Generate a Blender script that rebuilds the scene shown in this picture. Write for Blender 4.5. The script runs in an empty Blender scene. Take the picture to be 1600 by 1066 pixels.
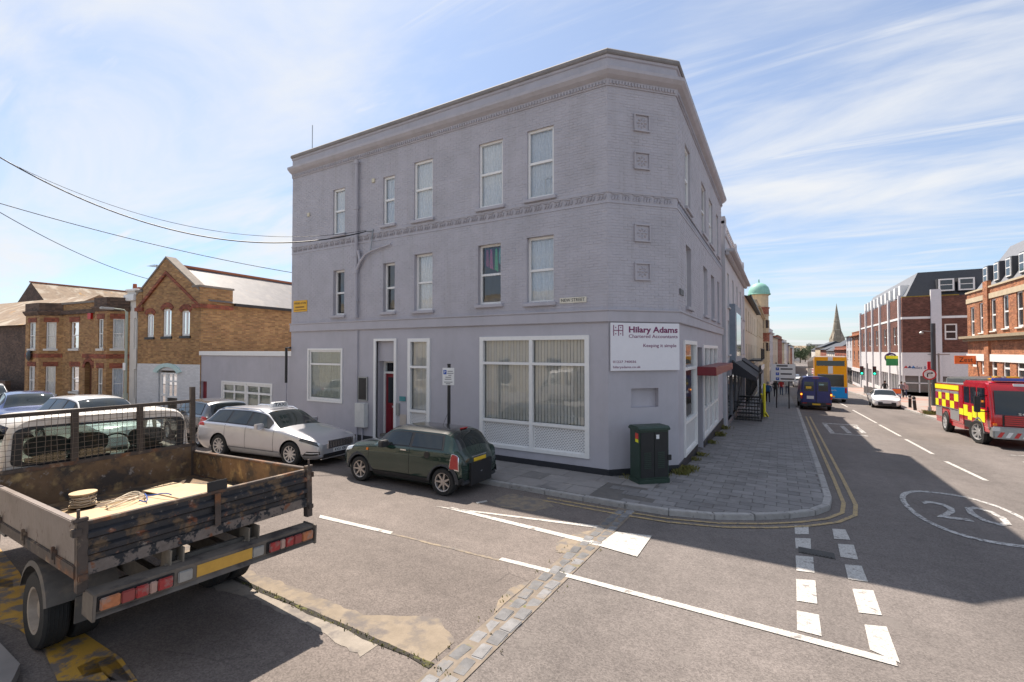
import bpy, bmesh, math, random
from mathutils import Vector, Matrix
R = math.radians
rnd = random.Random(7)
scene = bpy.context.scene
col = scene.collection
# ------------------------------------------------------------------ camera
TH, PIT, FPX, HC, SL = 0.526, 0.0201, 718.2, 2.8, 0.036
cam = bpy.data.cameras.new('camera'); camo = bpy.data.objects.new('camera', cam); col.objects.link(camo)
camo.location = (0, 0, HC); camo.rotation_euler = (R(90) + PIT, 0, TH)
cam.sensor_width = 36; cam.lens = FPX / 1600 * 36; cam.clip_start = .05; cam.clip_end = 3000
scene.camera = camo
# ------------------------------------------------------------------ light
SUN = Vector((-5.92, 3.46, 11.09)).normalized()
SUN_EL = math.asin(SUN.z); SUN_AZ = math.atan2(SUN.x, SUN.y)
sl = bpy.data.lights.new('sun', 'SUN'); sl.energy = 4.0; sl.angle = R(.5); sl.color = (1, .90, .79)
so = bpy.data.objects.new('sun', sl); col.objects.link(so); so.rotation_euler = (-SUN).to_track_quat('-Z', 'Y').to_euler()
w = bpy.data.worlds.new('World'); scene.world = w; w.use_nodes = True
nt = w.node_tree; N = nt.nodes; Lk = nt.links
bg = N['Background']; bg.inputs['Strength'].default_value = .09
sky = N.new('ShaderNodeTexSky'); sky.sky_type = 'NISHITA'; sky.sun_disc = False
sky.sun_elevation = SUN_EL; sky.sun_rotation = SUN_AZ; sky.dust_density = .7; sky.air_density = 1.0; sky.ozone_density = 1.6
def wn(t, **k):
    n = N.new(t)
    for a, b in k.items(): setattr(n, a, b)
    return n
tc = wn('ShaderNodeTexCoord'); sp = wn('ShaderNodeSeparateXYZ'); Lk.new(tc.outputs['Generated'], sp.inputs[0])
az = wn('ShaderNodeMath', operation='ADD'); az.inputs[1].default_value = .12; Lk.new(sp.outputs[2], az.inputs[0])
mx = wn('ShaderNodeMath', operation='MAXIMUM'); mx.inputs[1].default_value = .05; Lk.new(az.outputs[0], mx.inputs[0])
dx = wn('ShaderNodeMath', operation='DIVIDE'); Lk.new(sp.outputs[0], dx.inputs[0]); Lk.new(mx.outputs[0], dx.inputs[1])
dy = wn('ShaderNodeMath', operation='DIVIDE'); Lk.new(sp.outputs[1], dy.inputs[0]); Lk.new(mx.outputs[0], dy.inputs[1])
cb = wn('ShaderNodeCombineXYZ'); Lk.new(dx.outputs[0], cb.inputs[0]); Lk.new(dy.outputs[0], cb.inputs[1])
def cloud(rot, scale, sc, lo, hi, dist):
    mp = wn('ShaderNodeMapping'); mp.inputs['Rotation'].default_value = (0, 0, R(rot)); mp.inputs['Scale'].default_value = scale
    Lk.new(cb.outputs[0], mp.inputs[0])
    nz = wn('ShaderNodeTexNoise'); nz.inputs['Scale'].default_value = sc; nz.inputs['Detail'].default_value = 9
    nz.inputs['Roughness'].default_value = .58; nz.inputs['Distortion'].default_value = dist
    Lk.new(mp.outputs[0], nz.inputs[0])
    rp = wn('ShaderNodeMapRange'); rp.inputs[1].default_value = lo; rp.inputs[2].default_value = hi; rp.interpolation_type = 'SMOOTHSTEP'
    Lk.new(nz.outputs[0], rp.inputs[0]); return rp.outputs[0]
c1 = cloud(28, (.5, 1.5, 1), 1.05, .40, .72, .5)
c2 = cloud(60, (.35, 2.2, 1), 2.3, .44, .80, .9)
ad = wn('ShaderNodeMath', operation='MAXIMUM'); Lk.new(c1, ad.inputs[0]); Lk.new(c2, ad.inputs[1])
ml = wn('ShaderNodeMath', operation='MULTIPLY_ADD'); ml.inputs[1].default_value = .72; ml.inputs[2].default_value = .26; Lk.new(ad.outputs[0], ml.inputs[0])
cm = wn('ShaderNodeMix', data_type='RGBA'); Lk.new(ml.outputs[0], cm.inputs[0]); tn = wn('ShaderNodeMix', data_type='RGBA', blend_type='MULTIPLY'); tn.inputs[0].default_value = 1; tn.inputs[7].default_value = (.62, .74, .86, 1); Lk.new(sky.outputs[0], tn.inputs[6]); Lk.new(tn.outputs[2], cm.inputs[6]); cm.inputs[7].default_value = (4.5, 4.6, 4.75, 1)
Lk.new(cm.outputs[2], bg.inputs['Color'])
vs = scene.view_settings; vs.view_transform = 'Standard'; vs.look = 'None'; vs.exposure = 1.14; vs.gamma = 1
# ------------------------------------------------------------------ pixel helpers (a pixel gives a direction, the surface it touches gives the distance)
def ray(px, py):
    a = (px - 800) / FPX; b = (533 - py) / FPX
    d = math.cos(PIT) - b * math.sin(PIT); u = math.sin(PIT) + b * math.cos(PIT)
    return Vector((-d * math.sin(TH) + a * math.cos(TH), d * math.cos(TH) + a * math.sin(TH), u))
def gz(y):                                    # road surface height
    y = max(y, -25)
    if y < 95: return -.1 - SL * y
    t = min(y, 150) - 95
    return -.1 - SL * (95 + t - t * t / 110)
def gnd(px, py, dz=0.):
    r = ray(px, py); t = (HC + .1 - dz) / (-r.z - SL * r.y); p = r * t; p.z += HC; return p
def atY(px, py, Y): r = ray(px, py); p = r * (Y / r.y); p.z += HC; return p
def atX(px, py, X): r = ray(px, py); p = r * (X / r.x); p.z += HC; return p
# ------------------------------------------------------------------ materials
MATS = {}
def newmat(name):
    m = bpy.data.materials.new(name); m.use_nodes = True; MATS[name] = m
    return m, m.node_tree.nodes, m.node_tree.links, m.node_tree.nodes['Principled BSDF']
def coords(n, l, kind):
    if kind == 'world': return n.new('ShaderNodeNewGeometry').outputs['Position']
    return n.new('ShaderNodeTexCoord').outputs['Object']
def mat(name, c, rough=.6, metal=0, var=.12, vs_=6, bump=0, bs=40, kind='object', spec=.5, coat=0, spots=None, emit=0, rand=0, streak=None):
    """plain procedural surface: base colour with noise variation, fine bump, optional spots (colour, scale, lo, hi)"""
    if name in MATS: return MATS[name]
    m, n, l, b = newmat(name)
    v = coords(n, l, kind)
    nz = n.new('ShaderNodeTexNoise'); nz.inputs['Scale'].default_value = vs_; nz.inputs['Detail'].default_value = 6; nz.inputs['Roughness'].default_value = .65
    l.new(v, nz.inputs[0])
    mr = n.new('ShaderNodeMapRange'); mr.inputs[1].default_value = .25; mr.inputs[2].default_value = .75; mr.inputs[3].default_value = 1 - var; mr.inputs[4].default_value = 1 + var
    l.new(nz.outputs[0], mr.inputs[0])
    mm = n.new('ShaderNodeVectorMath'); mm.operation = 'SCALE'; mm.inputs[0].default_value = c[:3]; l.new(mr.outputs[0], mm.inputs['Scale'])
    out = mm.outputs[0]
    for (sc, scl, lo, hi) in (spots or []):
        n2 = n.new('ShaderNodeTexNoise'); n2.inputs['Scale'].default_value = scl; n2.inputs['Detail'].default_value = 8; n2.inputs['Roughness'].default_value = .62
        l.new(v, n2.inputs[0])
        r2 = n.new('ShaderNodeMapRange'); r2.inputs[1].default_value = lo; r2.inputs[2].default_value = hi; l.new(n2.outputs[0], r2.inputs[0])
        mi = n.new('ShaderNodeMix'); mi.data_type = 'RGBA'; l.new(r2.outputs[0], mi.inputs[0]); l.new(out, mi.inputs[6]); mi.inputs[7].default_value = (*sc, 1)
        out = mi.outputs[2]
    if streak:                                 # rain streaks and grime running down the wall
        mp = n.new('ShaderNodeMapping'); mp.inputs['Scale'].default_value = (1.6, 1.6, .2); l.new(v, mp.inputs[0])
        n4 = n.new('ShaderNodeTexNoise'); n4.inputs['Scale'].default_value = 1.6; n4.inputs['Detail'].default_value = 7; n4.inputs['Roughness'].default_value = .7; l.new(mp.outputs[0], n4.inputs[0])
        r4 = n.new('ShaderNodeMapRange'); r4.inputs[1].default_value = .5; r4.inputs[2].default_value = .78; r4.inputs[4].default_value = streak[1]; l.new(n4.outputs[0], r4.inputs[0])
        m4 = n.new('ShaderNodeMix'); m4.data_type = 'RGBA'; l.new(r4.outputs[0], m4.inputs[0]); l.new(out, m4.inputs[6]); m4.inputs[7].default_value = (*streak[0], 1); out = m4.outputs[2]
    if rand:                                   # each piece a slightly different tone
        oi = n.new('ShaderNodeObjectInfo'); r5 = n.new('ShaderNodeMapRange'); r5.inputs[3].default_value = 1 - rand; r5.inputs[4].default_value = 1 + rand; l.new(oi.outputs['Random'], r5.inputs[0])
        s5 = n.new('ShaderNodeVectorMath'); s5.operation = 'SCALE'; l.new(out, s5.inputs[0]); l.new(r5.outputs[0], s5.inputs['Scale']); out = s5.outputs[0]
    l.new(out, b.inputs['Base Color'])
    b.inputs['Roughness'].default_value = rough; b.inputs['Metallic'].default_value = metal; b.inputs['Specular IOR Level'].default_value = spec
    if coat: b.inputs['Coat Weight'].default_value = coat; b.inputs['Coat Roughness'].default_value = .04
    if emit: l.new(out, b.inputs['Emission Color']); b.inputs['Emission Strength'].default_value = emit
    if bump:
        n3 = n.new('ShaderNodeTexNoise'); n3.inputs['Scale'].default_value = bs; n3.inputs['Detail'].default_value = 5; l.new(v, n3.inputs[0])
        bp = n.new('ShaderNodeBump'); bp.inputs['Strength'].default_value = bump; bp.inputs['Distance'].default_value = .01; l.new(n3.outputs[0], bp.inputs['Height']); l.new(bp.outputs[0], b.inputs['Normal'])
    return m
def brickmat(name, c1, c2, mortar, ang=0, bw=.225, bh=.075, tone=.3, rough=.85):
    """brickwork on walls turned by ang (degrees): u = x' + y', v = z"""
    if name in MATS: return MATS[name]
    m, n, l, b = newmat(name)
    g = n.new('ShaderNodeNewGeometry'); mp = n.new('ShaderNodeMapping'); mp.inputs['Rotation'].default_value = (0, 0, R(-ang)); l.new(g.outputs['Position'], mp.inputs[0])
    s = n.new('ShaderNodeSeparateXYZ'); l.new(mp.outputs[0], s.inputs[0])
    a = n.new('ShaderNodeMath'); a.operation = 'ADD'; l.new(s.outputs[0], a.inputs[0]); l.new(s.outputs[1], a.inputs[1])
    cbn = n.new('ShaderNodeCombineXYZ'); l.new(a.outputs[0], cbn.inputs[0]); l.new(s.outputs[2], cbn.inputs[1])
    bt = n.new('ShaderNodeTexBrick'); bt.inputs['Color1'].default_value = (*c1, 1); bt.inputs['Color2'].default_value = (*c2, 1); bt.inputs['Mortar'].default_value = (*mortar, 1)
    bt.inputs['Scale'].default_value = 1; bt.inputs['Brick Width'].default_value = bw; bt.inputs['Row Height'].default_value = bh; bt.inputs['Mortar Size'].default_value = .006; bt.inputs['Bias'].default_value = -.1
    l.new(cbn.outputs[0], bt.inputs[0])
    nz = n.new('ShaderNodeTexNoise'); nz.inputs['Scale'].default_value = 1.3; nz.inputs['Detail'].default_value = 7; l.new(g.outputs['Position'], nz.inputs[0])
    mr = n.new('ShaderNodeMapRange'); mr.inputs[1].default_value = .3; mr.inputs[2].default_value = .7; mr.inputs[3].default_value = 1 - tone * .9; mr.inputs[4].default_value = 1 + tone * .6; l.new(nz.outputs[0], mr.inputs[0])
    # individual brick tone
    ws = n.new('ShaderNodeVectorMath'); ws.operation = 'DIVIDE'; ws.inputs[1].default_value = (bw, bh, 1); l.new(cbn.outputs[0], ws.inputs[0])
    fl = n.new('ShaderNodeVectorMath'); fl.operation = 'FLOOR'; l.new(ws.outputs[0], fl.inputs[0])
    wh = n.new('ShaderNodeTexWhiteNoise'); l.new(fl.outputs[0], wh.inputs[0])
    m2 = n.new('ShaderNodeMapRange'); m2.inputs[3].default_value = 1 - tone * 1.2; m2.inputs[4].default_value = 1 + tone * .8; l.new(wh.outputs[0], m2.inputs[0])
    mu = n.new('ShaderNodeMath'); mu.operation = 'MULTIPLY'; l.new(mr.outputs[0], mu.inputs[0]); l.new(m2.outputs[0], mu.inputs[1])
    sc = n.new('ShaderNodeVectorMath'); sc.operation = 'SCALE'; l.new(bt.outputs[0], sc.inputs[0]); l.new(mu.outputs[0], sc.inputs['Scale'])
    l.new(sc.outputs[0], b.inputs['Base Color']); b.inputs['Roughness'].default_value = rough
    bp = n.new('ShaderNodeBump'); bp.inputs['Strength'].default_value = .5; bp.inputs['Distance'].default_value = .01; bp.invert = True
    l.new(bt.outputs['Fac'], bp.inputs['Height']); l.new(bp.outputs[0], b.inputs['Normal'])
    return m
def glassmat(name, tint=(.55, .6, .6), ior=1.52, extra=.06):
    m, n, l, b = newmat(name); n.remove(b)
    tr = n.new('ShaderNodeBsdfTransparent'); tr.inputs[0].default_value = (*tint, 1)
    gl = n.new('ShaderNodeBsdfGlossy'); gl.inputs['Roughness'].default_value = .015; gl.inputs['Color'].default_value = (.95, .97, 1, 1)
    fr = n.new('ShaderNodeFresnel'); fr.inputs[0].default_value = ior
    a = n.new('ShaderNodeMath'); a.operation = 'ADD'; a.inputs[1].default_value = extra; a.use_clamp = True; l.new(fr.outputs[0], a.inputs[0])
    # uneven old panes: gentle waviness
    nz = n.new('ShaderNodeTexNoise'); nz.inputs['Scale'].default_value = 2.2; l.new(n.new('ShaderNodeNewGeometry').outputs['Position'], nz.inputs[0])
    bp = n.new('ShaderNodeBump'); bp.inputs['Strength'].default_value = .05; bp.inputs['Distance'].default_value = .05; l.new(nz.outputs[0], bp.inputs['Height']); l.new(bp.outputs[0], gl.inputs['Normal'])
    mi = n.new('ShaderNodeMixShader'); l.new(a.outputs[0], mi.inputs[0]); l.new(tr.outputs[0], mi.inputs[1]); l.new(gl.outputs[0], mi.inputs[2])
    l.new(mi.outputs[0], n['Material Output'].inputs[0]); return m
GLASS = glassmat('window_glass', (.95, .97, .97), 1.5, .06)
CABGLASS = glassmat('cab_glass', (.62, .72, .68), 1.45, .03)
DGLASS = mat('dark_window', (.025, .03, .036), .05, var=.3, vs_=.7, kind='world', spec=.8)
CARGLASS = mat('car_glass', (.012, .017, .018), .03, var=.2, spec=.75)
WHITE = mat('white_frame', (.78, .77, .75), .4, var=.05, vs_=9)
GREYW = mat('grey_render', (.435, .42, .455), .72, var=.06, vs_=1.2, bump=.12, bs=60, kind='world', spots=[((.38, .366, .395), 1.1, .5, .8)], streak=((.30, .28, .28), .22))
GREYB = mat('grey_painted_brick', (.43, .415, .45), .66, var=.08, vs_=2.5, bump=.25, bs=90, kind='world', spots=[((.48, .465, .50), 9, .58, .8), ((.37, .357, .385), .7, .5, .75)], streak=((.27, .25, .25), .38))
PLINTH = mat('black_plinth', (.022, .023, .028), .6, var=.25, vs_=5, kind='world')
BLACK = mat('black_paint', (.014, .014, .016), .45, var=.2)
RUBBER = mat('tyre_rubber', (.018, .018, .018), .85, var=.3, vs_=30, bump=.2, bs=120)
CHROME = mat('chrome', (.75, .75, .76), .18, 1, var=.04)
ALLOY = mat('alloy_rim', (.55, .55, .56), .32, .85, var=.08)
DPLAST = mat('dark_plastic', (.03, .031, .034), .6, var=.2, bump=.1, bs=200)
REDL = mat('red_lens', (.45, .012, .012), .12, var=.12, vs_=40, spec=.7)
AMBL = mat('amber_lens', (.75, .2, .02), .15, var=.1)
CLRL = mat('clear_lens', (.62, .65, .68), .1, .3, var=.25, vs_=30)
YPLATE = mat('yellow_plate', (.78, .5, .03), .45, var=.06)
WPLATE = mat('white_plate', (.74, .74, .73), .45, var=.05)
STEEL = mat('galvanised_steel', (.33, .34, .34), .45, .6, var=.15, vs_=12)
def lace(name, c=(.88, .88, .88)): return mat(name, c, .9, var=.12, vs_=14, bump=.4, bs=18, spec=.2)
CURT = lace('net_curtain'); CURT2 = lace('pale_blue_curtain', (.78, .80, .83))
# ------------------------------------------------------------------ mesh helpers
def smooth_by_angle(me, deg=38):
    bm = bmesh.new(); bm.from_mesh(me); c = math.radians(deg)
    for f in bm.faces: f.smooth = True
    for e in bm.edges:
        if len(e.link_faces) == 2 and e.calc_face_angle(0) > c: e.smooth = False
    bm.to_mesh(me); bm.free()
class MB:
    """collects shapes; build() links them as ONE mesh object"""
    def __init__(s): s.v = []; s.f = []; s.m = []
    def add(s, vs_, fs, mi=0):
        o = len(s.v); s.v += [tuple(p) for p in vs_]; s.f += [tuple(i + o for i in f) for f in fs]; s.m += [mi] * len(fs); return s
    def box(s, x0, x1, y0, y1, z0, z1, mi=0, T=None):
        x0, x1 = sorted((x0, x1)); y0, y1 = sorted((y0, y1)); z0, z1 = sorted((z0, z1))
        v = [Vector((x, y, z)) for z in (z0, z1) for y in (y0, y1) for x in (x0, x1)]
        if T: v = [T @ p for p in v]
        return s.add(v, [(0, 2, 3, 1), (4, 5, 7, 6), (0, 1, 5, 4), (2, 6, 7, 3), (0, 4, 6, 2), (1, 3, 7, 5)], mi)
    def bar(s, a, b, w, h=None, mi=0):
        a = Vector(a); b = Vector(b); h = h or w; d = (b - a).normalized()
        up = Vector((0, 0, 1)) if abs(d.z) < .95 else Vector((1, 0, 0))
        sx = d.cross(up).normalized() * w / 2; sy = sx.cross(d).normalized() * h / 2
        v = [a - sx - sy, a + sx - sy, a + sx + sy, a - sx + sy, b - sx - sy, b + sx - sy, b + sx + sy, b - sx + sy]
        return s.add(v, [(3, 2, 1, 0), (4, 5, 6, 7), (0, 1, 5, 4), (1, 2, 6, 5), (2, 3, 7, 6), (3, 0, 4, 7)], mi)
    def tube(s, pts, r, n=8, mi=0, r2=None):
        pts = [Vector(p) for p in pts]; rings = []; prev = None
        for i, p in enumerate(pts):
            d = (pts[min(i + 1, len(pts) - 1)] - pts[max(i - 1, 0)]).normalized()
            if prev is None: a = d.orthogonal().normalized()
            else: a = (prev - d * prev.dot(d)).normalized()
            prev = a; b = d.cross(a)
            rr = r if r2 is None else r + (r2 - r) * i / (len(pts) - 1)
            rings.append([p + (a * math.cos(t) + b * math.sin(t)) * rr for t in [2 * math.pi * k / n for k in range(n)]])
        o = [q for g in rings for q in g]; f = []
        for i in range(len(rings) - 1):
            for k in range(n): f.append((i * n + k, i * n + (k + 1) % n, (i + 1) * n + (k + 1) % n, (i + 1) * n + k))
        f.append(tuple(range(n))[::-1]); f.append(tuple((len(rings) - 1) * n + k for k in range(n)))
        return s.add(o, f, mi)
    def cyl(s, a, b, r, n=16, mi=0, r2=None): return s.tube([a, b], r, n, mi, r2)
    def lathe(s, prof, n=24, axis='z', c=(0, 0, 0), mi=0, closed=False, arc=None):
        v = []; f = []; k = len(prof)
        for i in range(n):
            t = 2 * math.pi * i / n; cs, sn = math.cos(t), math.sin(t)
            for (r, h) in prof:
                p = (r * cs, r * sn, h) if axis == 'z' else ((r * cs, h, r * sn) if axis == 'y' else (h, r * cs, r * sn))
                v.append((p[0] + c[0], p[1] + c[1], p[2] + c[2]))
        for i in range(n):
            j = (i + 1) % n
            for q in range(k - 1 + (1 if closed else 0)): f.append((i * k + q, j * k + q, j * k + (q + 1) % k, i * k + (q + 1) % k))
        return s.add(v, f, mi)
    def prism(s, poly, z0, z1, mi=0, T=None):
        """poly (x,y) counter-clockwise, z0/z1 numbers or callables of (x,y)"""
        g = lambda z, p: z(p[0], p[1]) if callable(z) else z
        n = len(poly); v = [Vector((p[0], p[1], g(z0, p))) for p in poly] + [Vector((p[0], p[1], g(z1, p))) for p in poly]
        if T: v = [T @ p for p in v]
        return s.add(v, [tuple(range(n))[::-1], tuple(range(n, 2 * n))] + [(i, (i + 1) % n, n + (i + 1) % n, n + i) for i in range(n)], mi)
    def extr(s, poly, axis, a, b, mi=0, T=None):
        """poly in the two other axes, extruded along axis from a to b"""
        def mk(p, t): return Vector((t, p[0], p[1])) if axis == 'x' else (Vector((p[0], t, p[1])) if axis == 'y' else Vector((p[0], p[1], t)))
        n = len(poly); v = [mk(p, a) for p in poly] + [mk(p, b) for p in poly]
        if T: v = [T @ p for p in v]
        return s.add(v, [tuple(range(n))[::-1], tuple(range(n, 2 * n))] + [(i, (i + 1) % n, n + (i + 1) % n, n + i) for i in range(n)], mi)
    def quad(s, a, b, c, d, mi=0): return s.add([a, b, c, d], [(0, 1, 2, 3)], mi)
    def build(s, name, mats, parent=None, smooth=0, bevel=0, recalc=True):
        me = bpy.data.meshes.new(name); me.from_pydata([tuple(p) for p in s.v], [], s.f)
        mats = mats if isinstance(mats, (list, tuple)) else [mats]
        for m in mats: me.materials.append(m)
        if len(mats) > 1: me.polygons.foreach_set('material_index', s.m)
        if recalc or bevel:
            bm = bmesh.new(); bm.from_mesh(me); bmesh.ops.recalc_face_normals(bm, faces=bm.faces)
            if bevel: bmesh.ops.bevel(bm, geom=[e for e in bm.edges if e.calc_face_angle(0) > .5], offset=bevel, segments=2, affect='EDGES', clamp_overlap=True)
            bm.to_mesh(me); bm.free()
        if smooth: smooth_by_angle(me, smooth)
        o = bpy.data.objects.new(name, me); col.objects.link(o)
        if parent: o.parent = parent
        return o
def tag(o, label=None, cat=None, group=None, kind=None):
    if label: o['label'] = label
    if cat: o['category'] = cat
    if group: o['group'] = group
    if kind: o['kind'] = kind
    return o
def thing(name, label, cat, loc=(0, 0, 0), rz=0, group=None):
    o = bpy.data.objects.new(name, None); o.empty_display_size = .2; col.objects.link(o); o.location = loc; o.rotation_euler = (0, 0, rz)
    return tag(o, label, cat, group)
def copy_tree(o, parent=None):
    c = o.copy(); col.objects.link(c); c.parent = parent
    for ch in list(o.children): copy_tree(ch, c)
    return c
def text(body, size, m, parent, M, name='lettering', ext=.003, align='CENTER', width=None, bold=0):
    cu = bpy.data.curves.new('lettering', 'FONT'); cu.body = body; cu.size = size; cu.align_x = align; cu.align_y = 'CENTER'; cu.extrude = ext; cu.resolution_u = 2; cu.offset = bold
    t = bpy.data.objects.new('tmp_text', cu); col.objects.link(t)
    bpy.context.view_layer.update()
    me = bpy.data.meshes.new_from_object(t.evaluated_get(bpy.context.evaluated_depsgraph_get())); bpy.data.objects.remove(t)
    if width:
        xs = [q.co.x for q in me.vertices]; k = width / max(1e-6, max(xs) - min(xs)); me.transform(Matrix.Diagonal((k, 1, 1, 1)))
    me.transform(M); me.materials.clear(); me.materials.append(m)
    o = bpy.data.objects.new(name, me); col.objects.link(o); o.parent = parent; return o
class Fr:
    """a wall plane: u along, z up, d outward"""
    def __init__(s, o, u, n): s.o = Vector((o[0], o[1], 0)); s.u = Vector((u[0], u[1], 0)).normalized(); s.n = Vector((n[0], n[1], 0)).normalized()
    def P(s, u, z, d=0): return s.o + s.u * u + s.n * d + Vector((0, 0, z))
    def box(s, mb, u0, u1, z0, z1, d0, d1, mi=0):
        v = [s.P(u, z, d) for z in (z0, z1) for d in (d0, d1) for u in (u0, u1)]
        return mb.add(v, [(0, 2, 3, 1), (4, 5, 7, 6), (0, 1, 5, 4), (2, 6, 7, 3), (0, 4, 6, 2), (1, 3, 7, 5)], mi)
    def M(s, u, z, d=0):                       # matrix for text lying on the wall
        m = Matrix.Identity(4); p = s.P(u, z, d)
        t = s.u if s.u.cross(Vector((0, 0, 1))).dot(s.n) > 0 else -s.u
        for i in range(3): m[i][0] = t[i]; m[i][1] = (0, 0, 1)[i]; m[i][2] = s.n[i]; m[i][3] = p[i]
        return m
def wall(mb, fr, u0, u1, z0, z1, ops, rev=.2, mi=0, zf=None):
    """wall sheet with rectangular openings (u0,u1,z0,z1) and their reveals"""
    us = sorted({u0, u1, *[min(max(q, u0), u1) for o in ops for q in o[:2]]}); zs = sorted({z0, z1, *[min(max(q, z0), z1) for o in ops for q in o[2:4]]})
    for i in range(len(us) - 1):
        for j in range(len(zs) - 1):
            cu, cz = (us[i] + us[i + 1]) / 2, (zs[j] + zs[j + 1]) / 2
            if any(o[0] < cu < o[1] and o[2] < cz < o[3] for o in ops): continue
            mb.quad(fr.P(us[i], zs[j]), fr.P(us[i + 1], zs[j]), fr.P(us[i + 1], zs[j + 1]), fr.P(us[i], zs[j + 1]), mi)
    for o in ops:
        r = o[4] if len(o) > 4 else rev
        a, b, c, d = o[:4]
        for (p, q, s_, t) in (((a, c), (b, c), (b, c), (a, c)), ((a, d), (b, d), (b, d), (a, d)), ((a, c), (a, d), (a, d), (a, c)), ((b, c), (b, d), (b, d), (b, c))):
            mb.quad(fr.P(*p, 0), fr.P(*q, 0), fr.P(*s_, -r), fr.P(*t, -r), mi)
def window(fr, parent, u0, u1, z0, z1, rec=.12, fw=.055, split=.5, mull=0, sill=None, curtain=None, glass=None, frame=None, sash=True, name='window', ch=.0):
    """window > pane, sill, curtain : frame mesh set back by rec in its opening"""
    mb = MB(); d0, d1 = -rec - .04, -rec + .03
    for (a, b, c, d) in ((u0, u0 + fw, z0, z1), (u1 - fw, u1, z0, z1), (u0 + fw, u1 - fw, z1 - fw, z1), (u0 + fw, u1 - fw, z0, z0 + fw * 1.2)): fr.box(mb, a, b, c, d, d0, d1)
    if split:
        zm = z0 + (z1 - z0) * split; fr.box(mb, u0 + fw, u1 - fw, zm - fw * .5, zm + fw * .5, d0 + .005, d1 - (.005 if sash else -.004))
    for k in range(mull):
        um = u0 + (u1 - u0) * (k + 1) / (mull + 1); fr.box(mb, um - fw * .5, um + fw * .5, z0 + fw, z1 - fw, d0 + .008, d1 - .008)
    w_ = mb.build(name, frame or WHITE, parent)
    zz = [z0 + fw] + ([z0 + (z1 - z0) * split] if split else []) + [z1 - fw]
    for k in range(len(zz) - 1):
        p = MB(); dd = -rec - .008 - (.012 if (sash and k == 0) else 0)
        p.quad(fr.P(u0 + fw * .6, zz[k], dd), fr.P(u1 - fw * .6, zz[k], dd), fr.P(u1 - fw * .6, zz[k + 1], dd), fr.P(u0 + fw * .6, zz[k + 1], dd))
        p.build('pane', glass or GLASS, w_, recalc=False)
    if sill is not None:
        s_ = MB(); fr.box(s_, u0 - .09, u1 + .09, z0 - .1, z0 - .005, -rec, .09); s_.build('sill', sill, w_, bevel=.012)
    if curtain:
        c = MB(); n = max(8, int((u1 - u0) * 28)); pr = None
        for i in range(n + 1):
            u = u0 + (u1 - u0) * i / n; dd = -rec - .07 + .014 * math.sin(i * 1.9 + u * 3) + .008 * math.sin(i * .7)
            q = (fr.P(u, z0 + .02, dd - .01), fr.P(u, z1, dd))
            if pr: c.quad(pr[0], q[0], q[1], pr[1])
            pr = q
        o = c.build('curtain', curtain, w_, recalc=False); smooth_by_angle(o.data, 80)
    return w_
def offset_path(path, d):
    """offset an open polyline to its right side by d with mitred corners"""
    out = []; n = len(path); seg = []
    for i in range(n - 1):
        t = (Vector(path[i + 1]) - Vector(path[i])).normalized(); seg.append(Vector((t.y, -t.x)))
    for i in range(n):
        a = seg[max(i - 1, 0)]; b = seg[min(i, n - 2)]; m = (a + b); m = m / max(1e-6, m.dot(a)) if m.length > 1e-6 else a
        out.append(Vector(path[i]) + m * d)
    return out
def sweep(mb, path, prof, mi=0):
    """profile [(d,z)...] swept along a wall path, closed section with end caps"""
    k = len(prof); n = len(path); rows = [offset_path(path, d) for d, z in prof]
    v = [Vector((rows[j][i].x, rows[j][i].y, prof[j][1])) for i in range(n) for j in range(k)]
    f = [(i * k + j, (i + 1) * k + j, (i + 1) * k + (j + 1) % k, i * k + (j + 1) % k) for i in range(n - 1) for j in range(k)]
    f += [tuple(range(k)), tuple((n - 1) * k + j for j in range(k))[::-1]]
    return mb.add(v, f, mi)
def bricks(mb, fr, u0, u1, z0, z1, ops, bw=.225, bh=.075, j=.009, d=.005):
    """real bricks proud of their joints, skipping or trimming at openings"""
    row = 0; z = z0
    while z < z1 - .03:
        zt = min(z + bh, z1); u = u0 - (bw / 2 if row % 2 else 0)
        cuts = [(o[0], o[1]) for o in ops if o[2] < (z + zt) / 2 < o[3]]
        while u < u1 - .005:
            a, b = max(u, u0) + j / 2, min(u + bw, u1) - j / 2
            for (p, q) in cuts:
                if p < a < q: a = q
                if p < b < q: b = p
            if b - a > .03:
                dd = d + rnd.uniform(-.0025, .0035); e = .004
                A = [fr.P(a, z + j / 2), fr.P(b, z + j / 2), fr.P(b, zt - j / 2), fr.P(a, zt - j / 2), fr.P(a + e, z + j / 2 + e, dd), fr.P(b - e, z + j / 2 + e, dd), fr.P(b - e, zt - j / 2 - e, dd), fr.P(a + e, zt - j / 2 - e, dd)]
                mb.add(A, [(4, 5, 6, 7), (0, 1, 5, 4), (1, 2, 6, 5), (2, 3, 7, 6), (3, 0, 4, 7)])
            u += bw
        z = zt; row += 1
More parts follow.
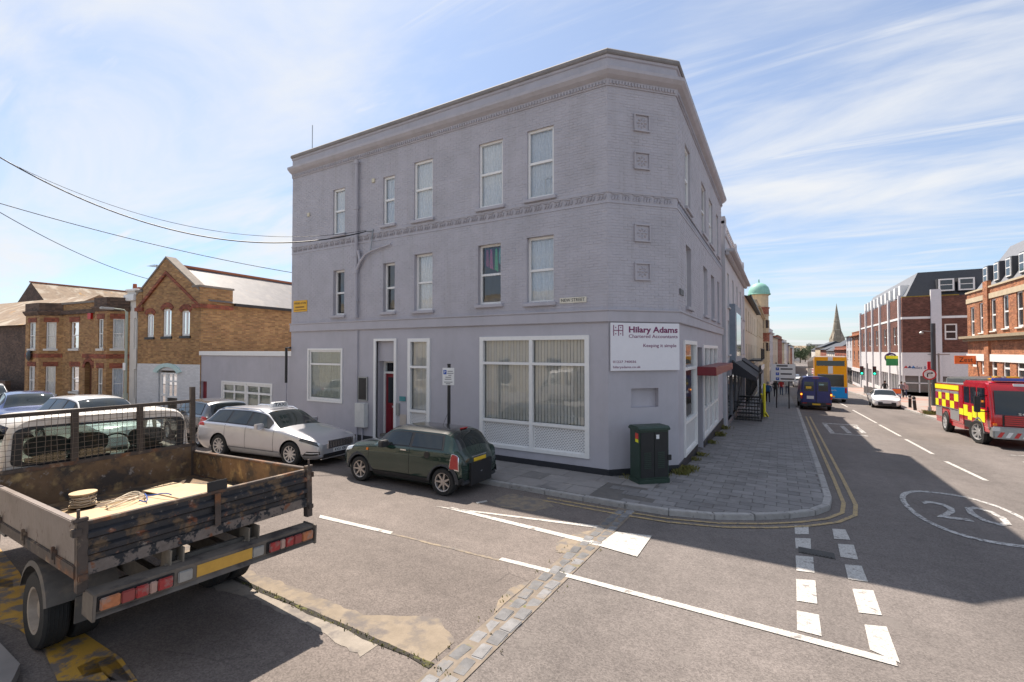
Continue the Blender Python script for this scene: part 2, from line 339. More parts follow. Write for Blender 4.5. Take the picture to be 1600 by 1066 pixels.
# ================================================================== GROUND
def asphalt(name, c, patch, cracks=False, lane=(.9, .03)):
    m, n, l, b = newmat(name); g = n.new('ShaderNodeNewGeometry').outputs['Position']
    def noise(sc, det=5, ro=.6):
        q = n.new('ShaderNodeTexNoise'); q.inputs['Scale'].default_value = sc; q.inputs['Detail'].default_value = det; q.inputs['Roughness'].default_value = ro; l.new(g, q.inputs[0]); return q.outputs[0]
    def rng(s, lo, hi, a, bb):
        q = n.new('ShaderNodeMapRange'); q.inputs[1].default_value = lo; q.inputs[2].default_value = hi; q.inputs[3].default_value = a; q.inputs[4].default_value = bb; l.new(s, q.inputs[0]); return q.outputs[0]
    def mul(a, bb): q = n.new('ShaderNodeMath'); q.operation = 'MULTIPLY'; l.new(a, q.inputs[0]); l.new(bb, q.inputs[1]); return q.outputs[0]
    vo = n.new('ShaderNodeTexVoronoi'); vo.inputs['Scale'].default_value = 70; l.new(g, vo.inputs[0])
    sep = n.new('ShaderNodeSeparateXYZ'); l.new(vo.outputs['Color'], sep.inputs[0])
    k = mul(mul(rng(noise(.35, 6), .3, .7, .84, 1.14), rng(noise(3.5, 8, .7), .3, .7, .88, 1.12)), rng(sep.outputs[0], 0, 1, .74, 1.3))
    mp = n.new('ShaderNodeMapping'); mp.inputs['Scale'].default_value = (lane[0], lane[1], 1); l.new(g, mp.inputs[0])      # wheel tracks polished along the lanes
    ln = n.new('ShaderNodeTexNoise'); ln.inputs['Scale'].default_value = 1; ln.inputs['Detail'].default_value = 3; l.new(mp.outputs[0], ln.inputs[0]); k = mul(k, rng(ln.outputs[0], .3, .7, .86, 1.12))
    sc = n.new('ShaderNodeVectorMath'); sc.operation = 'SCALE'; sc.inputs[0].default_value = c; l.new(k, sc.inputs['Scale']); out = sc.outputs[0]
    mi = n.new('ShaderNodeMix'); mi.data_type = 'RGBA'; l.new(rng(noise(.8, 9, .68), .62, .68, 0, .75), mi.inputs[0]); l.new(out, mi.inputs[6]); mi.inputs[7].default_value = (*patch, 1); out = mi.outputs[2]
    st = n.new('ShaderNodeMix'); st.data_type = 'RGBA'; l.new(rng(noise(1.7, 4, .5), .66, .74, 0, .4), st.inputs[0]); l.new(out, st.inputs[6]); st.inputs[7].default_value = (c[0] * .6, c[1] * .6, c[2] * .6, 1); out = st.outputs[2]
    if cracks:
        nv = n.new('ShaderNodeTexNoise'); nv.inputs['Scale'].default_value = 2.5; nv.inputs['Detail'].default_value = 6; l.new(g, nv.inputs[0])
        mx_ = n.new('ShaderNodeMix'); mx_.data_type = 'VECTOR'; mx_.inputs[0].default_value = .12; l.new(g, mx_.inputs[4]); l.new(nv.outputs['Color'], mx_.inputs[5])
        ve = n.new('ShaderNodeTexVoronoi'); ve.feature = 'DISTANCE_TO_EDGE'; ve.inputs['Scale'].default_value = .55; l.new(mx_.outputs[1], ve.inputs[0])
        cr = n.new('ShaderNodeMix'); cr.data_type = 'RGBA'; l.new(mul(rng(ve.outputs[0], .0, .006, 1, 0), rng(noise(.6), .52, .66, 0, .5)), cr.inputs[0]); l.new(out, cr.inputs[6]); cr.inputs[7].default_value = (.02, .018, .016, 1); out = cr.outputs[2]
    l.new(out, b.inputs['Base Color']); b.inputs['Roughness'].default_value = .88; b.inputs['Specular IOR Level'].default_value = .35
    bp = n.new('ShaderNodeBump'); bp.inputs['Strength'].default_value = .55; bp.inputs['Distance'].default_value = .006; l.new(vo.outputs['Distance'], bp.inputs['Height']); l.new(bp.outputs[0], b.inputs['Normal'])
    return m
ASPH = asphalt('asphalt', (.152, .133, .122), (.166, .147, .134))
ASPH2 = asphalt('old_asphalt', (.160, .135, .120), (.122, .104, .093), True, (.05, 1.1))
YS = [-400, -60, -25, 0, 40, 95, 100, 110, 120, 130, 140, 150, 400, 1500]
def sheet(name, x0, x1, ys, dz, m):
    mb = MB()
    for a, b in zip(ys[:-1], ys[1:]): mb.quad((x0, a, gz(a) + dz), (x1, a, gz(a) + dz), (x1, b, gz(b) + dz), (x0, b, gz(b) + dz))
    return tag(mb.build(name, m, recalc=False), kind='structure')
sheet('road', -900, 900, YS, 0, ASPH)
sheet('side_street_surface', -70, -2.78, [1.2, 3.3, 9.4], .004, ASPH2)
def flat(name, polys, m, dz=.008, label=None):
    """painted marking: thin sheet of polygons lying on the road"""
    mb = MB()
    for p in polys: mb.add([(q[0], q[1], gz(q[1]) + dz) for q in p], [tuple(range(len(p)))])
    o = mb.build(name, m, recalc=False)
    for f in o.data.polygons:
        if f.normal.z < 0: f.flip()
    return tag(o, label, kind='structure')
PAINT = mat('road_paint', (.52, .50, .465), .7, var=.08, vs_=3, kind='world', bump=.3, bs=120, spots=[((.34, .315, .28), 30, .46, .64), ((.2, .18, .165), 6, .58, .66), ((.24, .215, .195), 60, .56, .66)])
PAINTW = mat('worn_road_paint', (.52, .505, .48), .75, var=.15, vs_=5, kind='world', bump=.3, bs=120, spots=[((.15, .137, .13), 11, .50, .58), ((.15, .137, .13), 40, .5, .62)])
YPAINT = mat('yellow_line_paint', (.40, .29, .14), .75, var=.15, vs_=5, kind='world', spots=[((.16, .14, .12), 18, .50, .62)])
YPAINT2 = mat('yellow_marking_paint', (.52, .30, .045), .75, var=.2, vs_=3, kind='world', bump=.3, bs=100, spots=[((.17, .145, .13), 5, .46, .56)])
z5 = lambda L: [tuple(gnd(900 + x * .4375, 640 + y * .4375, -.1 + .1))[:2] for x, y in L]
def pg(L): return [tuple(gnd(x, y))[:2] for x, y in L]
def z5(L): return pg([(900 + x * .4375, 640 + y * .4375) for x, y in L])
def z6(L): return pg([(400 + x * .375, 740 + y * .375) for x, y in L])
for q in ([(780, 415), (830, 417), (832, 447), (782, 447)], [(782, 460), (838, 462), (840, 502), (785, 497)], [(784, 523), (847, 528), (852, 585), (787, 577)], [(786, 607), (855, 612), (862, 696), (788, 685)], [(788, 720), (868, 735), (878, 812), (790, 790)],
          [(915, 427), (962, 430), (980, 467), (922, 463)], [(935, 481), (992, 485), (1008, 538), (945, 528)], [(960, 555), (1020, 560), (1043, 617), (972, 608)], [(987, 642), (1062, 648), (1093, 737), (1010, 727)], [(1030, 770), (1110, 778), (1158, 908), (1050, 860)]):
    flat('give_way_dash', [z5(q)], PAINT)
flat('stop_edge_line', [[(-3.62, 5.84), (-2.6, 5.87), (.98, 5.86), (.98, 5.99), (-2.6, 5.98), (-3.62, 5.94)]], PAINT, .0095)
flat('hatch_marking', [z6([(745, 138), (1440, 222), (1440, 232), (800, 149)]), z6([(800, 149), (815, 142), (1445, 292), (1420, 303)]), z6([(1422, 302), (1500, 245), (1650, 262), (1588, 350)])], PAINT, .012)
flat('bay_line', [z6([(268, 175), (572, 246), (560, 256), (262, 187)])], PAINT, .012)
flat('bay_tick', [z6([(915, 122), (960, 114), (966, 119), (922, 128)])], PAINT, .012)
for a, b in ((17.2, 20.1), (21.6, 25.6), (26.6, 31.6), (32.4, 42), (45, 52), (55, 62), (66, 74)):
    flat('centre_line', [[(4.74 if a < 21 else 4.62, a), (4.86 if a < 21 else 4.73, a), (4.72, b), (4.6, b)]], PAINT)
for x, y in ((6.9, 21.5), (7.3, 20.2), (7.0, 23)): flat('edge_dash', [[(x, y), (x + .7, y + .25), (x + .68, y + .34), (x - .02, y + .09)]], PAINTW)
# 20 roundel
mb = MB(); n = 48
for i in range(n):
    t0, t1 = 2 * math.pi * i / n, 2 * math.pi * (i + 1) / n
    e = lambda t, k: (3.28 + (.97 - k) * math.copysign(abs(math.cos(t)) ** .8, math.cos(t)), 12.88 + (1.95 - 1.6 * k) * math.copysign(abs(math.sin(t)) ** .9, math.sin(t)))
    q = [e(t0, 0), e(t1, 0), e(t1, .1), e(t0, .1)]; mb.add([(p[0], p[1], gz(p[1]) + .008) for p in q], [(0, 1, 2, 3)])
rd = tag(mb.build('speed_roundel', PAINTW, recalc=False), kind='structure')
Mt = Matrix.Translation((3.3, 12.9, gz(12.9) + .009)) @ Matrix.Rotation(-math.atan(SL), 4, 'X') @ Matrix.Diagonal((1.0, 1.75, 1, 1))
text('20', 1.15, PAINTW, rd, Mt, 'numerals', ext=.0005, width=1.2)
# worn bus stop box further down the lane
flat('bus_bay_marking', [[(2.0, 26), (2.2, 26), (2.2, 30), (2.0, 30)], [(2.0, 30.2), (3.6, 30.2), (3.6, 30.6), (2.0, 30.6)], [(2.7, 26.3), (2.9, 26.3), (2.9, 29.6), (2.7, 29.6)], [(3.3, 26.8), (3.5, 26.8), (3.5, 29.8), (3.3, 29.8)], [(2.0, 25.6), (3.4, 25.6), (3.4, 25.85), (2.0, 25.85)]], PAINTW)
# kerb path: round the corner of the grey building
KERB = [(-48, 9.32), (-2.75, 9.32), (-1.9, 9.38), (-1.1, 9.62), (-.43, 10.02), (.15, 10.5), (.6, 11.02), (.88, 11.6), (.98, 12.4), (1.02, 15), (1.22, 40), (1.22, 95)]
def ribbon(name, path, d0, d1, m, dz=.008):
    a, b = offset_path(path, d0), offset_path(path, d1)
    return flat(name, [[tuple(a[i]), tuple(a[i + 1]), tuple(b[i + 1]), tuple(b[i])] for i in range(len(path) - 1)], m, dz)
YL = [(-4.4, 9.32)] + KERB[1:-2] + [(1.2, 34)]
ribbon('double_yellow_line', YL, .17, .25, YPAINT, .010); ribbon('double_yellow_line', YL, .38, .46, YPAINT, .010)
# yellow markings beside the truck
flat('yellow_kerb_marking', [pg([(0, 858), (30, 895), (60, 960), (130, 990), (190, 1030), (215, 1066), (90, 1066), (68, 1018), (30, 985), (0, 975)]), pg([(120, 1045), (150, 1030), (178, 1027), (225, 1090), (195, 1090), (160, 1052), (130, 1060)]), pg([(0, 905), (20, 908), (20, 920), (0, 918)])], YPAINT2, .012)
# worn concrete haunch and open joint across the side street
CONC = mat('worn_concrete', (.235, .19, .14), .9, var=.2, vs_=5, kind='world', bump=.6, bs=60, spots=[((.145, .125, .112), 3.5, .45, .6)])
JOINT = mat('open_joint', (.03, .026, .02), .95, var=.4, vs_=10, kind='world', spots=[((.10, .10, .03), 6, .55, .62)])
rj = random.Random(3)
def rag(n, amp, seed):                         # ragged worn edge
    q = random.Random(seed); c = [q.uniform(-1, 1) for _ in range(n // 8 + 3)]
    return [amp * (c[i // 8] * (1 - (i % 8) / 8) + c[i // 8 + 1] * (i % 8) / 8 + .35 * q.uniform(-1, 1)) for i in range(n + 1)]
nx = 64; xs0 = [-8 + 5.05 * i / nx for i in range(nx + 1)]; e1, e2, e3 = rag(nx, .07, 1), rag(nx, .07, 2), rag(nx, .012, 4)
up = [(x, 3.74 + e + (.42 * max(0, 1 - abs(x + 3.35) / .75))) for x, e in zip(xs0, e1)]; dn = [(x, 3.50 + e) for x, e in zip(xs0, e3)]
flat('concrete_haunch', [[dn[i], dn[i + 1], up[i + 1], up[i]] for i in range(nx)], CONC, .008)
lo = [(x, 3.24 + e) for x, e in zip(xs0, e2)]; hi2 = [(x, 3.44 + e) for x, e in zip(xs0, e3)]
flat('concrete_channel', [[lo[i], lo[i + 1], hi2[i + 1], hi2[i]] for i in range(10, nx - 8)], mat('pale_concrete', (.27, .235, .195), .9, var=.2, vs_=6, kind='world', bump=.4, bs=60, spots=[((.17, .15, .135), 4, .48, .62)]), .008)
flat('open_joint', [[(-8 + .3 * i, 3.44 + .02 * math.sin(i * 2.1)), (-7.7 + .3 * i, 3.44 + .02 * math.sin((i + 1) * 2.1)), (-7.7 + .3 * i, 3.50 + .015 * math.sin((i + 1) * 3.1)), (-8 + .3 * i, 3.50 + .015 * math.sin(i * 3.1))] for i in range(17)], JOINT, .011)
TAN = mat('tan_patch', (.25, .2, .145), .9, var=.2, vs_=8, kind='world', bump=.5, bs=80, spots=[((.165, .145, .13), 5, .46, .6)])
flat('reinstatement_patch', [z6([(1250, 290), (1330, 250), (1420, 235), (1415, 265), (1330, 300), (1290, 335), (1250, 330)]), z6([(1010, 530), (1060, 480), (1150, 445), (1120, 475), (1040, 540), (990, 590)]), z6([(975, 115), (1060, 85), (1200, 110), (1245, 140), (1150, 160), (1020, 140)])], TAN, .008)
ns_ = 40; sa = rag(ns_, .018, 8); sb2 = rag(ns_, .018, 9)
flat('worn_seam', [[(-5.7 + 2.1 * i / ns_, 5.72 + .1 * i / ns_ + sa[i]), (-5.7 + 2.1 * (i + 1) / ns_, 5.72 + .1 * (i + 1) / ns_ + sa[i + 1]), (-5.7 + 2.1 * (i + 1) / ns_, 5.78 + .1 * (i + 1) / ns_ + sb2[i + 1]), (-5.7 + 2.1 * i / ns_, 5.78 + .1 * i / ns_ + sb2[i])] for i in range(ns_)], TAN, .009)
# setts across the mouth of the side street
SETT = mat('sett_stone', (.175, .172, .172), .9, var=.35, vs_=7, kind='world', bump=.5, bs=30, spots=[((.2, .18, .16), 3, .58, .7)], rand=.25)
sb_ = thing('sett_channel', 'double row of worn grey stone setts across the side street mouth', 'setts', (0, 0, 0))
tag(sb_, kind=None)
ms = MB(); ms.add([(-2.88, 1.2, gz(1.2) + .009), (-2.515, 1.2, gz(1.2) + .009), (-2.515, 9.3, gz(9.3) + .009), (-2.88, 9.3, gz(9.3) + .009)], [(0, 1, 2, 3)]); ms.build('bedding', mat('sett_bedding', (.20, .165, .13), .95, var=.3, vs_=8, kind='world', spots=[((.12, .13, .04), 4, .6, .68)]), sb_, recalc=False)
sm = MB(); sm.box(-.5, .5, -.5, .5, 0, 1); s0 = sm.build('sett', SETT, sb_, bevel=.08, smooth=50)
y = 1.3; first = True
while y < 9.15:
    for rx in (-2.78, -2.615):
        L_ = rnd.uniform(.262, .285); s_ = s0 if first else s0.copy()
        if not first: col.objects.link(s_)
        first = False
        yy = y + rnd.uniform(-.008, .008) + (.12 if rx > -2.7 else 0)
        s_.location = (rx + rnd.uniform(-.02, .02), yy, gz(yy) - .05); s_.scale = (rnd.uniform(.13, .155), L_ * .95, .060 + rnd.uniform(0, .01)); s_.rotation_euler = (rnd.uniform(-.03, .03), rnd.uniform(-.04, .04), rnd.uniform(-.08, .08))
    y += .275
# pavement slab, kerb stones, pavers
PAVB = mat('pavement_bedding', (.13, .12, .11), .9, var=.2, vs_=5, kind='world')
PAVER = mat('grey_paver', (.205, .195, .19), .8, var=.16, vs_=2.2, kind='world', bump=.25, bs=50, spots=[((.15, .14, .135), 1.2, .55, .7), ((.27, .25, .235), 6, .62, .72)], rand=.16)
FLAG = mat('pavement_flag', (.24, .222, .21), .82, var=.2, vs_=1.3, kind='world', bump=.25, bs=50, spots=[((.16, .15, .145), .9, .55, .62), ((.32, .29, .26), 4, .62, .7)], rand=.2)
KERBM = mat('granite_kerb', (.33, .315, .30), .8, var=.2, vs_=6, kind='world', bump=.4, bs=45, spots=[((.2, .19, .18), 9, .58, .66)], rand=.15)
inner = [tuple(p) for p in offset_path(KERB, -.15)]
pav = MB(); poly = inner + [(-3, 95), (-3, 13), (-4.2, 11.3), (-48, 11.3)]
pav.prism(poly, lambda x, y: gz(y) - .05, lambda x, y: gz(y) + .092)
# far part bends at 95; pavement stops there
pav = tag(pav.build('pavement', PAVB), kind='structure')
def clip(poly, a, b):
    out = []; A = Vector(a); d = Vector(b) - A
    side = lambda p: d.x * (p[1] - A.y) - d.y * (p[0] - A.x)
    for i in range(len(poly)):
        p, q = poly[i], poly[(i + 1) % len(poly)]; sp_, sq = side(p), side(q)
        if sp_ >= 0: out.append(p)
        if sp_ * sq < 0: t = sp_ / (sp_ - sq); out.append((p[0] + (q[0] - p[0]) * t, p[1] + (q[1] - p[1]) * t))
    return out
stuff = MB(); cnt = 0; row = 0; y = 9.42
while y < 94:
    x = -4.3 + (.22 if row % 2 else 0)
    x0_ = -2.34 if y > 12.95 else (-3.8 + (y - 11.48) if y > 11.48 else -2.9 + .55 * math.sin(row * 1.7))
    while x < 1.3:
        p = [(x + .008, y + .008), (x + .437, y + .008), (x + .437, y + .292), (x + .008, y + .292)]; x += .445
        for a, b in zip(inner[1:-1], inner[2:]):
            if p: p = clip(p, a, b)
        if p: p = clip(p, (x0_, y + 5), (x0_, y))
        if len(p) < 3 or max(q[0] for q in p) - min(q[0] for q in p) < .05: continue
        h = rnd.uniform(.098, .104); tl = rnd.uniform(-.01, .01)
        if cnt < 290:
            mb = MB(); mb.prism(p, lambda X, Y: gz(Y) + .06, lambda X, Y: gz(Y) + h + tl * (X - x)); mb.build('paver', PAVER, pav); cnt += 1
        else: stuff.prism(p, lambda X, Y: gz(Y) + .06, lambda X, Y: gz(Y) + h)
    y += .30; row += 1
tag(stuff.build('paver_field', PAVER, pav), kind='stuff')
y = 9.5
for r_ in range(3):
    x = -30 + .3 * r_
    while x < -2.2:
        L_ = rnd.choice((.6, .75, .9)); p = [(x + .006, y + .006), (x + L_ - .006, y + .006), (x + L_ - .006, y + .645), (x + .006, y + .645)]; x += L_
        if p[1][0] > -2.9 + .55 * math.sin((y - 9.42) / .3 * 1.7) - .1 : continue
        h = rnd.uniform(.098, .106)
        if p[0][0] > -19 or True:
            mb = MB(); mb.prism(p, lambda X, Y: gz(Y) + .06, lambda X, Y: gz(Y) + h); mb.build('flagstone', FLAG, pav)
    y += .655
ko = offset_path(KERB, 0); cum = 0
for i in range(len(KERB) - 1):
    a, b = Vector(KERB[i]), Vector(KERB[i + 1]); ai, bi = Vector(inner[i]), Vector(inner[i + 1]); L_ = (b - a).length; nst = max(1, round(L_ / .9))
    if i == 0: a = Vector((-30, 9.32)); ai = Vector((-30, 9.47)); nst = 30
    if i == len(KERB) - 2: continue
    for k in range(nst):
        e = .004; t0, t1 = k / nst, (k + 1) / nst
        q = [a.lerp(b, t0), a.lerp(b, t1), ai.lerp(bi, t1), ai.lerp(bi, t0)]; c = sum(q, Vector((0, 0))) / 4
        q = [c + (p - c) * (1 - e / .45) for p in q]; h = rnd.uniform(.1, .108)
        mb = MB(); mb.prism([tuple(p) for p in q], lambda X, Y: gz(Y) - .02, lambda X, Y: gz(Y) + h); mb.build('kerbstone', KERBM, pav, bevel=.012)
# south pavement beside the truck
pv2 = MB(); pv2.prism([(-60, -4), (-5.35, -4), (-5.35, .8), (-5.6, 1.25), (-6.0, 1.42), (-60, 1.42)], lambda x, y: gz(y) - .05, lambda x, y: gz(y) + .1)
tag(pv2.build('near_pavement', FLAG), kind='structure')
k2 = MB()
KB2 = [(-60, 1.56), (-6.0, 1.56), (-5.5, 1.36), (-5.2, .85), (-5.2, -4)]
# right hand pavements
RP = MB(); RP.prism([(8.35, 34.5), (12.6, 34.5), (60, 34.5), (60, 70), (12.7, 70), (12.7, 95), (8.45, 95)], lambda x, y: gz(y) - .05, lambda x, y: gz(y) + .1)
RPo = tag(RP.build('right_pavement', mat('pale_paving', (.30, .255, .225), .85, var=.14, vs_=1.2, kind='world', spots=[((.33, .19, .15), .25, .5, .56)])), kind='structure')
for k in range(60):
    mb = MB(); y0 = 34.5 + k * 1.0; mb.prism([(8.2, y0 + .004), (8.35, y0 + .004), (8.35, y0 + .996), (8.2, y0 + .996)], lambda X, Y: gz(Y) - .02, lambda X, Y: gz(Y) + .11); mb.build('kerbstone', KERBM, RPo)
# gully grate
gr = thing('drain_grate', 'cast iron drain grate set in the asphalt by the give way dashes', 'drain', (.48, 8.77, gz(8.77)))
mb = MB(); mb.box(-.24, .24, -.12, .12, .004, .014); mb.build('frame', mat('cast_iron', (.06, .055, .05), .6, .4, var=.3, kind='world'), gr)
for k in range(9): mb = MB(); mb.box(-.2 + k * .047, -.175 + k * .047, -.1, .1, .0145, .02); mb.build('grate_bar', MATS['cast_iron'], gr)
# ================================================================== GREY CORNER BUILDING
Bx, By = -3.80, 11.48; Cx, Cy = -2.353, 12.92; Ax, Dy = -16.89, 24.2
GB = thing('corner_building', 'three-storey lilac grey painted corner building with chamfered corner and accountants sign', 'building', (Bx, By, gz(By) + .1))
def inv(o): o.parent = GB; o.matrix_parent_inverse = Matrix.Translation(-GB.location); return o
class GBP:                                     # adapter: build parts in world coordinates, parented to the building
    pass
FN = Fr((0, By), (1, 0), (0, -1)); FC = Fr((Bx, By), (Cx - Bx, Cy - By), (1, -1.005)); FRt = Fr((Cx, 0), (0, 1), (1, 0))
LC = math.hypot(Cx - Bx, Cy - By)
GB.location = (0, 0, 0)
UP = {'2W1': (-14.44, -13.79, 7.12, 8.82), '2W2': (-11.84, -11.3, 7.13, 8.8), '2W3': (-10.43, -9.63, 7.09, 9.03), '2W4': (-7.83, -6.98, 7.08, 9.06), '2W5': (-6.16, -5.33, 7.08, 9.05),
      '1W1': (-14.4, -13.79, 4.1, 5.78), '1W2': (-11.82, -11.28, 4.12, 5.8), '1W3': (-10.4, -9.63, 4.1, 5.96), '1W4': (-7.85, -7.05, 4.17, 5.98), '1W5': (-6.18, -5.34, 4.13, 6.0)}
UR = {'a': (14.22, 15.14, 7.05, 8.96), 'b': (17.6, 18.75, 7.05, 8.9), 'c': (19.6, 20.8, 7.05, 8.9), 'd': (22.1, 22.9, 7.05, 8.9), 'e': (14.3, 15.2, 4.1, 5.95), 'f': (17.9, 19.0, 4.1, 5.9), 'g': (20.1, 21.2, 4.1, 5.9), 'h': (22.3, 23.0, 4.1, 5.9)}
ZG = -1.0
GN = {'G1': (-15.76, -13.91, .92, 2.8), 'door': (-12.12, -11.26, -.7, 3.12, .46), 'G2': (-10.60, -9.75, -.02, 3.15, .16), 'big': (-7.72, -4.36, .0, 3.16, .2)}
GR_ = {'g1': (13.8, 16.0, -.2, 3.05, .16), 'dr': (16.25, 17.5, -.75, 2.9, 1.0), 'g2': (17.7, 21.9, -.3, 2.95, .16)}
NICHE = (.65, 1.45, 1.30, 1.80, .14)
mb = MB()
wall(mb, FN, Ax, Bx, ZG, 3.6, [o for o in GN.values()], .16); wall(mb, FC, 0, LC, ZG, 3.6, [NICHE]); wall(mb, FRt, Cy, Dy, ZG, 3.6, [o for o in GR_.values()])
FC.box(mb, NICHE[0] - .02, NICHE[1] + .02, NICHE[2] - .02, NICHE[3] + .02, -.16, -.138)
wo = mb.build('ground_floor_wall', GREYW, GB, recalc=False)
mb = MB(); wall(mb, FN, Ax, Bx, 3.6, 10.5, list(UP.values()), .2); wall(mb, FC, 0, LC, 3.6, 10.5, []); wall(mb, FRt, Cy, Dy, 3.6, 10.5, list(UR.values()), .2)
mb.quad((Ax, By, ZG), (Ax, 26, ZG), (Ax, 26, 10.5), (Ax, By, 10.5)); mb.quad((Cx, Dy, ZG), (Ax, Dy, ZG), (Ax, Dy, 10.5), (Cx, Dy, 10.5))
mb.build('upper_wall', GREYB, GB, recalc=False)
mb = MB()
for (z0, z1) in ((3.86, 6.63), (6.94, 9.7)):
    bricks(mb, FN, Ax, Bx, z0, z1, list(UP.values())); bricks(mb, FC, 0, LC, z0, z1, []); bricks(mb, FRt, Cy, Dy, z0, z1, list(UR.values()))
tag(mb.build('painted_bricks', GREYB, GB, recalc=False), kind='stuff')
mb = MB(); mb.prism([(Ax, By), (Bx, By), (Cx, Cy), (Cx, Dy), (Ax, Dy)], 10.18, 10.2); mb.build('roof', mat('roof_felt', (.08, .08, .085), .9, kind='world'), GB)
PATH = [(Ax, By), (Bx, By), (Cx, Cy), (Cx, Dy)]
def trim(name, prof, m=GREYB, path=PATH, bevel=0): b = MB(); sweep(b, path, prof); return b.build(name, m, GB)
trim('fascia', [(-.02, 3.53), (.05, 3.53), (.07, 3.55), (.07, 3.80), (.10, 3.83), (.10, 3.86), (-.02, 3.87)], GREYW)
trim('frieze_band', [(-.02, 6.63), (.02, 6.63), (.02, 6.66), (.008, 6.67), (.008, 6.9), (.03, 6.9), (.035, 6.94), (-.02, 6.95)])
trim('cornice', [(-.02, 9.70), (.03, 9.70), (.04, 9.80), (.05, 9.86), (.16, 9.92), (.24, 10.0), (.25, 10.08), (.22, 10.1), (-.02, 10.16)])
trim('parapet', [(-.3, 10.1), (.015, 10.1), (.015, 10.42), (.05, 10.44), (.06, 10.5), (-.3, 10.5)])
trim('coping', [(-.34, 10.5), (.09, 10.5), (.11, 10.53), (.11, 10.6), (.05, 10.66), (-.3, 10.67)], mat('coping_stone', (.23, .215, .21), .85, var=.2, vs_=3, kind='world', bump=.3, bs=40))
P2 = [(-13.0, By), (Bx, By), (Cx, Cy), (Cx, Dy)]
mb = MB(); sweep(mb, [(Ax, By), (-12.14, By)], [(-.02, ZG), (.025, ZG), (.025, -.22), (-.02, -.2)]); sweep(mb, [(-11.24, By), (Bx, By), (Cx, Cy), (Cx, 16.2)], [(-.02, ZG), (.025, ZG), (.025, -.27), (-.02, -.25)]); sweep(mb, [(Cx, 17.6), (Cx, Dy)], [(-.02, ZG - .5), (.03, ZG - .5), (.03, -.45), (-.02, -.43)])
mb.build('plinth', PLINTH, GB)
# dentils under the cornice, leaf ornaments in the frieze
mb = MB(); leaf = MB()
for fr, a, b in ((FN, Ax, Bx), (FC, 0, LC), (FRt, Cy, Dy)):
    u = a + .05
    while u < b - .06: fr.box(mb, u, u + .045, 9.74, 9.83, .028, .07); u += .09
    u = a + .1
    while u < b - .12:
        for k in range(3):
            c = u + k * .085
            leaf.add([fr.P(c, 6.70, .01), fr.P(c + .055, 6.74, .045), fr.P(c + .085, 6.86, .012), fr.P(c + .02, 6.82, .04)], [(0, 1, 2), (0, 2, 3)])
        fr.box(leaf, u, u + .19, 6.865, 6.89, .008, .035)
        u += .31
tag(mb.build('dentil_course', GREYB, GB), kind='stuff'); tag(leaf.build('leaf_frieze', GREYB, GB), kind='stuff')
for zc in (8.82, 7.81, 5.89, 4.87):            # terracotta style rosette tiles on the chamfer
    mb = MB(); u0 = .99; h = .235
    for (a, b, c, d) in ((-h, h, h - .04, h), (-h, h, -h, -h + .04), (-h, -h + .04, -h + .04, h - .04), (h - .04, h, -h + .04, h - .04)): FC.box(mb, u0 + a, u0 + b, zc + c, zc + d, .002, .06)
    FC.box(mb, u0 - h + .04, u0 + h - .04, zc - h + .04, zc + h - .04, .002, .012)
    t = mb.build('rosette_tile', GREYW, GB, bevel=.006)
    for k in range(8):
        a = k * math.pi / 4; mb = MB(); pts = []
        for q in range(10):
            s = 2 * math.pi * q / 10; r_ = .105 + .055 * math.cos(s); aa = a + .26 * math.sin(s); pts.append((r_ * math.cos(aa), r_ * math.sin(aa)))
        v = [FC.P(u0 + p[0], zc + p[1], .012) for p in pts] + [FC.P(u0 + .1 * math.cos(a), zc + .1 * math.sin(a), .06)]
        mb.add(v, [(q, (q + 1) % 10, 10) for q in range(10)]); mb.build('petal', GREYW, t)
    mb = MB(); v = [FC.P(u0 + .04 * math.cos(q * .785), zc + .04 * math.sin(q * .785), .012) for q in range(8)] + [FC.P(u0, zc, .07)]; mb.add(v, [(q, (q + 1) % 8, 8) for q in range(8)]); mb.build('boss', GREYW, t)
# windows
cur = {'2W1': CURT, '2W2': CURT2, '2W3': CURT, '2W4': CURT, '1W3': CURT, '1W5': CURT2, '1W2': None, '1W1': None}
SILLM = GREYW
for k, o in UP.items(): window(FN, GB, *o, rec=.16 if k[0] == '1' else .09, fw=.065, split=.5 if k[0] == '1' else .52, sill=SILLM, curtain=cur.get(k, CURT2 if k == '2W5' else None), sash=k[0] == '1')
for k, o in UR.items(): window(FRt, GB, *o, rec=.16 if k in 'efgh' else .09, fw=.065, sill=SILLM, curtain=CURT if k in 'acf' else None)
# clothes on the window rail, wind spinners on the upper sill
w4 = [c for c in GB.children if c.name.startswith('window')][8]
for i, (u, c, L_) in enumerate(((-7.66, (.35, .08, .16), .55), (-7.52, (.5, .12, .25), .62), (-7.34, (.1, .5, .2), .7), (-7.2, (.12, .4, .38), .5))):
    mb = MB(); v = [FN.P(u - .035, 5.86, -.215), FN.P(u + .035, 5.86, -.215), FN.P(u + .07, 5.86 - L_, -.22), FN.P(u - .05, 5.86 - L_ * .9, -.21)]; v += [p + Vector((0, .02, 0)) for p in v]
    mb.add(v, [(0, 1, 2, 3), (4, 7, 6, 5), (0, 4, 5, 1), (1, 5, 6, 2), (2, 6, 7, 3), (3, 7, 4, 0)]); mb.build('hanging_garment', mat('cloth%d' % i, c, .9), w4)
mb = MB()
for u in (-5.66, -5.5): 
    mb.bar(FN.P(u, 7.2, -.16), FN.P(u, 7.62, -.16), .018)
    for q in range(3): a = q * 2.1 + u; mb.bar(FN.P(u, 7.62, -.155), FN.P(u + .12 * math.cos(a), 7.62 + .12 * math.sin(a), -.155), .03, .01)
mb.build('sill_ornament', WHITE, [c for c in GB.children if c.name.startswith('window')][4])
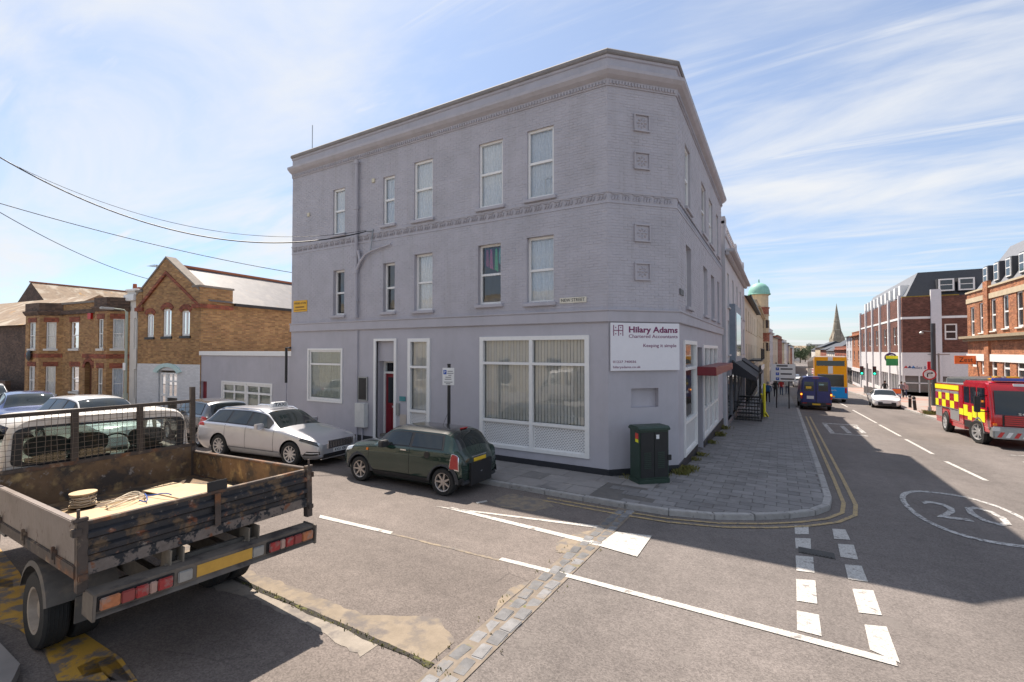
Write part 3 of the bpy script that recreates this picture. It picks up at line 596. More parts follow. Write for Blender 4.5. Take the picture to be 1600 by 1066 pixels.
# ground floor openings
window(FN, GB, *GN['G1'], rec=.04, fw=.07, split=.72, sill=None, curtain=lace('pale_blind', (.55, .6, .57)), sash=False)
mb = MB()
for (a, b, c, d) in ((-15.83, -15.76, .85, 2.87), (-13.91, -13.84, .85, 2.87), (-15.76, -13.91, 2.8, 2.87), (-15.76, -13.91, .85, .92)): FN.box(mb, a, b, c, d, -.02, .035)
mb.build('window_surround', WHITE, GB)
LAT = mat('lattice_panel', (.74, .735, .73), .5, var=.04, kind='world')
def lattice(fr, u0, u1, z0, z1, d, parent):
    mb = MB(); fr.box(mb, u0, u1, z0, z1, d - .02, d); p = mb.build('apron_panel', LAT, parent)
    mb = MB(); z = z0 + .05; r_ = 0
    while z < z1 - .03:
        u = u0 + .04 + (.04 if r_ % 2 else 0)
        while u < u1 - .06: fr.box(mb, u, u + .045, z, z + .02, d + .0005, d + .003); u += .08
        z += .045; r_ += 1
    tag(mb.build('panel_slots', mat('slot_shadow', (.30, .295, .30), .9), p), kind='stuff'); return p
BLS = [mat('blind_slat_a', (.90, .87, .80), .8, var=.05), mat('blind_slat_b', (.80, .79, .76), .8, var=.05)]
def shopwin(fr, u0, u1, z0, z1, zp, zt, dep, n=1):
    """tall shop window: frame, transom panes, vertical blinds, slotted apron panel below"""
    mb = MB(); t = .075
    for (a, b, c, d) in ((u0 - .05, u0 + t, z0 - .04, z1 + .04), (u1 - t, u1 + .05, z0 - .04, z1 + .04)): fr.box(mb, a, b, c, d, -dep, .045)
    for (c, d) in ((z1 - t, z1 + .04), (zp - t, zp), (zt - t * .5, zt + t * .5), (z0 - .04, z0 + .05)): fr.box(mb, u0 + t, u1 - t, c, d, -dep, .042)
    us = [u0 + (u1 - u0) * k / n for k in range(n + 1)]
    for u in us[1:-1]: fr.box(mb, u - .055, u + .055, z0 + .05, z1 - t, -dep, .040)
    w_ = mb.build('shop_window', WHITE, GB)
    for a, b in zip(us[:-1], us[1:]):
        for c, d in ((zp, zt), (zt, z1)):
            p = MB(); p.quad(fr.P(a + .03, c, -dep * .55), fr.P(b - .03, c, -dep * .55), fr.P(b - .03, d, -dep * .55), fr.P(a + .03, d, -dep * .55)); p.build('pane', GLASS, w_, recalc=False)
        lattice(fr, a + .06, b - .06, z0 + .05, zp - t, -.03, w_)
        sl_ = MB(); u = a + .06; k = 0
        while u < b - .1:
            ang = .35 + .15 * math.sin(k * 3.3); du, dd = .078 * math.cos(ang), .078 * math.sin(ang)
            sl_.add([fr.P(u, zp, -dep - .045), fr.P(u + du, zp, -dep - .045 - dd), fr.P(u + du, z1 - .05, -dep - .045 - dd), fr.P(u, z1 - .05, -dep - .045)], [(0, 1, 2, 3)], k % 2); u += .098; k += 1
        sl_.build('vertical_blind', BLS, w_, recalc=False)
    return w_
shopwin(FN, -7.72, -4.36, 0.0, 3.16, .78, 2.42, .10, 2)
shopwin(FN, -10.60, -9.75, -.02, 3.15, .85, 2.25, .08, 1)
shopwin(FRt, 13.8, 16.0, -.2, 3.05, .75, 2.25, .08, 1)
shopwin(FRt, 17.7, 21.9, -.3, 2.95, .7, 2.2, .08, 3)
# entrance on the side street
mb = MB()
for (a, b, c, d) in ((-12.22, -12.12, -.5, 3.2), (-11.26, -11.16, -.5, 3.2), (-12.12, -11.26, 3.12, 3.2)): FN.box(mb, a, b, c, d, -.06, .05)
mb.build('door_surround', WHITE, GB)
mb = MB(); FN.box(mb, -12.12, -11.26, 2.42, 3.12, -.46, -.10); mb.build('door_hood', GREYW, GB)
RED = mat('dark_red_paint', (.19, .012, .022), .35, var=.1, vs_=4)
mb = MB(); FN.box(mb, -12.1, -11.28, -.12, 1.98, -.45, -.40)
for (a, b, c, d) in ((-12.02, -11.78, .05, .75), (-11.6, -11.36, .05, .75)): FN.box(mb, a, b, c, d, -.40, -.39)
door = mb.build('door', RED, GB)
mb = MB(); FN.box(mb, -11.95, -11.43, .95, 1.85, -.398, -.392); mb.build('pane', DGLASS, door)
mb = MB(); FN.box(mb, -11.75, -11.6, .80, .86, -.40, -.38); mb.build('letter_plate', CHROME, door)
mb = MB(); FN.box(mb, -12.1, -11.28, 1.98, 2.05, -.46, -.36); FN.box(mb, -12.1, -11.28, 2.36, 2.42, -.46, -.36); FN.box(mb, -12.12, -12.06, -.4, 2.42, -.46, -.34); FN.box(mb, -11.32, -11.26, -.4, 2.42, -.46, -.34); fl_ = mb.build('door_frame', WHITE, GB)
mb = MB(); FN.box(mb, -12.06, -11.32, 2.05, 2.36, -.42, -.41); mb.build('fanlight', GLASS, fl_)
STONE = mat('step_stone', (.2, .185, .165), .85, var=.25, vs_=4, kind='world', bump=.4, bs=30)
for k in range(3): mb = MB(); FN.box(mb, -12.2 + .0 * k, -11.18, -.6, -.36 + .12 * k, -.45, .22 - .2 * k); mb.build('step', STONE, GB, bevel=.015)
# entrance on the high street : recessed door under dark red canopy
mb = MB(); FRt.box(mb, 15.95, 22.0, 1.98, 2.26, .03, .62); mb.build('canopy', RED, GB, bevel=.02)
mb = MB(); FRt.box(mb, 16.3, 17.45, -.7, 2.1, -.98, -.93); d2 = mb.build('door', WHITE, GB)
mb = MB(); FRt.box(mb, 16.5, 17.25, .3, 1.95, -.929, -.922); mb.build('pane', DGLASS, d2)
# signboard
mb = MB(); FC.box(mb, .03, LC - .0, 2.27, 3.51, .045, .085); sgn = mb.build('signboard', mat('sign_white', (.74, .73, .76), .35, var=.03), GB, bevel=.006)
PUR = mat('sign_plum', (.17, .012, .09), .4, var=.04)
text('Hilary Adams', .215, PUR, sgn, FC.M(1.26, 3.33, .087), width=1.44, bold=.006)
text('Chartered Accountants', .13, PUR, sgn, FC.M(1.26, 3.16, .087), width=1.44)
text('Keeping it simple', .125, PUR, sgn, FC.M(1.45, 2.92, .087), width=.98)
text('01227 740036', .085, PUR, sgn, FC.M(.42, 2.5, .087), width=.66)
text('hilaryadams.co.uk', .085, PUR, sgn, FC.M(.48, 2.365, .087), width=.78)
mb = MB()
for u in (.10, .24, .36): FC.box(mb, u, u + .022, 3.17, 3.45, .086, .089)
for z in (3.43, 3.30): FC.box(mb, .24 if z > 3.4 else .10, .382, z, z + .02, .0861, .0895)
for u, z in ((.17, 3.385), (.31, 3.385), (.17, 3.225), (.31, 3.225)): FC.box(mb, u - .014, u + .014, z - .014, z + .014, .086, .0892)
mb.build('emblem', PUR, sgn)
# street name plate, trade board, small plaques
mb = MB(); FN.box(mb, -5.15, -4.38, 4.07, 4.22, .012, .03); npl = mb.build('street_name_plate', mat('cream_plate', (.66, .62, .52), .5, var=.1, vs_=12, spots=[((.2, .1, .05), 20, .68, .75)]), GB)
text('NEW STREET', .125, BLACK, npl, FN.M(-4.765, 4.145, .031), width=.68)
mb = MB(); FRt.box(mb, 13.2, 13.75, 4.34, 4.5, .012, .03); mb.build('street_name_plate', BLACK, GB)
mb = MB(); FN.box(mb, -16.72, -15.9, 4.32, 4.76, .01, .03); tb = mb.build('trade_board', mat('trade_yellow', (.75, .4, .01), .45, var=.06), GB)
text('WILBEE & SON', .12, BLACK, tb, FN.M(-16.31, 4.65, .031), width=.72)
for (a, b, z, h) in ((-16.6, -16.05, 4.5, .03), (-16.66, -15.96, 4.39, .018)): mb = MB(); FN.box(mb, a, b, z - h, z + h, .0302, .032); mb.build('text_line', mat('faded_print', (.28, .14, .01), .6), tb)
mb = MB(); FN.box(mb, -11.02, -10.75, 1.1, 1.26, .01, .025); mb.build('door_plaque', mat('teal_plaque', (.05, .22, .24), .4), GB)
mb = MB(); FN.box(mb, -11.13, -11.02, .62, 1.02, .01, .05); mb.build('entry_panel', STEEL, GB)
mb = MB(); FN.box(mb, -11.0, -10.72, .3, .66, .008, .016); mb.build('bare_patch', mat('bare_render', (.48, .42, .36), .9, var=.1), GB)
mb = MB(); FN.box(mb, -12.98, -12.52, 1.02, 1.86, .01, .06); nb = mb.build('notice_board', STEEL, GB)
mb = MB(); FN.box(mb, -12.94, -12.56, 1.06, 1.82, .0602, .064); mb.build('notice_panel', BLACK, nb)
mb = MB(); FN.box(mb, -12.98, -12.5, .10, .94, .01, .2); mb.build('meter_box', mat('meter_white', (.62, .61, .58), .5, var=.1, vs_=5), GB, bevel=.012)
mb = MB()
for u in (-13.03, -12.75): mb.tube([FN.P(u, -.6, .05), FN.P(u, .1 if u > -13 else 3.5, .05)], .025)
mb.build('conduit', GREYW, GB, smooth=60)
for u, z in ((-15.85, 8.10), (-12.3, 8.78)): mb = MB(); FN.box(mb, u - .07, u + .07, z - .07, z + .07, .006, .045); mb.build('air_vent', mat('cream_vent', (.6, .55, .42), .6), GB, bevel=.008)
# rainwater pipes
mb = MB(); mb.tube([FN.P(-13.05, 9.6, .11), FN.P(-13.05, 4.0, .11)], .06, 10)
for z in (9.55, 7.9, 6.2, 5.6, 4.6, 4.02): mb.cyl(FN.P(-13.05, z - .06, .11), FN.P(-13.05, z + .06, .11), .08, 10)
mb.tube([FN.P(-13.05, 5.62, .11), FN.P(-12.85, 5.95, .11), FN.P(-12.6, 6.18, .11), FN.P(-12.3, 6.28, .1), FN.P(-11.4, 6.42, .08)], .055, 8, r2=.03)
mb.tube([FN.P(-12.85, 5.95, .11), FN.P(-12.95, 6.35, .11)], .05, 8)
mb.build('soil_pipe', GREYW, GB, smooth=50)
mb = MB(); mb.tube([FN.P(-16.8, 2.9, .1), FN.P(-17.05, 2.9, .1), FN.P(-17.05, 1.5, .1)], .05, 8); mb.build('black_downpipe', BLACK, GB, smooth=50)
mb = MB(); mb.tube([FN.P(-17.05, 1.5, .1), FN.P(-17.05, -.5, .1)], .04, 8); mb.build('grey_downpipe', GREYW, GB, smooth=50)
mb = MB(); mb.tube([FN.P(-12.3, 7.05, .02), FN.P(-12.3, 6.3, .14)], .02, 6); mb.tube([FN.P(-12.32, 6.98, .02), FN.P(-12.4, 6.95, .22)], .025, 6); mb.build('cable_bracket', STEEL, GB)
mb = MB(); mb.cyl((-9.2, 13.2, 10.2), (-9.2, 13.2, 11.15), .13, 12); mb.build('flue', mat('flue_clay', (.25, .21, .19), .8), GB, smooth=50)
mb = MB(); mb.cyl((-16.4, 12, 10.2), (-16.4, 12, 12.0), .015, 6); mb.build('mast', STEEL, GB)
# ================================================================== OTHER BUILDINGS
def onFr(fr, px, py):
    r = ray(px, py); c = Vector((0, 0, HC)); t = (fr.o - c).dot(fr.n) / r.dot(fr.n); p = c + r * t; return (p - fr.o).dot(fr.u), p.z
def rect(fr, x0, x1, y0, y1):
    m = (y0 + y1) / 2; a, b = onFr(fr, x0, m)[0], onFr(fr, x1, m)[0]; return (min(a, b), max(a, b), onFr(fr, (x0 + x1) / 2, y1)[1], onFr(fr, (x0 + x1) / 2, y0)[1])
def shell(mb, fr, u0, u1, z0, z1, dep, ops=(), rev=.14, roof=True, mi=0):
    """front wall with openings, two sides, back and flat roof"""
    wall(mb, fr, u0, u1, z0, z1, list(ops), rev, mi)
    mb.quad(fr.P(u0, z0), fr.P(u0, z1), fr.P(u0, z1, -dep), fr.P(u0, z0, -dep), mi); mb.quad(fr.P(u1, z0), fr.P(u1, z0, -dep), fr.P(u1, z1, -dep), fr.P(u1, z1), mi)
    mb.quad(fr.P(u0, z0, -dep), fr.P(u0, z1, -dep), fr.P(u1, z1, -dep), fr.P(u1, z0, -dep), mi)
    if roof: mb.quad(fr.P(u0, z1), fr.P(u1, z1), fr.P(u1, z1, -dep), fr.P(u0, z1, -dep), mi)
def rebase(o, base):
    base = Vector(base); o.location = base
    for c in o.children: c.matrix_parent_inverse = Matrix.Translation(-base)
def bx(fr, parent, name, m, u0, u1, z0, z1, d0, d1, bevel=0): b = MB(); fr.box(b, u0, u1, z0, z1, d0, d1); return b.build(name, m, parent, bevel=bevel)
rebase(GB, (Bx, By, gz(By) + .1))
SLATE = mat('roof_slate', (.17, .16, .158), .5, var=.18, vs_=3, kind='world', bump=.3, bs=9, spots=[((.24, .22, .2), 1.2, .52, .66), ((.22, .16, .12), 2.5, .64, .7)])
SLATED = mat('dark_slate', (.045, .047, .055), .55, var=.2, vs_=4, kind='world', bump=.3, bs=12)
SLATEG = mat('grey_slate', (.19, .195, .21), .55, var=.18, vs_=4, kind='world', bump=.3, bs=12)
STOCK = brickmat('stock_brick', (.42, .235, .09), (.29, .14, .055), (.30, .23, .15), 6, tone=.22)
REDB = brickmat('red_dressing', (.30, .075, .035), (.24, .06, .03), (.2, .12, .09), 6)
WBR = brickmat('white_painted_brick', (.70, .70, .71), (.66, .66, .67), (.56, .56, .57), 6, tone=.06)
DARKB = brickmat('dark_brick', (.13, .075, .05), (.09, .055, .04), (.1, .085, .07), 6)
PALEST = mat('pale_stucco', (.66, .63, .58), .8, var=.08, vs_=2, kind='world')
# ---- single storey grey annexe
FA = Fr((0, 11.95), (1, 0), (0, -1))
AN = thing('grey_annexe', 'single-storey grey rendered annexe with white coping and casement window', 'building')
aw = rect(FA, 348, 424, 600, 637); ad_ = rect(FA, 314, 323, 596, 650); zt_ = onFr(FA, 400, 556)[1]; zc_ = onFr(FA, 400, 549)[1]
mb = MB(); shell(mb, FA, -24.9, Ax + .0, ZG, zt_, 7, [(*aw, .1), (ad_[0], ad_[1], ZG + .3, ad_[3], .15)]); mb.build('wall', GREYW, AN, recalc=False)
bx(FA, AN, 'coping', WHITE, -24.95, Ax - .01, zt_, zc_, -.3, .06)
u0, u1, z0, z1 = aw
window(FA, AN, u0, (u0 + u1) / 2 - .03, z0, z1, rec=.03, fw=.09, split=.62, mull=1, curtain=lace('pale_blind'), sash=False); window(FA, AN, (u0 + u1) / 2 + .03, u1, z0, z1, rec=.03, fw=.09, split=.62, mull=1, curtain=lace('pale_blind'), sash=False)
mb = MB()
for (a, b, c, d) in ((u0 - .08, u0, z0 - .08, z1 + .08), (u1, u1 + .08, z0 - .08, z1 + .08), (u0, u1, z1, z1 + .08), (u0, u1, z0 - .08, z0), ((u0 + u1) / 2 - .03, (u0 + u1) / 2 + .03, z0, z1)): FA.box(mb, a, b, c, d, -.06, .03)
mb.build('window_surround', WHITE, AN)
bx(FA, AN, 'door', RED, ad_[0], ad_[1], ZG + .3, ad_[3], -.14, -.1); bx(FA, AN, 'letter_box', RED, ad_[1] + .1, ad_[1] + .55, onFr(FA, 330, 633)[1], onFr(FA, 330, 628)[1], .005, .05)
rebase(AN, (-20.8, 11.95, gz(11.95) + .1))
# ---- gable house
HF = Fr((-24.7, 11.9), (-.9945, -.1045), (.1045, -.9945)); HS = Fr((-24.7, 11.9), (-.1045, .9945), (.9945, .1045))
GH = thing('gabled_house', 'yellow stock brick house with stepped gable, slate roof and white painted ground floor', 'house')
WH = 5.35; zA = onFr(HF, 262, 403)[1]; uA = onFr(HF, 262, 403)[0]; zE = onFr(HF, 302, 447)[1]; zg = onFr(HF, 260, 569)[1]; zk = onFr(HF, 302, 473)[1]
wn_ = [rect(HF, 229.5, 240, 491, 527), rect(HF, 254.5, 267.6, 483, 526), rect(HF, 283.5, 296.5, 485.6, 525)]
dr_ = rect(HF, 247, 277, 579, 640)
mb = MB(); wall(mb, HF, 0, WH, zg, zk, wn_, .12); mb.add([HF.P(0, zk), HF.P(WH, zk), HF.P(WH, zk + .55), HF.P(WH - .45, zk + .75), HF.P(uA, zA - .25), HF.P(.45, zk + .75), HF.P(0, zk + .55)], [tuple(range(7))])
wall(mb, HS, 0, 15, ZG, zk + .1, []); mb.build('wall', STOCK, GH, recalc=False)
mb = MB(); wall(mb, HF, 0, WH, ZG, zg, [(dr_[0], dr_[1], dr_[2], dr_[3])], .2); mb.build('painted_wall', WBR, GH, recalc=False)
def rake(m, name, w0, w1, d0, d1):             # raking courses along the gable
    mb = MB()
    for (ua, za, ub, zb) in ((0.0, zk + .35, uA, zA - .25), (WH, zk + .35, uA, zA - .25)):
        mb.add([HF.P(ua, za + w0, d0), HF.P(ub, zb + w0, d0), HF.P(ub, zb + w1, d0), HF.P(ua, za + w1, d0), HF.P(ua, za + w0, d1), HF.P(ub, zb + w0, d1), HF.P(ub, zb + w1, d1), HF.P(ua, za + w1, d1)], [(0, 1, 2, 3), (4, 7, 6, 5), (0, 4, 5, 1), (2, 6, 7, 3), (0, 3, 7, 4), (1, 5, 6, 2)])
    return mb.build(name, m, GH)
rake(STOCK, 'gable_parapet', -.45, .22, -.35, .06); rake(REDB, 'red_raking_course', -.62, -.44, -.01, .10); rake(PALEST if 0 else mat('weathered_coping', (.22, .19, .16), .9, var=.25, vs_=5, kind='world'), 'gable_coping', .22, .32, -.4, .1)
for s, u in ((0, 0), (1, WH)):
    mb = MB(); HF.box(mb, u - (.05 if not s else .5), u + (.5 if not s else .05), zk - .1, zk + .75, -1.6, .08); mb.build('kneeler', STOCK, GH)
    mb = MB(); HF.box(mb, u - (.12 if not s else .55), u + (.55 if not s else .12), zk - .28, zk - .09, -1.6, .12); mb.build('red_corbel', REDB, GH)
    mb = MB(); HF.box(mb, u - (.1 if not s else .55), u + (.55 if not s else .1), zk + .751, zk + .85, -1.65, .12); mb.build('kneeler_cap', MATS['weathered_coping'], GH)
mb = MB(); zr0 = zk + .12; zr1 = zA - .35
mb.add([HF.P(-.2, zr0 - .05, -.3), HF.P(uA, zr1, -.3), HF.P(uA, zr1, -15), HF.P(-.2, zr0 - .05, -15), HF.P(WH + .2, zr0 - .05, -.3), HF.P(WH + .2, zr0 - .05, -15)], [(0, 1, 2, 3), (1, 4, 5, 2)]); mb.build('roof', SLATE, GH, recalc=False)
mb = MB(); mb.bar(HF.P(uA, zr1 + .03, -.4), HF.P(uA, zr1 + .03, -15), .22, .12); mb.build('ridge_tiles', mat('terracotta', (.34, .12, .06), .8, var=.2, kind='world'), GH)
mb = MB(); mb.bar(HF.P(-.22, zr0 - .12, -1.6), HF.P(-.22, zr0 - .12, -15), .14, .14); mb.build('gutter', BLACK, GH)
for o in wn_:
    window(HF, GH, *o, rec=.08, fw=.09, split=0, mull=1, curtain=CURT, sash=False)
    mb = MB(); HF.box(mb, o[0] - .1, o[1] + .1, o[2] - .12, o[2], -.1, .06); mb.build('sill', BLACK, GH)
    mb = MB(); n = 8
    for k in range(n):
        a0, a1 = math.pi * (.2 + .6 * k / n), math.pi * (.2 + .6 * (k + 1) / n); uc = (o[0] + o[1]) / 2; r0, r1 = (o[1] - o[0]) * .62, (o[1] - o[0]) * .62 + .25; zc = o[3] - r0 * .78
        q = [HF.P(uc + r * math.cos(a), zc + r * math.sin(a), d) for d in (0, .03) for r, a in ((r0, a0), (r0, a1), (r1, a1), (r1, a0))]
        mb.add(q, [(0, 1, 2, 3), (4, 7, 6, 5), (0, 4, 5, 1), (2, 6, 7, 3), (0, 3, 7, 4), (1, 5, 6, 2)])
    mb.build('brick_arch', REDB, GH)
window(HF, GH, dr_[0] + .1, dr_[0] + (dr_[1] - dr_[0]) * .6, dr_[2] + .6, dr_[3] - .12, rec=.1, fw=.08, split=.66, mull=1, curtain=None, sash=False)
window(HF, GH, dr_[0] + (dr_[1] - dr_[0]) * .62, dr_[1] - .05, ZG + .3, dr_[3] - .12, rec=.1, fw=.12, split=.5, sash=False, name='glazed_door')
mb = MB(); n = 10
for k in range(n):
    a0, a1 = math.pi * (.12 + .76 * k / n), math.pi * (.12 + .76 * (k + 1) / n); uc = (dr_[0] + dr_[1]) / 2; r0 = (dr_[1] - dr_[0]) * .56; zc = dr_[3] - r0 * .35
    f = lambda r, a, d: HF.P(uc + r * math.cos(a), zc + .55 * r * math.sin(a), d)
    q = [f(r, a, d) for d in (0, .08) for r, a in ((r0, a0), (r0, a1), (r0 + .35, a1), (r0 + .35, a0))]; mb.add(q, [(0, 1, 2, 3), (4, 7, 6, 5), (0, 4, 5, 1), (2, 6, 7, 3), (0, 3, 7, 4), (1, 5, 6, 2)])
mb.build('door_arch', mat('pale_teal', (.5, .66, .64), .7), GH)
rebase(GH, HF.P(2.6, gz(11.6) + .1))
# ---- narrow white house
zw = onFr(HF, 207, 455)[1]; NW = thing('white_house', 'narrow white stuccoed house squeezed between the two brick houses', 'house')
o1, o2 = rect(HF, 209, 215, 497, 545), rect(HF, 209, 215, 577, 622)
mb = MB(); shell(mb, HF, WH + .12, 6.4, ZG, zw, 8, [o1, o2]); mb.build('wall', PALEST, NW, recalc=False)
mb = MB(); HF.box(mb, WH + .1, 6.45, zw - .55, zw - .2, .0, .18); HF.box(mb, WH + .1, 6.45, zw, zw + .12, -.3, .1); mb.build('cornice', WHITE, NW, bevel=.03)
for o in (o1, o2): window(HF, NW, *o, rec=.1, fw=.05, curtain=CURT)
rebase(NW, HF.P(5.9, gz(11.5) + .1))
# ---- bay fronted terrace
TR = thing('bay_terrace', 'yellow brick terrace with two-storey canted bays, red dressings and arched porch', 'house')
U0, U1 = 6.42, onFr(HF, 47, 500)[0]; zp = onFr(HF, 120, 475)[1]; zcn = onFr(HF, 120, 487)[1]; zb = onFr(HF, 120, 556)[1]
w1 = rect(HF, 110, 123, 503, 545); w1g = rect(HF, 110, 123, 573, 612); arch = rect(HF, 132, 143, 565, 640); arch2 = rect(HF, 147, 154, 567, 640)
mb = MB(); shell(mb, HF, U0, U1, ZG, zp, 8, [w1, w1g, (arch[0], arch[1], ZG, arch[3]), (arch2[0], arch2[1], ZG, arch2[3])], .3); mb.build('wall', STOCK, TR, recalc=False)
bays = [(onFr(HF, 76, 520)[0], 1.75), (onFr(HF, 183, 520)[0], 1.25)]; dpt = .75
for (uc, hw) in bays:
    pts = [(uc + hw, 0), (uc + hw * .5, dpt), (uc - hw * .5, dpt), (uc - hw, 0)]
    fs = []
    for (a, b) in zip(pts[:-1], pts[1:]):
        A, B = HF.P(a[0], 0, a[1]), HF.P(b[0], 0, b[1]); t = (B - A); nn = Vector((t.y, -t.x, 0)); 
        if nn.dot(HF.n) < 0: nn = -nn
        fs.append((Fr((A.x, A.y), (t.x, t.y), (nn.x, nn.y)), t.length))
    b = MB()
    for fr, L_ in fs:
        ww = .8 if L_ > 1.3 else .5; c = L_ / 2; ops = [(c - ww / 2, c + ww / 2, w1[2], w1[3]), (c - ww / 2, c + ww / 2, w1g[2] - .2, w1g[3])]
        wall(b, fr, 0, L_, ZG, zcn, ops, .12)
        for o in ops: window(fr, TR, *o, rec=.08, fw=.05, curtain=CURT if o[2] > 2 else CURT2); bx(fr, TR, 'red_lintel', REDB, o[0] - .12, o[1] + .12, o[3], o[3] + .28, -.01, .02); bx(fr, TR, 'sill', PALEST, o[0] - .1, o[1] + .1, o[2] - .12, o[2], -.05, .07)
        bx(fr, TR, 'string_course', REDB, 0, L_, zb - .12, zb + .12, -.01, .025)
    b.build('bay_wall', STOCK, TR, recalc=False);
    pth = [HF.P(p[0], 0, p[1]) for p in pts]; pth = [(p.x, p.y) for p in pth]
    if (Vector(pth[1]) - Vector(pth[0])).cross(Vector((HF.n.x, HF.n.y))) > 0: pth = pth[::-1]
    mb = MB(); sweep(mb, pth, [(-.3, zcn - .2), (.03, zcn - .2), (.14, zcn), (.14, zcn + .08), (.03, zcn + .1), (.03, zp + .1), (-.3, zp + .1)]); mb.build('bay_parapet', DARKB, TR)
    rf = MB(); rf.add([HF.P(p[0], zp + .02, p[1]) for p in pts], [(0, 1, 2, 3)]); rf.build('bay_roof', SLATED, TR, recalc=False)
for o in (w1, w1g): window(HF, TR, *o, rec=.1, fw=.05, curtain=CURT); bx(HF, TR, 'red_lintel', REDB, o[0] - .12, o[1] + .12, o[3], o[3] + .3, -.01, .02); bx(HF, TR, 'sill', PALEST, o[0] - .1, o[1] + .1, o[2] - .12, o[2], -.05, .07)
bx(HF, TR, 'cornice', DARKB, U0, U1, zcn - .15, zcn + .08, .0, .14); bx(HF, TR, 'parapet_coping', MATS['weathered_coping'], U0, U1, zp + .002, zp + .12, -.3, .08)
bx(HF, TR, 'string_course', REDB, arch2[0] - .8, arch[1] + .3, zb - .12, zb + .12, -.01, .02)
for a in (arch, arch2):
    mb = MB(); n = 10; uc = (a[0] + a[1]) / 2; r0 = (a[1] - a[0]) / 2
    for k in range(n):
        t0, t1 = math.pi * k / n, math.pi * (k + 1) / n; f = lambda r, t, d: HF.P(uc + r * math.cos(t), a[3] - r0 + r * math.sin(t), d)
        q = [f(r, t, d) for d in (0, .04) for r, t in ((r0, t0), (r0, t1), (r0 + .22, t1), (r0 + .22, t0))]; mb.add(q, [(0, 1, 2, 3), (4, 7, 6, 5), (0, 4, 5, 1), (2, 6, 7, 3), (0, 3, 7, 4), (1, 5, 6, 2)])
    mb.build('red_arch', REDB, TR)
    bx(HF, TR, 'porch_door', mat('brown_door', (.12, .05, .03), .5), a[0], a[1], ZG, a[3], -.29, -.24)
mb = MB(); p = HF.P(onFr(HF, 152, 445)[0], zp, -2); mb.box(p.x - .55, p.x + .55, p.y - .3, p.y + .3, zp - .2, zp + .75); ch = mb.build('chimney_stack', DARKB, TR)
for k in (-.3, .05, .35): mb = MB(); mb.cyl((p.x + k, p.y, zp + .75), (p.x + k, p.y, zp + (1.35 if k < 0 else 1.1)), .13, 10, r2=.1); mb.build('chimney_pot', mat('terracotta', (1, 1, 1)), ch, smooth=50)
bx(HF, TR, 'alarm_box', mat('alarm_red', (.5, .02, .02), .4), *rect(HF, 140.5, 145.5, 489, 499), .01, .12)
mb = MB(); q = HF.P(onFr(HF, 76, 556)[0] + .2, zb + .0, .95); mb.lathe([(.0, 0), (.22, .03), (.34, .1)], 14, 'y', tuple(q)); mb.bar(q, HF.P(onFr(HF, 76, 556)[0] + .2, zb, .7), .04); mb.build('satellite_dish', BLACK, TR, smooth=50)
rebase(TR, HF.P(12, gz(11) + .1))
# ---- far left: brick side building and long lichened roof behind
SB = thing('dark_brick_building', 'dark brown brick building with low tiled roof beside the bay terrace', 'building')
mb = MB(); zs = onFr(HF, 20, 508)[1]; shell(mb, HF, U1 + .05, U1 + 16, ZG, zs, 9, [], roof=False); mb.build('wall', DARKB, SB, recalc=False)
LICH = mat('lichened_tiles', (.26, .19, .13), .9, var=.3, vs_=2, kind='world', bump=.4, bs=10, spots=[((.42, .36, .28), .8, .5, .62), ((.40, .22, .07), 1.5, .6, .68)])
mb = MB(); mb.add([HF.P(U1 - .1, zs - .05, .3), HF.P(U1 + 16, zs - .05, .3), HF.P(U1 + 16, zs + 2.3, -3.6), HF.P(U1 - .1, zs + 2.3, -3.6), HF.P(U1 - .1, zs - .05, -9), HF.P(U1 + 16, zs - .05, -9)], [(0, 1, 2, 3), (3, 2, 5, 4), (0, 3, 4)]); mb.build('roof', LICH, SB, recalc=False)
bx(HF, SB, 'garden_wall', DARKB, U1 - .2, U1 + 6, ZG, .9, .9, 1.15); rebase(SB, HF.P(U1 + 5, gz(10) + .1))
LR = thing('long_roofed_house', 'house behind the terrace with long lichened ridge roof', 'house'); FB = Fr(tuple(HF.P(0, 0, -11))[:2], tuple(HF.u)[:2], tuple(HF.n)[:2])
ua = onFr(FB, 48, 441)[0]; zr_ = onFr(FB, 48, 441)[1]
mb = MB(); mb.add([FB.P(ua - 6, zr_ - 4.2, 0), FB.P(ua, zr_, 0), FB.P(ua, zr_, -26), FB.P(ua - 6, zr_ - 4.2, -26), FB.P(ua + 6, zr_ - 4.2, 0), FB.P(ua + 6, zr_ - 4.2, -26)], [(0, 1, 2, 3), (1, 4, 5, 2)]); mb.build('roof', LICH, LR, recalc=False)
mb = MB(); shell(mb, FB, ua - 5.8, ua + 5.8, ZG, zr_ - 4.1, 25.8, roof=False); mb.add([FB.P(ua - 5.8, zr_ - 4.1), FB.P(ua + 5.8, zr_ - 4.1), FB.P(ua, zr_ - .1)], [(0, 1, 2)]); mb.build('wall', DARKB, LR, recalc=False); mb = MB(); mb.bar(FB.P(ua, zr_ + .03, .1), FB.P(ua, zr_ + .03, -26), .2, .14); mb.build('ridge_tiles', MATS['terracotta'], LR); rebase(LR, FB.P(ua, gz(22) + .1))
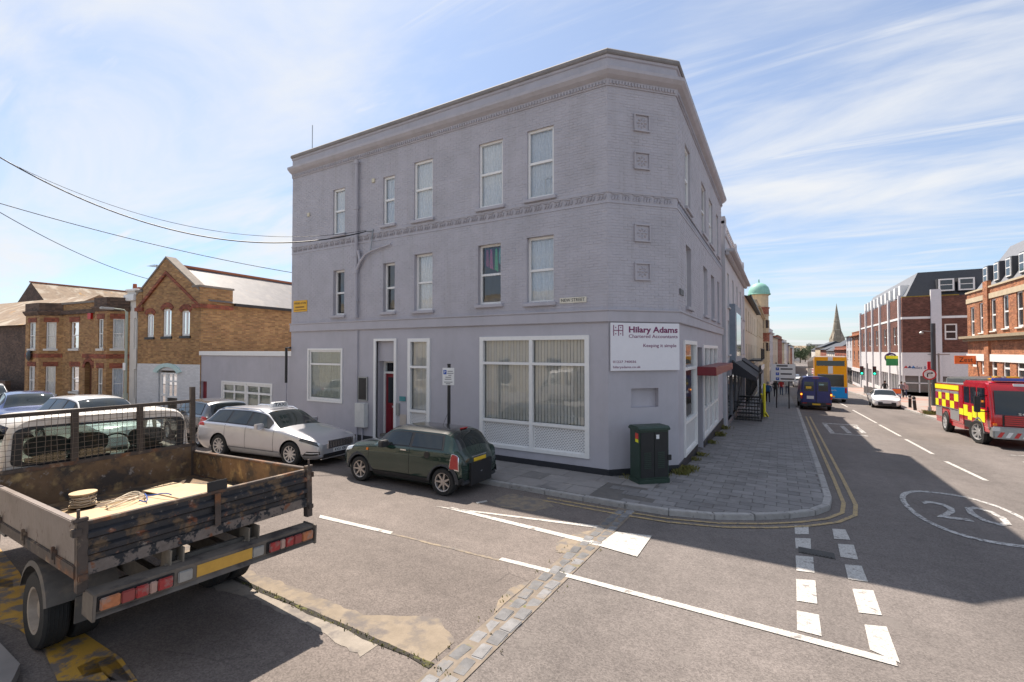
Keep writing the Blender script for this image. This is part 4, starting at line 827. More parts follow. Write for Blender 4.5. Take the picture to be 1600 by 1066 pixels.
# ================================================================== HIGH STREET, left row
FL = Fr((-2.2, 0), (0, 1), (1, 0)); STW = mat('white_stucco', (.50, .49, .51), .75, var=.1, vs_=1.5, kind='world'); CRM = mat('cream_stucco', (.58, .50, .38), .8, var=.1, vs_=1.5, kind='world')
STN = mat('bath_stone', (.50, .41, .28), .85, var=.15, vs_=2, kind='world')
def row(name, label, u0, u1, z1, m, nw, floors, fr=FL, dep=9, wsz=(.95, 1.7), shop=None, cornice=True, cm_=None, roof=None, glass=None, frame=None):
    zg_ = gz((u0 + u1) / 2) + .05; t = thing(name, label, 'building'); ops = []
    for z in floors:
        for k in range(nw):
            uc = u0 + (u1 - u0) * (k + .5) / nw; ops.append((uc - wsz[0] / 2, uc + wsz[0] / 2, z, z + wsz[1]))
    zs_ = zg_ + 3.2; mb = MB(); shops = []
    if shop: shops = [(u0 + .4, u1 - .4, zg_ + .5, zg_ + 2.7)]
    shell(mb, fr, u0, u1, zg_ - 1.2, z1, dep, ops + shops, .14); mb.build('wall', m, t, recalc=False)
    for o in ops: window(fr, t, *o, rec=.1, fw=.06, glass=glass or DGLASS, frame=frame, sill=m)
    if shop:
        n = max(2, int((u1 - u0) / 2.4)); fm = MB(); s = shops[0]
        for k in range(n + 1): u = s[0] + (s[1] - s[0]) * k / n; fr.box(fm, u - .05, u + .05, s[2] - .5, s[3], -.1, .03)
        fr.box(fm, s[0], s[1], s[2] - .5, s[2], -.1, .02); sh = fm.build('shopfront', shop, t)
        for k in range(n): a, b = s[0] + (s[1] - s[0]) * k / n + .05, s[0] + (s[1] - s[0]) * (k + 1) / n - .05; p = MB(); p.quad(fr.P(a, s[2], -.05), fr.P(b, s[2], -.05), fr.P(b, s[3], -.05), fr.P(a, s[3], -.05)); p.build('pane', DGLASS, sh, recalc=False)
        bx(fr, t, 'shop_fascia', shop, u0 + .1, u1 - .1, zg_ + 2.75, zg_ + 3.35, .0, .16)
    if cornice:
        mb = MB(); fr.box(mb, u0 - .05, u1 + .05, z1 - .9, z1 - .75, 0, .2); fr.box(mb, u0 - .05, u1 + .05, z1 - .75, z1 - .6, 0, .42); mb.build('cornice', cm_ or m, t, bevel=.04); bx(fr, t, 'coping', cm_ or m, u0, u1, z1 + .002, z1 + .12, -.3, .07)
    if roof:
        mb = MB(); mb.add([fr.P(u0, z1 - .05, .35), fr.P(u1, z1 - .05, .35), fr.P(u1, z1 + roof, -dep / 2), fr.P(u0, z1 + roof, -dep / 2), fr.P(u0, z1 - .05, -dep), fr.P(u1, z1 - .05, -dep)], [(0, 1, 2, 3), (3, 2, 5, 4), (0, 3, 4), (1, 5, 2)]); mb.build('roof', SLATED, t, recalc=False)
        mb = MB(); mb.bar(fr.P(u0, z1 - .02, .4), fr.P(u1, z1 - .02, .4), .14, .12); mb.build('gutter', BLACK, t)
    rebase(t, fr.P((u0 + u1) / 2, zg_)); return t
SHOPG = mat('grey_shopfront', (.2, .2, .22), .5, var=.1); SHOPK = mat('black_shopfront', (.02, .02, .022), .4); SHOPW = mat('white_shopfront', (.66, .65, .66), .5)
L1 = row('stucco_building', 'tall white stuccoed building with heavy cornice and balustrade beside the grey building', 24.3, 38.5, 8.3, STW, 5, (2.6, 5.0), shop=SHOPG)
mb = MB()
for k in range(24): FL.box(mb, 26 + k * .5, 26.18 + k * .5, 8.42, 8.95, -.25, -.08)
FL.box(mb, 24.3, 38.5, 8.95, 9.08, -.3, -.02)
for u in (24.3, 31, 37.8): FL.box(mb, u, u + .7, 8.42, 9.3, -.32, .0)
mb.build('balustrade', STW, L1).matrix_parent_inverse = Matrix.Translation(-L1.location)
mb = MB(); FL.box(mb, 26.2, 30.5, 2.1, 5.2, 0, .28); bay = mb.build('blue_bay', mat('slate_blue_paint', (.22, .26, .31), .5), L1); bay.matrix_parent_inverse = Matrix.Translation(-L1.location)
mb = MB(); FL.box(mb, 26.8, 29.9, 2.5, 4.8, .281, .29); mb.build('bay_window', DGLASS, bay)
# closed awnings over the shops
for (a, b) in ((25.4, 30.0), (31.5, 35.5)):
    mb = MB(); mb.extr([(-2.2 + .16, 2.3), (-2.2 + 1.25, 1.45), (-2.2 + 1.25, 1.30), (-2.2 + .16, 1.6)], 'y', a, b); aw_ = mb.build('awning', mat('awning_black', (.025, .025, .03), .8), L1); aw_.matrix_parent_inverse = Matrix.Translation(-L1.location)
L2 = row('eaved_building', 'cream rendered building with overhanging dark eaves along the high street', 38.6, 60, 6.9, CRM, 6, (1.6, 4.4), shop=SHOPK, cornice=False, roof=1.4)
mb = MB(); FL.box(mb, 42, 52, 1.9, 2.0, 0, 1.0); 
for k in range(41): FL.box(mb, 42 + k * .245, 42.03 + k * .245, 2.0, 2.9, .94, .97)
FL.box(mb, 42, 52, 2.9, 2.95, .92, .99); q = mb.build('iron_balcony', BLACK, L2); q.matrix_parent_inverse = Matrix.Translation(-L2.location)
L3 = row('stone_bank', 'stone and red brick corner building carrying a turret with green copper dome', 60.1, 92, 8.6, STN, 6, (1.2, 4.6), shop=SHOPW, wsz=(1.1, 2.0))
tc_ = Vector((-2.75, 86, 0)); parts = []
RB2 = brickmat('red_brick', (.34, .09, .045), (.27, .07, .035), (.3, .24, .2), 0)
for (z0, z1, r_, m, nm) in ((-3.6, 1.0, 1.45, STN, 'turret_base'), (1.0, 2.6, 1.5, STN, 'turret_stone'), (2.6, 4.2, 1.4, STN, 'turret_window_stage'), (4.2, 5.6, 1.5, RB2, 'turret_brick_band'), (5.6, 8.6, 1.4, STN, 'turret_upper_stage'), (8.6, 9.8, 1.45, RB2, 'turret_red_stage'), (9.8, 11.9, 1.4, STN, 'turret_drum')):
    mb = MB(); mb.cyl((tc_.x, tc_.y, z0), (tc_.x, tc_.y, z1), r_, 12); mb.cyl((tc_.x, tc_.y, z1 - .15), (tc_.x, tc_.y, z1), r_ + .12, 12); parts.append(mb.build(nm, m, L3))
mb = MB(); mb.lathe([(1.7, 11.9), (1.72, 12.05), (1.6, 12.1), (1.58, 12.5), (1.4, 13.1), (1.0, 13.6), (.5, 13.85), (.12, 13.95), (.08, 14.5), (0, 14.55)], 24, 'z', (tc_.x, tc_.y, 0)); dm = mb.build('copper_dome', mat('verdigris', (.22, .45, .38), .6, var=.2, vs_=3, kind='world'), L3, smooth=40); parts.append(dm)
for k in range(5):
    for z in (2.7, 6.4): a = -1.9 + k * .62; c = (tc_.x + 1.41 * math.cos(a), tc_.y + 1.41 * math.sin(a)); mb = MB(); mb.box(-.22, .22, -.05, .05, z, z + 1.3, 0, Matrix.Translation((*c, 0)) @ Matrix.Rotation(a + math.pi / 2, 4, 'Z')); parts.append(mb.build('turret_window', DGLASS, L3))
for p in parts: p.matrix_parent_inverse = Matrix.Translation(-L3.location)
cols_ = [STW, CRM, RB2, STN, PALEST, STW]
LABL = ['white painted shop building past the domed turret', 'cream shop building past the white one in the left row', 'red brick shop building in the distance of the left row', 'stone coloured shop building far down the left row', 'pale stucco building near the far end of the left row', 'white building closing the far end of the left row']
FL2 = Fr((-6.5, 0), (.05, 1), (1, -.05))                    # the street bends gently to the right
u = 96
for k in range(6):
    L_ = 13 + 3 * (k % 3); row('shop_building', LABL[k], u, u + L_, 5.2 + [1.6, .3, 1.1, -.4, .6, 0][k], cols_[k], 3, (.2, 3.0), fr=FL2, wsz=(1.2, 1.6), shop=SHOPK if k % 2 else SHOPW, roof=1.8 if k % 2 else None, cornice=not k % 2); u += L_ + .1
# ================================================================== HIGH STREET, right row
FX = Fr((12.6, 0), (0, 1), (-1, 0))
RB3 = brickmat('orange_brick', (.40, .145, .055), (.32, .10, .04), (.36, .28, .2), 0)
BRB = brickmat('brown_brick', (.17, .062, .04), (.13, .047, .032), (.16, .11, .09), 0)
R1 = thing('orange_brick_building', 'two-storey orange brick building with grey slate mansard and dormers at the frame edge', 'building')
zp1 = onFr(FX, 1508, 461)[1]; zg1 = gz(44); zc1 = onFr(FX, 1508, 530)[1]; zw0, zw1 = onFr(FX, 1512, 563)[1], onFr(FX, 1512, 556)[1]
ow = [rect(FX, 1516.5, 1522.5, 480, 525), rect(FX, 1530.5, 1538, 473, 520), rect(FX, 1548.5, 1556, 467, 517), rect(FX, 1567, 1576, 460, 513)]
og = [rect(FX, 1518, 1526, 559, 573), rect(FX, 1533, 1540, 559, 585), rect(FX, 1549, 1558, 557, 592), rect(FX, 1567, 1578, 556, 592)]
step = abs(ow[3][0] - ow[2][0]); ow += [(o[0] - step * k, o[1] - step * k, o[2], o[3]) for k in (1, 2, 3) for o in ow[3:4]]; og += [(o[0] - step * k, o[1] - step * k, o[2], o[3]) for k in (1, 2, 3) for o in og[3:4]]
mb = MB(); shell(mb, FX, 28, 48.3, zg1 - 1, zp1, 12, ow + og, .14); mb.build('wall', RB3, R1, recalc=False)
for o in ow: window(FX, R1, *o, rec=.09, fw=.1, glass=DGLASS, sill=PALEST)
for o in og: window(FX, R1, *o, rec=.09, fw=.12, glass=DGLASS, split=.45)
mb = MB(); FX.box(mb, 27.9, 48.5, zc1 - .2, zc1, 0, .25); FX.box(mb, 27.9, 48.6, zc1, zc1 + .18, 0, .45); mb.build('cornice', mat('weathered_stone', (.30, .24, .16), .9, var=.2, kind='world'), R1)
bx(FX, R1, 'white_band', WHITE, 27.9, 48.4, zw0, zw1 + .15, 0, .06); bx(FX, R1, 'stone_band', STN, 27.9, 48.35, zp1 - .75, zp1 - .4, 0, .05); bx(FX, R1, 'parapet_coping', STN, 27.9, 48.4, zp1 + .002, zp1 + .12, -.35, .08)
for u in (44.3,): bx(FX, R1, 'brick_pier', RB3, u - .4, u + .4, zg1 - 1, zp1 + .5, -.1, .12)
zm = onFr(FX, 1549, 393)[1] + .8; mb = MB(); mb.add([FX.P(28, zp1 + .1, -.4), FX.P(48.2, zp1 + .1, -.4), FX.P(46.9, zm, -2.0), FX.P(28, zm, -2.0), FX.P(46.9, zm, -10), FX.P(28, zm, -10), FX.P(48.2, zp1 + .1, -12)], [(0, 1, 2, 3), (3, 2, 4, 5), (1, 6, 4, 2)]); mb.build('mansard_roof', SLATEG, R1, recalc=False)
for k in range(6):
    uc = 46.2 - k * 1.95; z0 = zp1 + .45; mb = MB(); FX.box(mb, uc - .42, uc + .42, z0, z0 + 1.35, -1.7, -.5); d = mb.build('dormer', SLATED, R1); 
    mb = MB(); FX.box(mb, uc - .36, uc + .36, z0 + .08, z0 + 1.27, -.5, -.44); dw = mb.build('dormer_window', WHITE, d)
    for (a, b) in ((.16, .62), (.7, 1.18)): bx(FX, d, 'pane', DGLASS, uc - .28, uc + .28, z0 + a, z0 + b, -.439, -.43)
rebase(R1, FX.P(40, gz(40) + .1))
# big brown brick block with white piers
R2 = thing('brown_brick_block', 'large brown brick block with white concrete piers and dark mansard over white shopfronts', 'building')
YK = 69.9; FK = Fr((12.6, YK), (1, 0), (0, -1)); zgk = gz(70); zpk = onFr(FK, .1, 0)[1] if 0 else atY(1408, 465, YK).z; zbk = atY(1408, 497.5, YK).z; zfk = atY(1408, 551, YK).z; zsk = atY(1430, 574, YK).z
xw = rect(FK, 1476, 1496, 506, 531)
mb = MB(); wall(mb, FK, 0, 22, zfk, zpk, [xw], .14); wf = []
for k in range(5):
    for (a, b) in ((.12, .33), (.40, .61)): u = YK + 1.2 + k * 6.1; wf.append((u + 6.1 * a, u + 6.1 * b, zfk + .9, zbk - .9))
wall(mb, FX, YK, 101.5, zfk, zpk, wf, .14); mb.build('wall', BRB, R2, recalc=False)
window(FK, R2, *xw, rec=.08, fw=.14, glass=DGLASS)
for o in wf: window(FX, R2, *o, rec=.1, fw=.09, glass=DGLASS)
bx(FK, R2, 'white_band', WHITE, -.03, 22, zbk - .12, zbk + .14, 0, .05); bx(FX, R2, 'white_band', WHITE, YK, 101.5, zbk - .12, zbk + .14, 0, .05)
for k in range(6): u = YK + .9 + k * 6.1; bx(FX, R2, 'pier', mat('pier_white', (.62, .61, .63), .7, var=.08, kind='world'), u - .28, u + .28, zgk - 1, zpk + .3, -.1, .22)
pu = onFr(FK, 1462, 500)[0]; bx(FK, R2, 'pier', MATS['pier_white'], pu - .45, pu + .45, zgk - 1, zpk + .75, -.1, .3)
mb = MB(); zmk = atY(1425, 428, YK).z + .3
mb.add([FK.P(.4, zpk, -.5), FK.P(22, zpk, -.5), FK.P(22, zmk, -1.6), FK.P(1.8, zmk, -1.6)], [(0, 1, 2, 3)]); mb.build('mansard_end', SLATED, R2, recalc=False)
mb = MB(); mb.add([FK.P(.4, zpk, -.5), FK.P(1.8, zmk, -1.6), FX.P(101.5, zmk, -1.8), FX.P(101.5, zpk, -.4), FK.P(22, zmk, -1.6), FX.P(101.5, zmk, -22)], [(0, 1, 2, 3), (1, 4, 5, 2)]); mb.build('mansard_side', SLATEG, R2, recalc=False)
for xx in (1480, 1512): u = onFr(FK, xx, 450)[0]; mb = MB(); FK.box(mb, u - .75, u + .75, zpk + .5, zpk + 2.0, -1.5, -.35); d = mb.build('dormer', SLATED, R2); bx(FK, d, 'dormer_window', WHITE, u - .68, u + .68, zpk + .55, zpk + 1.95, -.35, -.3); bx(FK, d, 'pane', DGLASS, u - .52, u + .52, zpk + .7, zpk + 1.22, -.299, -.29); bx(FK, d, 'pane', DGLASS, u - .52, u + .52, zpk + 1.3, zpk + 1.8, -.299, -.29)
for k in range(10): u = YK + 3 + k * 2.9; bx(FX, R2, 'dormer', WHITE, u - .5, u + .5, zpk + .3, zpk + 1.7, -1.6, -.3)
bx(FK, R2, 'parapet_moss', mat('moss', (.30, .2, .03), .95, var=.3, kind='world', vs_=6), .0, 5, zpk + .002, zpk + .1, -.3, .02)
mb = MB(); FK.box(mb, 0, 22, zsk - 1.0, zfk, -.2, .06); FX.box(mb, YK, 101.5, zsk - 1.0, zfk, -.2, .06); sf = mb.build('shop_fascia', SHOPW, R2)
mb = MB(); uu = 0.3
for k in range(9):
    for (z0, z1) in ((zgk - 1, zgk + .55),): FK.box(mb, .05, 22, z0, z1, -.2, .02)
    FK.box(mb, .05 + k * 1.35, .17 + k * 1.35, zgk + .5, zsk - 1, -.18, .03)
FK.box(mb, .05, 22, zsk - 1.9, zsk - 1.78, -.18, .03)
for k in range(20): FX.box(mb, YK + k * 1.55, YK + .12 + k * 1.55, zgk - 2, zsk - 1, -.18, .03)
FX.box(mb, YK, 101.5, zgk - 2, zgk + .2, -.18, .02); sfm = mb.build('shopfront', SHOPW, R2)
mb = MB(); FK.box(mb, .1, 22, zgk - 1, zsk - 1, -.35, -.12); FX.box(mb, YK + .1, 101.5, zgk - 2, zsk - 1, -.35, -.12); mb.build('shop_glass', mat('shop_glass', (.09, .10, .105), .08, var=.5, vs_=.6, kind='world', spec=.8), sfm)
text('miles & barr', .5, mat('navy_letter', (.03, .04, .14), .5), sf, FK.M(onFr(FK, 1444, 576)[0], zsk - .05, .07), width=2.1)
mb = MB(); u = onFr(FK, 1421, 576)[0]
for k, c in enumerate((-.34, 0, .32)): mb.add([FK.P(u + c - .2, zsk - .12, .065), FK.P(u + c + .2, zsk - .1, .065), FK.P(u + c + .03, zsk + .2, .075)], [(0, 1, 2)], k)
mb.build('logo', [mat('logo_red', (.5, .03, .03), .5), MATS['navy_letter'], mat('logo_blue', (.03, .2, .5), .5)], sf)
rebase(R2, FK.P(3, gz(70) + .1))
row('brown_shop_building', 'narrow brown brick shop building beyond the white piers', 101.7, 113, 6.2, RB3, 2, (1.0, 3.6), fr=FX, shop=SHOPW, wsz=(1.4, 1.7))
row('white_shop_building', 'narrow white shop building standing below the church tower', 113.1, 122, 5.6, STW, 2, (1.0, 3.6), fr=FX, shop=SHOPK, wsz=(1.3, 1.7), roof=1.5, cornice=False)
row('red_brick_shop', 'red brick building with white window far down the right side', 122.1, 146, 3.6, RB2, 4, (.2,), fr=FX, shop=SHOPW, wsz=(2.2, 1.6))
row('dark_roofed_building', 'dark slate roofed building closing the end of the right side', 146.2, 170, 2.6, PALEST, 4, (.2,), fr=FX, wsz=(1.6, 1.6), roof=3.2, cornice=False)
# church
CH = thing('stone_church', 'grey stone church with slender broach spire rising behind the shops', 'church')
t_ = 235.; r = ray(1308, 547); cx, cy = r.x * t_, r.y * t_; zt = HC + (547 - 473) * t_ / FPX; zbse = HC + (547 - 529) * t_ / FPX; CST = mat('church_stone', (.25, .215, .165), .9, var=.2, vs_=.6, kind='world', spots=[((.34, .29, .22), .5, .5, .6)])
hw = 2.6; Tm = Matrix.Translation((cx, cy, 0)) @ Matrix.Rotation(R(15), 4, 'Z')
mb = MB(); mb.box(-hw, hw, -hw, hw, -6, zbse, 0, Tm); mb.build('tower', CST, CH)
mb = MB(); v = [Tm @ Vector((2.4 * math.cos(a), 2.4 * math.sin(a), zbse)) for a in [math.pi / 8 + k * math.pi / 4 for k in range(8)]] + [Tm @ Vector((0, 0, zt))]; mb.add(v, [(k, (k + 1) % 8, 8) for k in range(8)] + [tuple(range(8))]); sp_ = mb.build('spire', CST, CH)
mb = MB()
for f_ in (.25, .5, .72):
    rr = 2.46 * (1 - f_); z = zbse + (zt - zbse) * f_; mb.lathe([(rr + .08, z - .15), (rr + .08, z + .15)], 8, 'z', (0, 0, 0))
mb.v = [tuple(Tm @ Matrix.Rotation(math.pi / 8, 4, 'Z') @ Vector(p)) for p in mb.v]; mb.build('spire_band', mat('pale_band', (.42, .38, .3), .9, kind='world'), sp_)
for k in range(4):
    a = k * math.pi / 2; mb = MB(); q = [Vector((hw * x, hw * y, zbse)) for x, y in ((1, 1), (1, .3), (.3, 1))] + [Vector((1.2, 1.2, zbse + 5))]; q = [Tm @ Matrix.Rotation(a, 4, 'Z') @ p for p in q]; mb.add(q, [(0, 1, 3), (0, 3, 2), (1, 2, 3)]); mb.build('broach', CST, CH)
    mb = MB(); [mb.box(-.5, .5, hw, hw + .05, z, z + 3, 0, Tm @ Matrix.Rotation(a, 4, 'Z')) for z in (zbse - 5, 1)]; mb.build('belfry_opening', BLACK, CH)
mb = MB(); mb.box(hw, hw + 22, -5, 5, -6, zbse - 3.2, 0, Tm); mb.build('nave', CST, CH)
mb = MB()
for k in range(9): mb.box(hw + .2 + k * 1.3, hw + .9 + k * 1.3, -5, 5, zbse - 3.2, zbse - 2.5, 0, Tm)
mb.build('battlement', CST, CH); rebase(CH, (cx, cy, gz(cy)))
# end of the street: houses and trees across the far end
for k, (px, w_, h, m) in enumerate(((1222, 13, 7.5, RB2), (1236, 10, 6, PALEST), (1262, 12, 7, STN), (1275, 11, 9, RB2), (1251, 12, 8, CRM))):
    r = ray(px, 547); t_ = 300 + 18 * k; p = r * t_; f_ = Fr((p.x, p.y), (1, 0), (0, -1)); t = thing('distant_house', ['far red house at the street end', 'far pale house with dark roof at the street end', 'far stone house with dark roof at the street end', 'far tall red house at the street end', 'far cream house at the street end'][k] , 'house')
    z0 = gz(300); mb = MB(); shell(mb, f_, -w_ / 2, w_ / 2, z0, z0 + h, 9, [], roof=False); mb.build('wall', m, t, recalc=False)
    mb = MB(); mb.add([f_.P(-w_ / 2 - .3, z0 + h, .4), f_.P(w_ / 2 + .3, z0 + h, .4), f_.P(w_ / 2 + .3, z0 + h + 3, -4.5), f_.P(-w_ / 2 - .3, z0 + h + 3, -4.5), f_.P(-w_ / 2 - .3, z0 + h, -9), f_.P(w_ / 2 + .3, z0 + h, -9)], [(0, 1, 2, 3), (3, 2, 5, 4), (0, 3, 4), (1, 5, 2)]); mb.build('roof', SLATED if k % 2 else LICH, t, recalc=False)
    for q in range(3): bx(f_, t, 'window', DGLASS, -w_ / 2 + 1.5 + q * (w_ - 3) / 2 - .6, -w_ / 2 + 1.5 + q * (w_ - 3) / 2 + .6, z0 + h - 2.4, z0 + h - .8, .0, .06)
    rebase(t, (p.x, p.y, z0))
# opposite side of the side street (seen mirrored in the windows)
FO = Fr((0, -2.6), (1, 0), (0, 1)); OP = thing('cream_terrace', 'cream rendered terrace across the side street, seen mirrored in the shop windows', 'building')
ops = [(x, x + 1.0, z, z + 1.7) for x in (-30, -26.5, -23, -19.5, -16, -12.5, -9) for z in (.6, 3.9)]
mb = MB(); shell(mb, FO, -34, -6.5, ZG, 6.6, 8, ops, .15); mb.build('wall', CRM, OP, recalc=False)
for o in ops: window(FO, OP, *o, rec=.1, glass=DGLASS, sill=PALEST)
mb = MB(); FO.box(mb, -34, -6.5, 5.9, 6.2, 0, .25); mb.build('cornice', PALEST, OP); rebase(OP, (-20, -2.6, gz(-2.6) + .1))
# ================================================================== CARS
def pchip(xs, ys):
    n = len(xs); h = [xs[i + 1] - xs[i] for i in range(n - 1)]; d = [(ys[i + 1] - ys[i]) / h[i] for i in range(n - 1)]; m = [0.] * n; m[0] = d[0]; m[-1] = d[-1]
    for i in range(1, n - 1): m[i] = 0 if d[i - 1] * d[i] <= 0 else 2 * d[i - 1] * d[i] / (d[i - 1] + d[i])
    def f(x):
        x = min(max(x, xs[0]), xs[-1]); i = 0
        while i < n - 2 and x > xs[i + 1]: i += 1
        t = (x - xs[i]) / h[i]; return (2 * t ** 3 - 3 * t * t + 1) * ys[i] + (t ** 3 - 2 * t * t + t) * h[i] * m[i] + (-2 * t ** 3 + 3 * t * t) * ys[i + 1] + (t ** 3 - t * t) * h[i] * m[i + 1]
    return f
QS = [0, .5, 1, 1.33, 1.66, 2, 2.33, 2.66, 3, 3.33, 3.66, 4, 4.35, 4.7, 5, 5.2, 5.4, 5.6, 5.8, 6, 6.3, 6.6, 7, 7.35, 7.7, 8]
class Body:
    """lofted car body; P(s,q,side) is a point on its skin: s from the nose, q round the section"""
    def __init__(b, tab, crown=.05): b.L = tab[-1][0]; b.f = [pchip([r[0] for r in tab], [r[k] for r in tab]) for k in range(1, 6)]; b.crown = crown
    def sec(b, s):
        zf, w, zb, wr, zr = [f(s) for f in b.f]; zm = zf + .48 * (zb - zf)
        return [(0, zf), (w * .82, zf), (w * .965, zf + .13 * (zb - zf) / .6), (w, zm), (w * .99, zb - .10), (w * .955, zb), (wr, zr - b.crown), (wr * .6, zr - .012), (0, zr)]
    def P(b, s, q, sd=1):
        p = b.sec(s); i = min(int(q), 7); t = q - i
        if i == 5 or i == 0: y, z = p[i][0] + (p[i + 1][0] - p[i][0]) * t, p[i][1] + (p[i + 1][1] - p[i][1]) * t
        else:
            g = lambda k: p[k] if 0 <= k <= 8 else ((-p[7][0], p[7][1]) if k > 8 else p[0])
            lo = 1 if i < 5 else 6; hi = 5 if i < 5 else 9
            a, c, d, e = g(max(i - 1, lo)), g(i), g(i + 1), g(min(i + 2, hi))
            cr = lambda k: .5 * (2 * c[k] + (d[k] - a[k]) * t + (2 * a[k] - 5 * c[k] + 4 * d[k] - e[k]) * t * t + (3 * c[k] - a[k] - 3 * d[k] + e[k]) * t ** 3)
            y, z = cr(0), cr(1)
        return Vector((b.L / 2 - s, y * sd, z))
    def N(b, s, q, sd=1):
        e = .01; n = (b.P(s + e, q, sd) - b.P(s - e, q, sd)).cross(b.P(s, min(q + .02, 8), sd) - b.P(s, q - .02, sd)); n.normalize()
        c = Vector((b.L / 2 - s, 0, .6)); 
        return n if n.dot(b.P(s, q, sd) - c) > 0 else -n
    def patch(b, mb, s00, s10, s01, s11, q0, q1, sd=1, off=.004, ns=8, nq=5, mi=0):
        """skin patch: s from s00..s10 at q0 and s01..s11 at q1, slightly proud"""
        o = len(mb.v); 
        for j in range(nq + 1):
            t = j / nq; q = q0 + (q1 - q0) * t
            for i in range(ns + 1):
                s0, s1 = s00 + (s01 - s00) * t, s10 + (s11 - s10) * t; s = s0 + (s1 - s0) * i / ns; mb.v.append(tuple(b.P(s, q, sd) + b.N(s, q, sd) * off))
        for j in range(nq):
            for i in range(ns): mb.f.append((o + j * (ns + 1) + i, o + j * (ns + 1) + i + 1, o + (j + 1) * (ns + 1) + i + 1, o + (j + 1) * (ns + 1) + i)); mb.m.append(mi)
    def screen(b, mb, s0, s1, off=.004, q0=6.04, ns=8, nq=8, mi=0):
        o = len(mb.v); n = 2 * nq + 1
        for i in range(ns + 1):
            s = s0 + (s1 - s0) * i / ns
            for j in range(n): sd = 1 if j < nq else -1; q = q0 + (8 - q0) * (1 - abs(j - nq) / nq); mb.v.append(tuple(b.P(s, q, sd) + b.N(s, min(q, 7.9), sd) * off))
        for i in range(ns):
            for j in range(n - 1): mb.f.append((o + i * n + j, o + i * n + j + 1, o + (i + 1) * n + j + 1, o + (i + 1) * n + j)); mb.m.append(mi)
def wheel_mesh(parent, c, r, wd, rimm, spokes=5, sd=1, yaw=0, twin=False):
    mb = MB(); ri = r * .68
    mb.lathe([(ri, -wd / 2), (r * .93, -wd / 2), (r, -wd * .36), (r, wd * .36), (r * .93, wd / 2), (ri, wd / 2), (ri - .01, 0)], 28, 'y', (0, 0, 0), closed=True)
    w_ = mb.build('wheel', RUBBER, parent, smooth=40); w_.location = c; w_.rotation_euler = (0, 0, yaw)
    rm = MB(); e = wd / 2 * sd
    rm.lathe([(ri, e * .95), (ri * .9, e * .85), (ri * .86, e * .3)], 28, 'y'); rm.lathe([(.0, e * .75), (r * .13, e * .75), (r * .16, e * .4)], 16, 'y')
    for k in range(spokes):
        a = 2 * math.pi * k / spokes; ca, sa = math.cos(a), math.sin(a); w2 = r * (.10 if spokes > 6 else .13)
        v = [Vector((x, y, z)) for (x, z, y) in ((r * .1, -w2 * .8, e * .72), (r * .1, w2 * .8, e * .72), (ri * .9, w2 * .55, e * .84), (ri * .9, -w2 * .55, e * .84), (r * .1, -w2, e * .35), (r * .1, w2, e * .35), (ri * .9, w2 * .7, e * .4), (ri * .9, -w2 * .7, e * .4))]
        v = [Vector((p.x * ca - p.z * sa, p.y, p.x * sa + p.z * ca)) for p in v]; rm.add(v, [(0, 1, 2, 3), (0, 4, 5, 1), (1, 5, 6, 2), (3, 2, 6, 7), (0, 3, 7, 4)])
    rm.build('rim', rimm, w_, smooth=35)
    bk = MB(); bk.lathe([(0, e * .25), (ri, e * .25)], 20, 'y'); bk.build('brake_disc', mat('brake_dark', (.03, .03, .03), .5, .5), w_)
    return w_
def bool_cut(o, cuts):
    """cut wheel housings out of a body mesh"""
    for c in cuts:
        m = o.modifiers.new('cut', 'BOOLEAN'); m.object = c; m.operation = 'DIFFERENCE'; m.solver = 'EXACT'
    bpy.context.view_layer.update()
    me = bpy.data.meshes.new_from_object(o.evaluated_get(bpy.context.evaluated_depsgraph_get())); o.modifiers.clear(); o.data = me
    for c in cuts: bpy.data.objects.remove(c)
    smooth_by_angle(me, 32)
PAINTS = {}
def paint(name, c, metal=.0, rough=.25):
    if name in PAINTS: return PAINTS[name]
    PAINTS[name] = mat(name, c, rough, metal, var=.05, vs_=3, spec=.5, coat=1.0, spots=[((c[0] * .8 + .03, c[1] * .8 + .028, c[2] * .8 + .025), 2.0, .60, .85)]); return PAINTS[name]
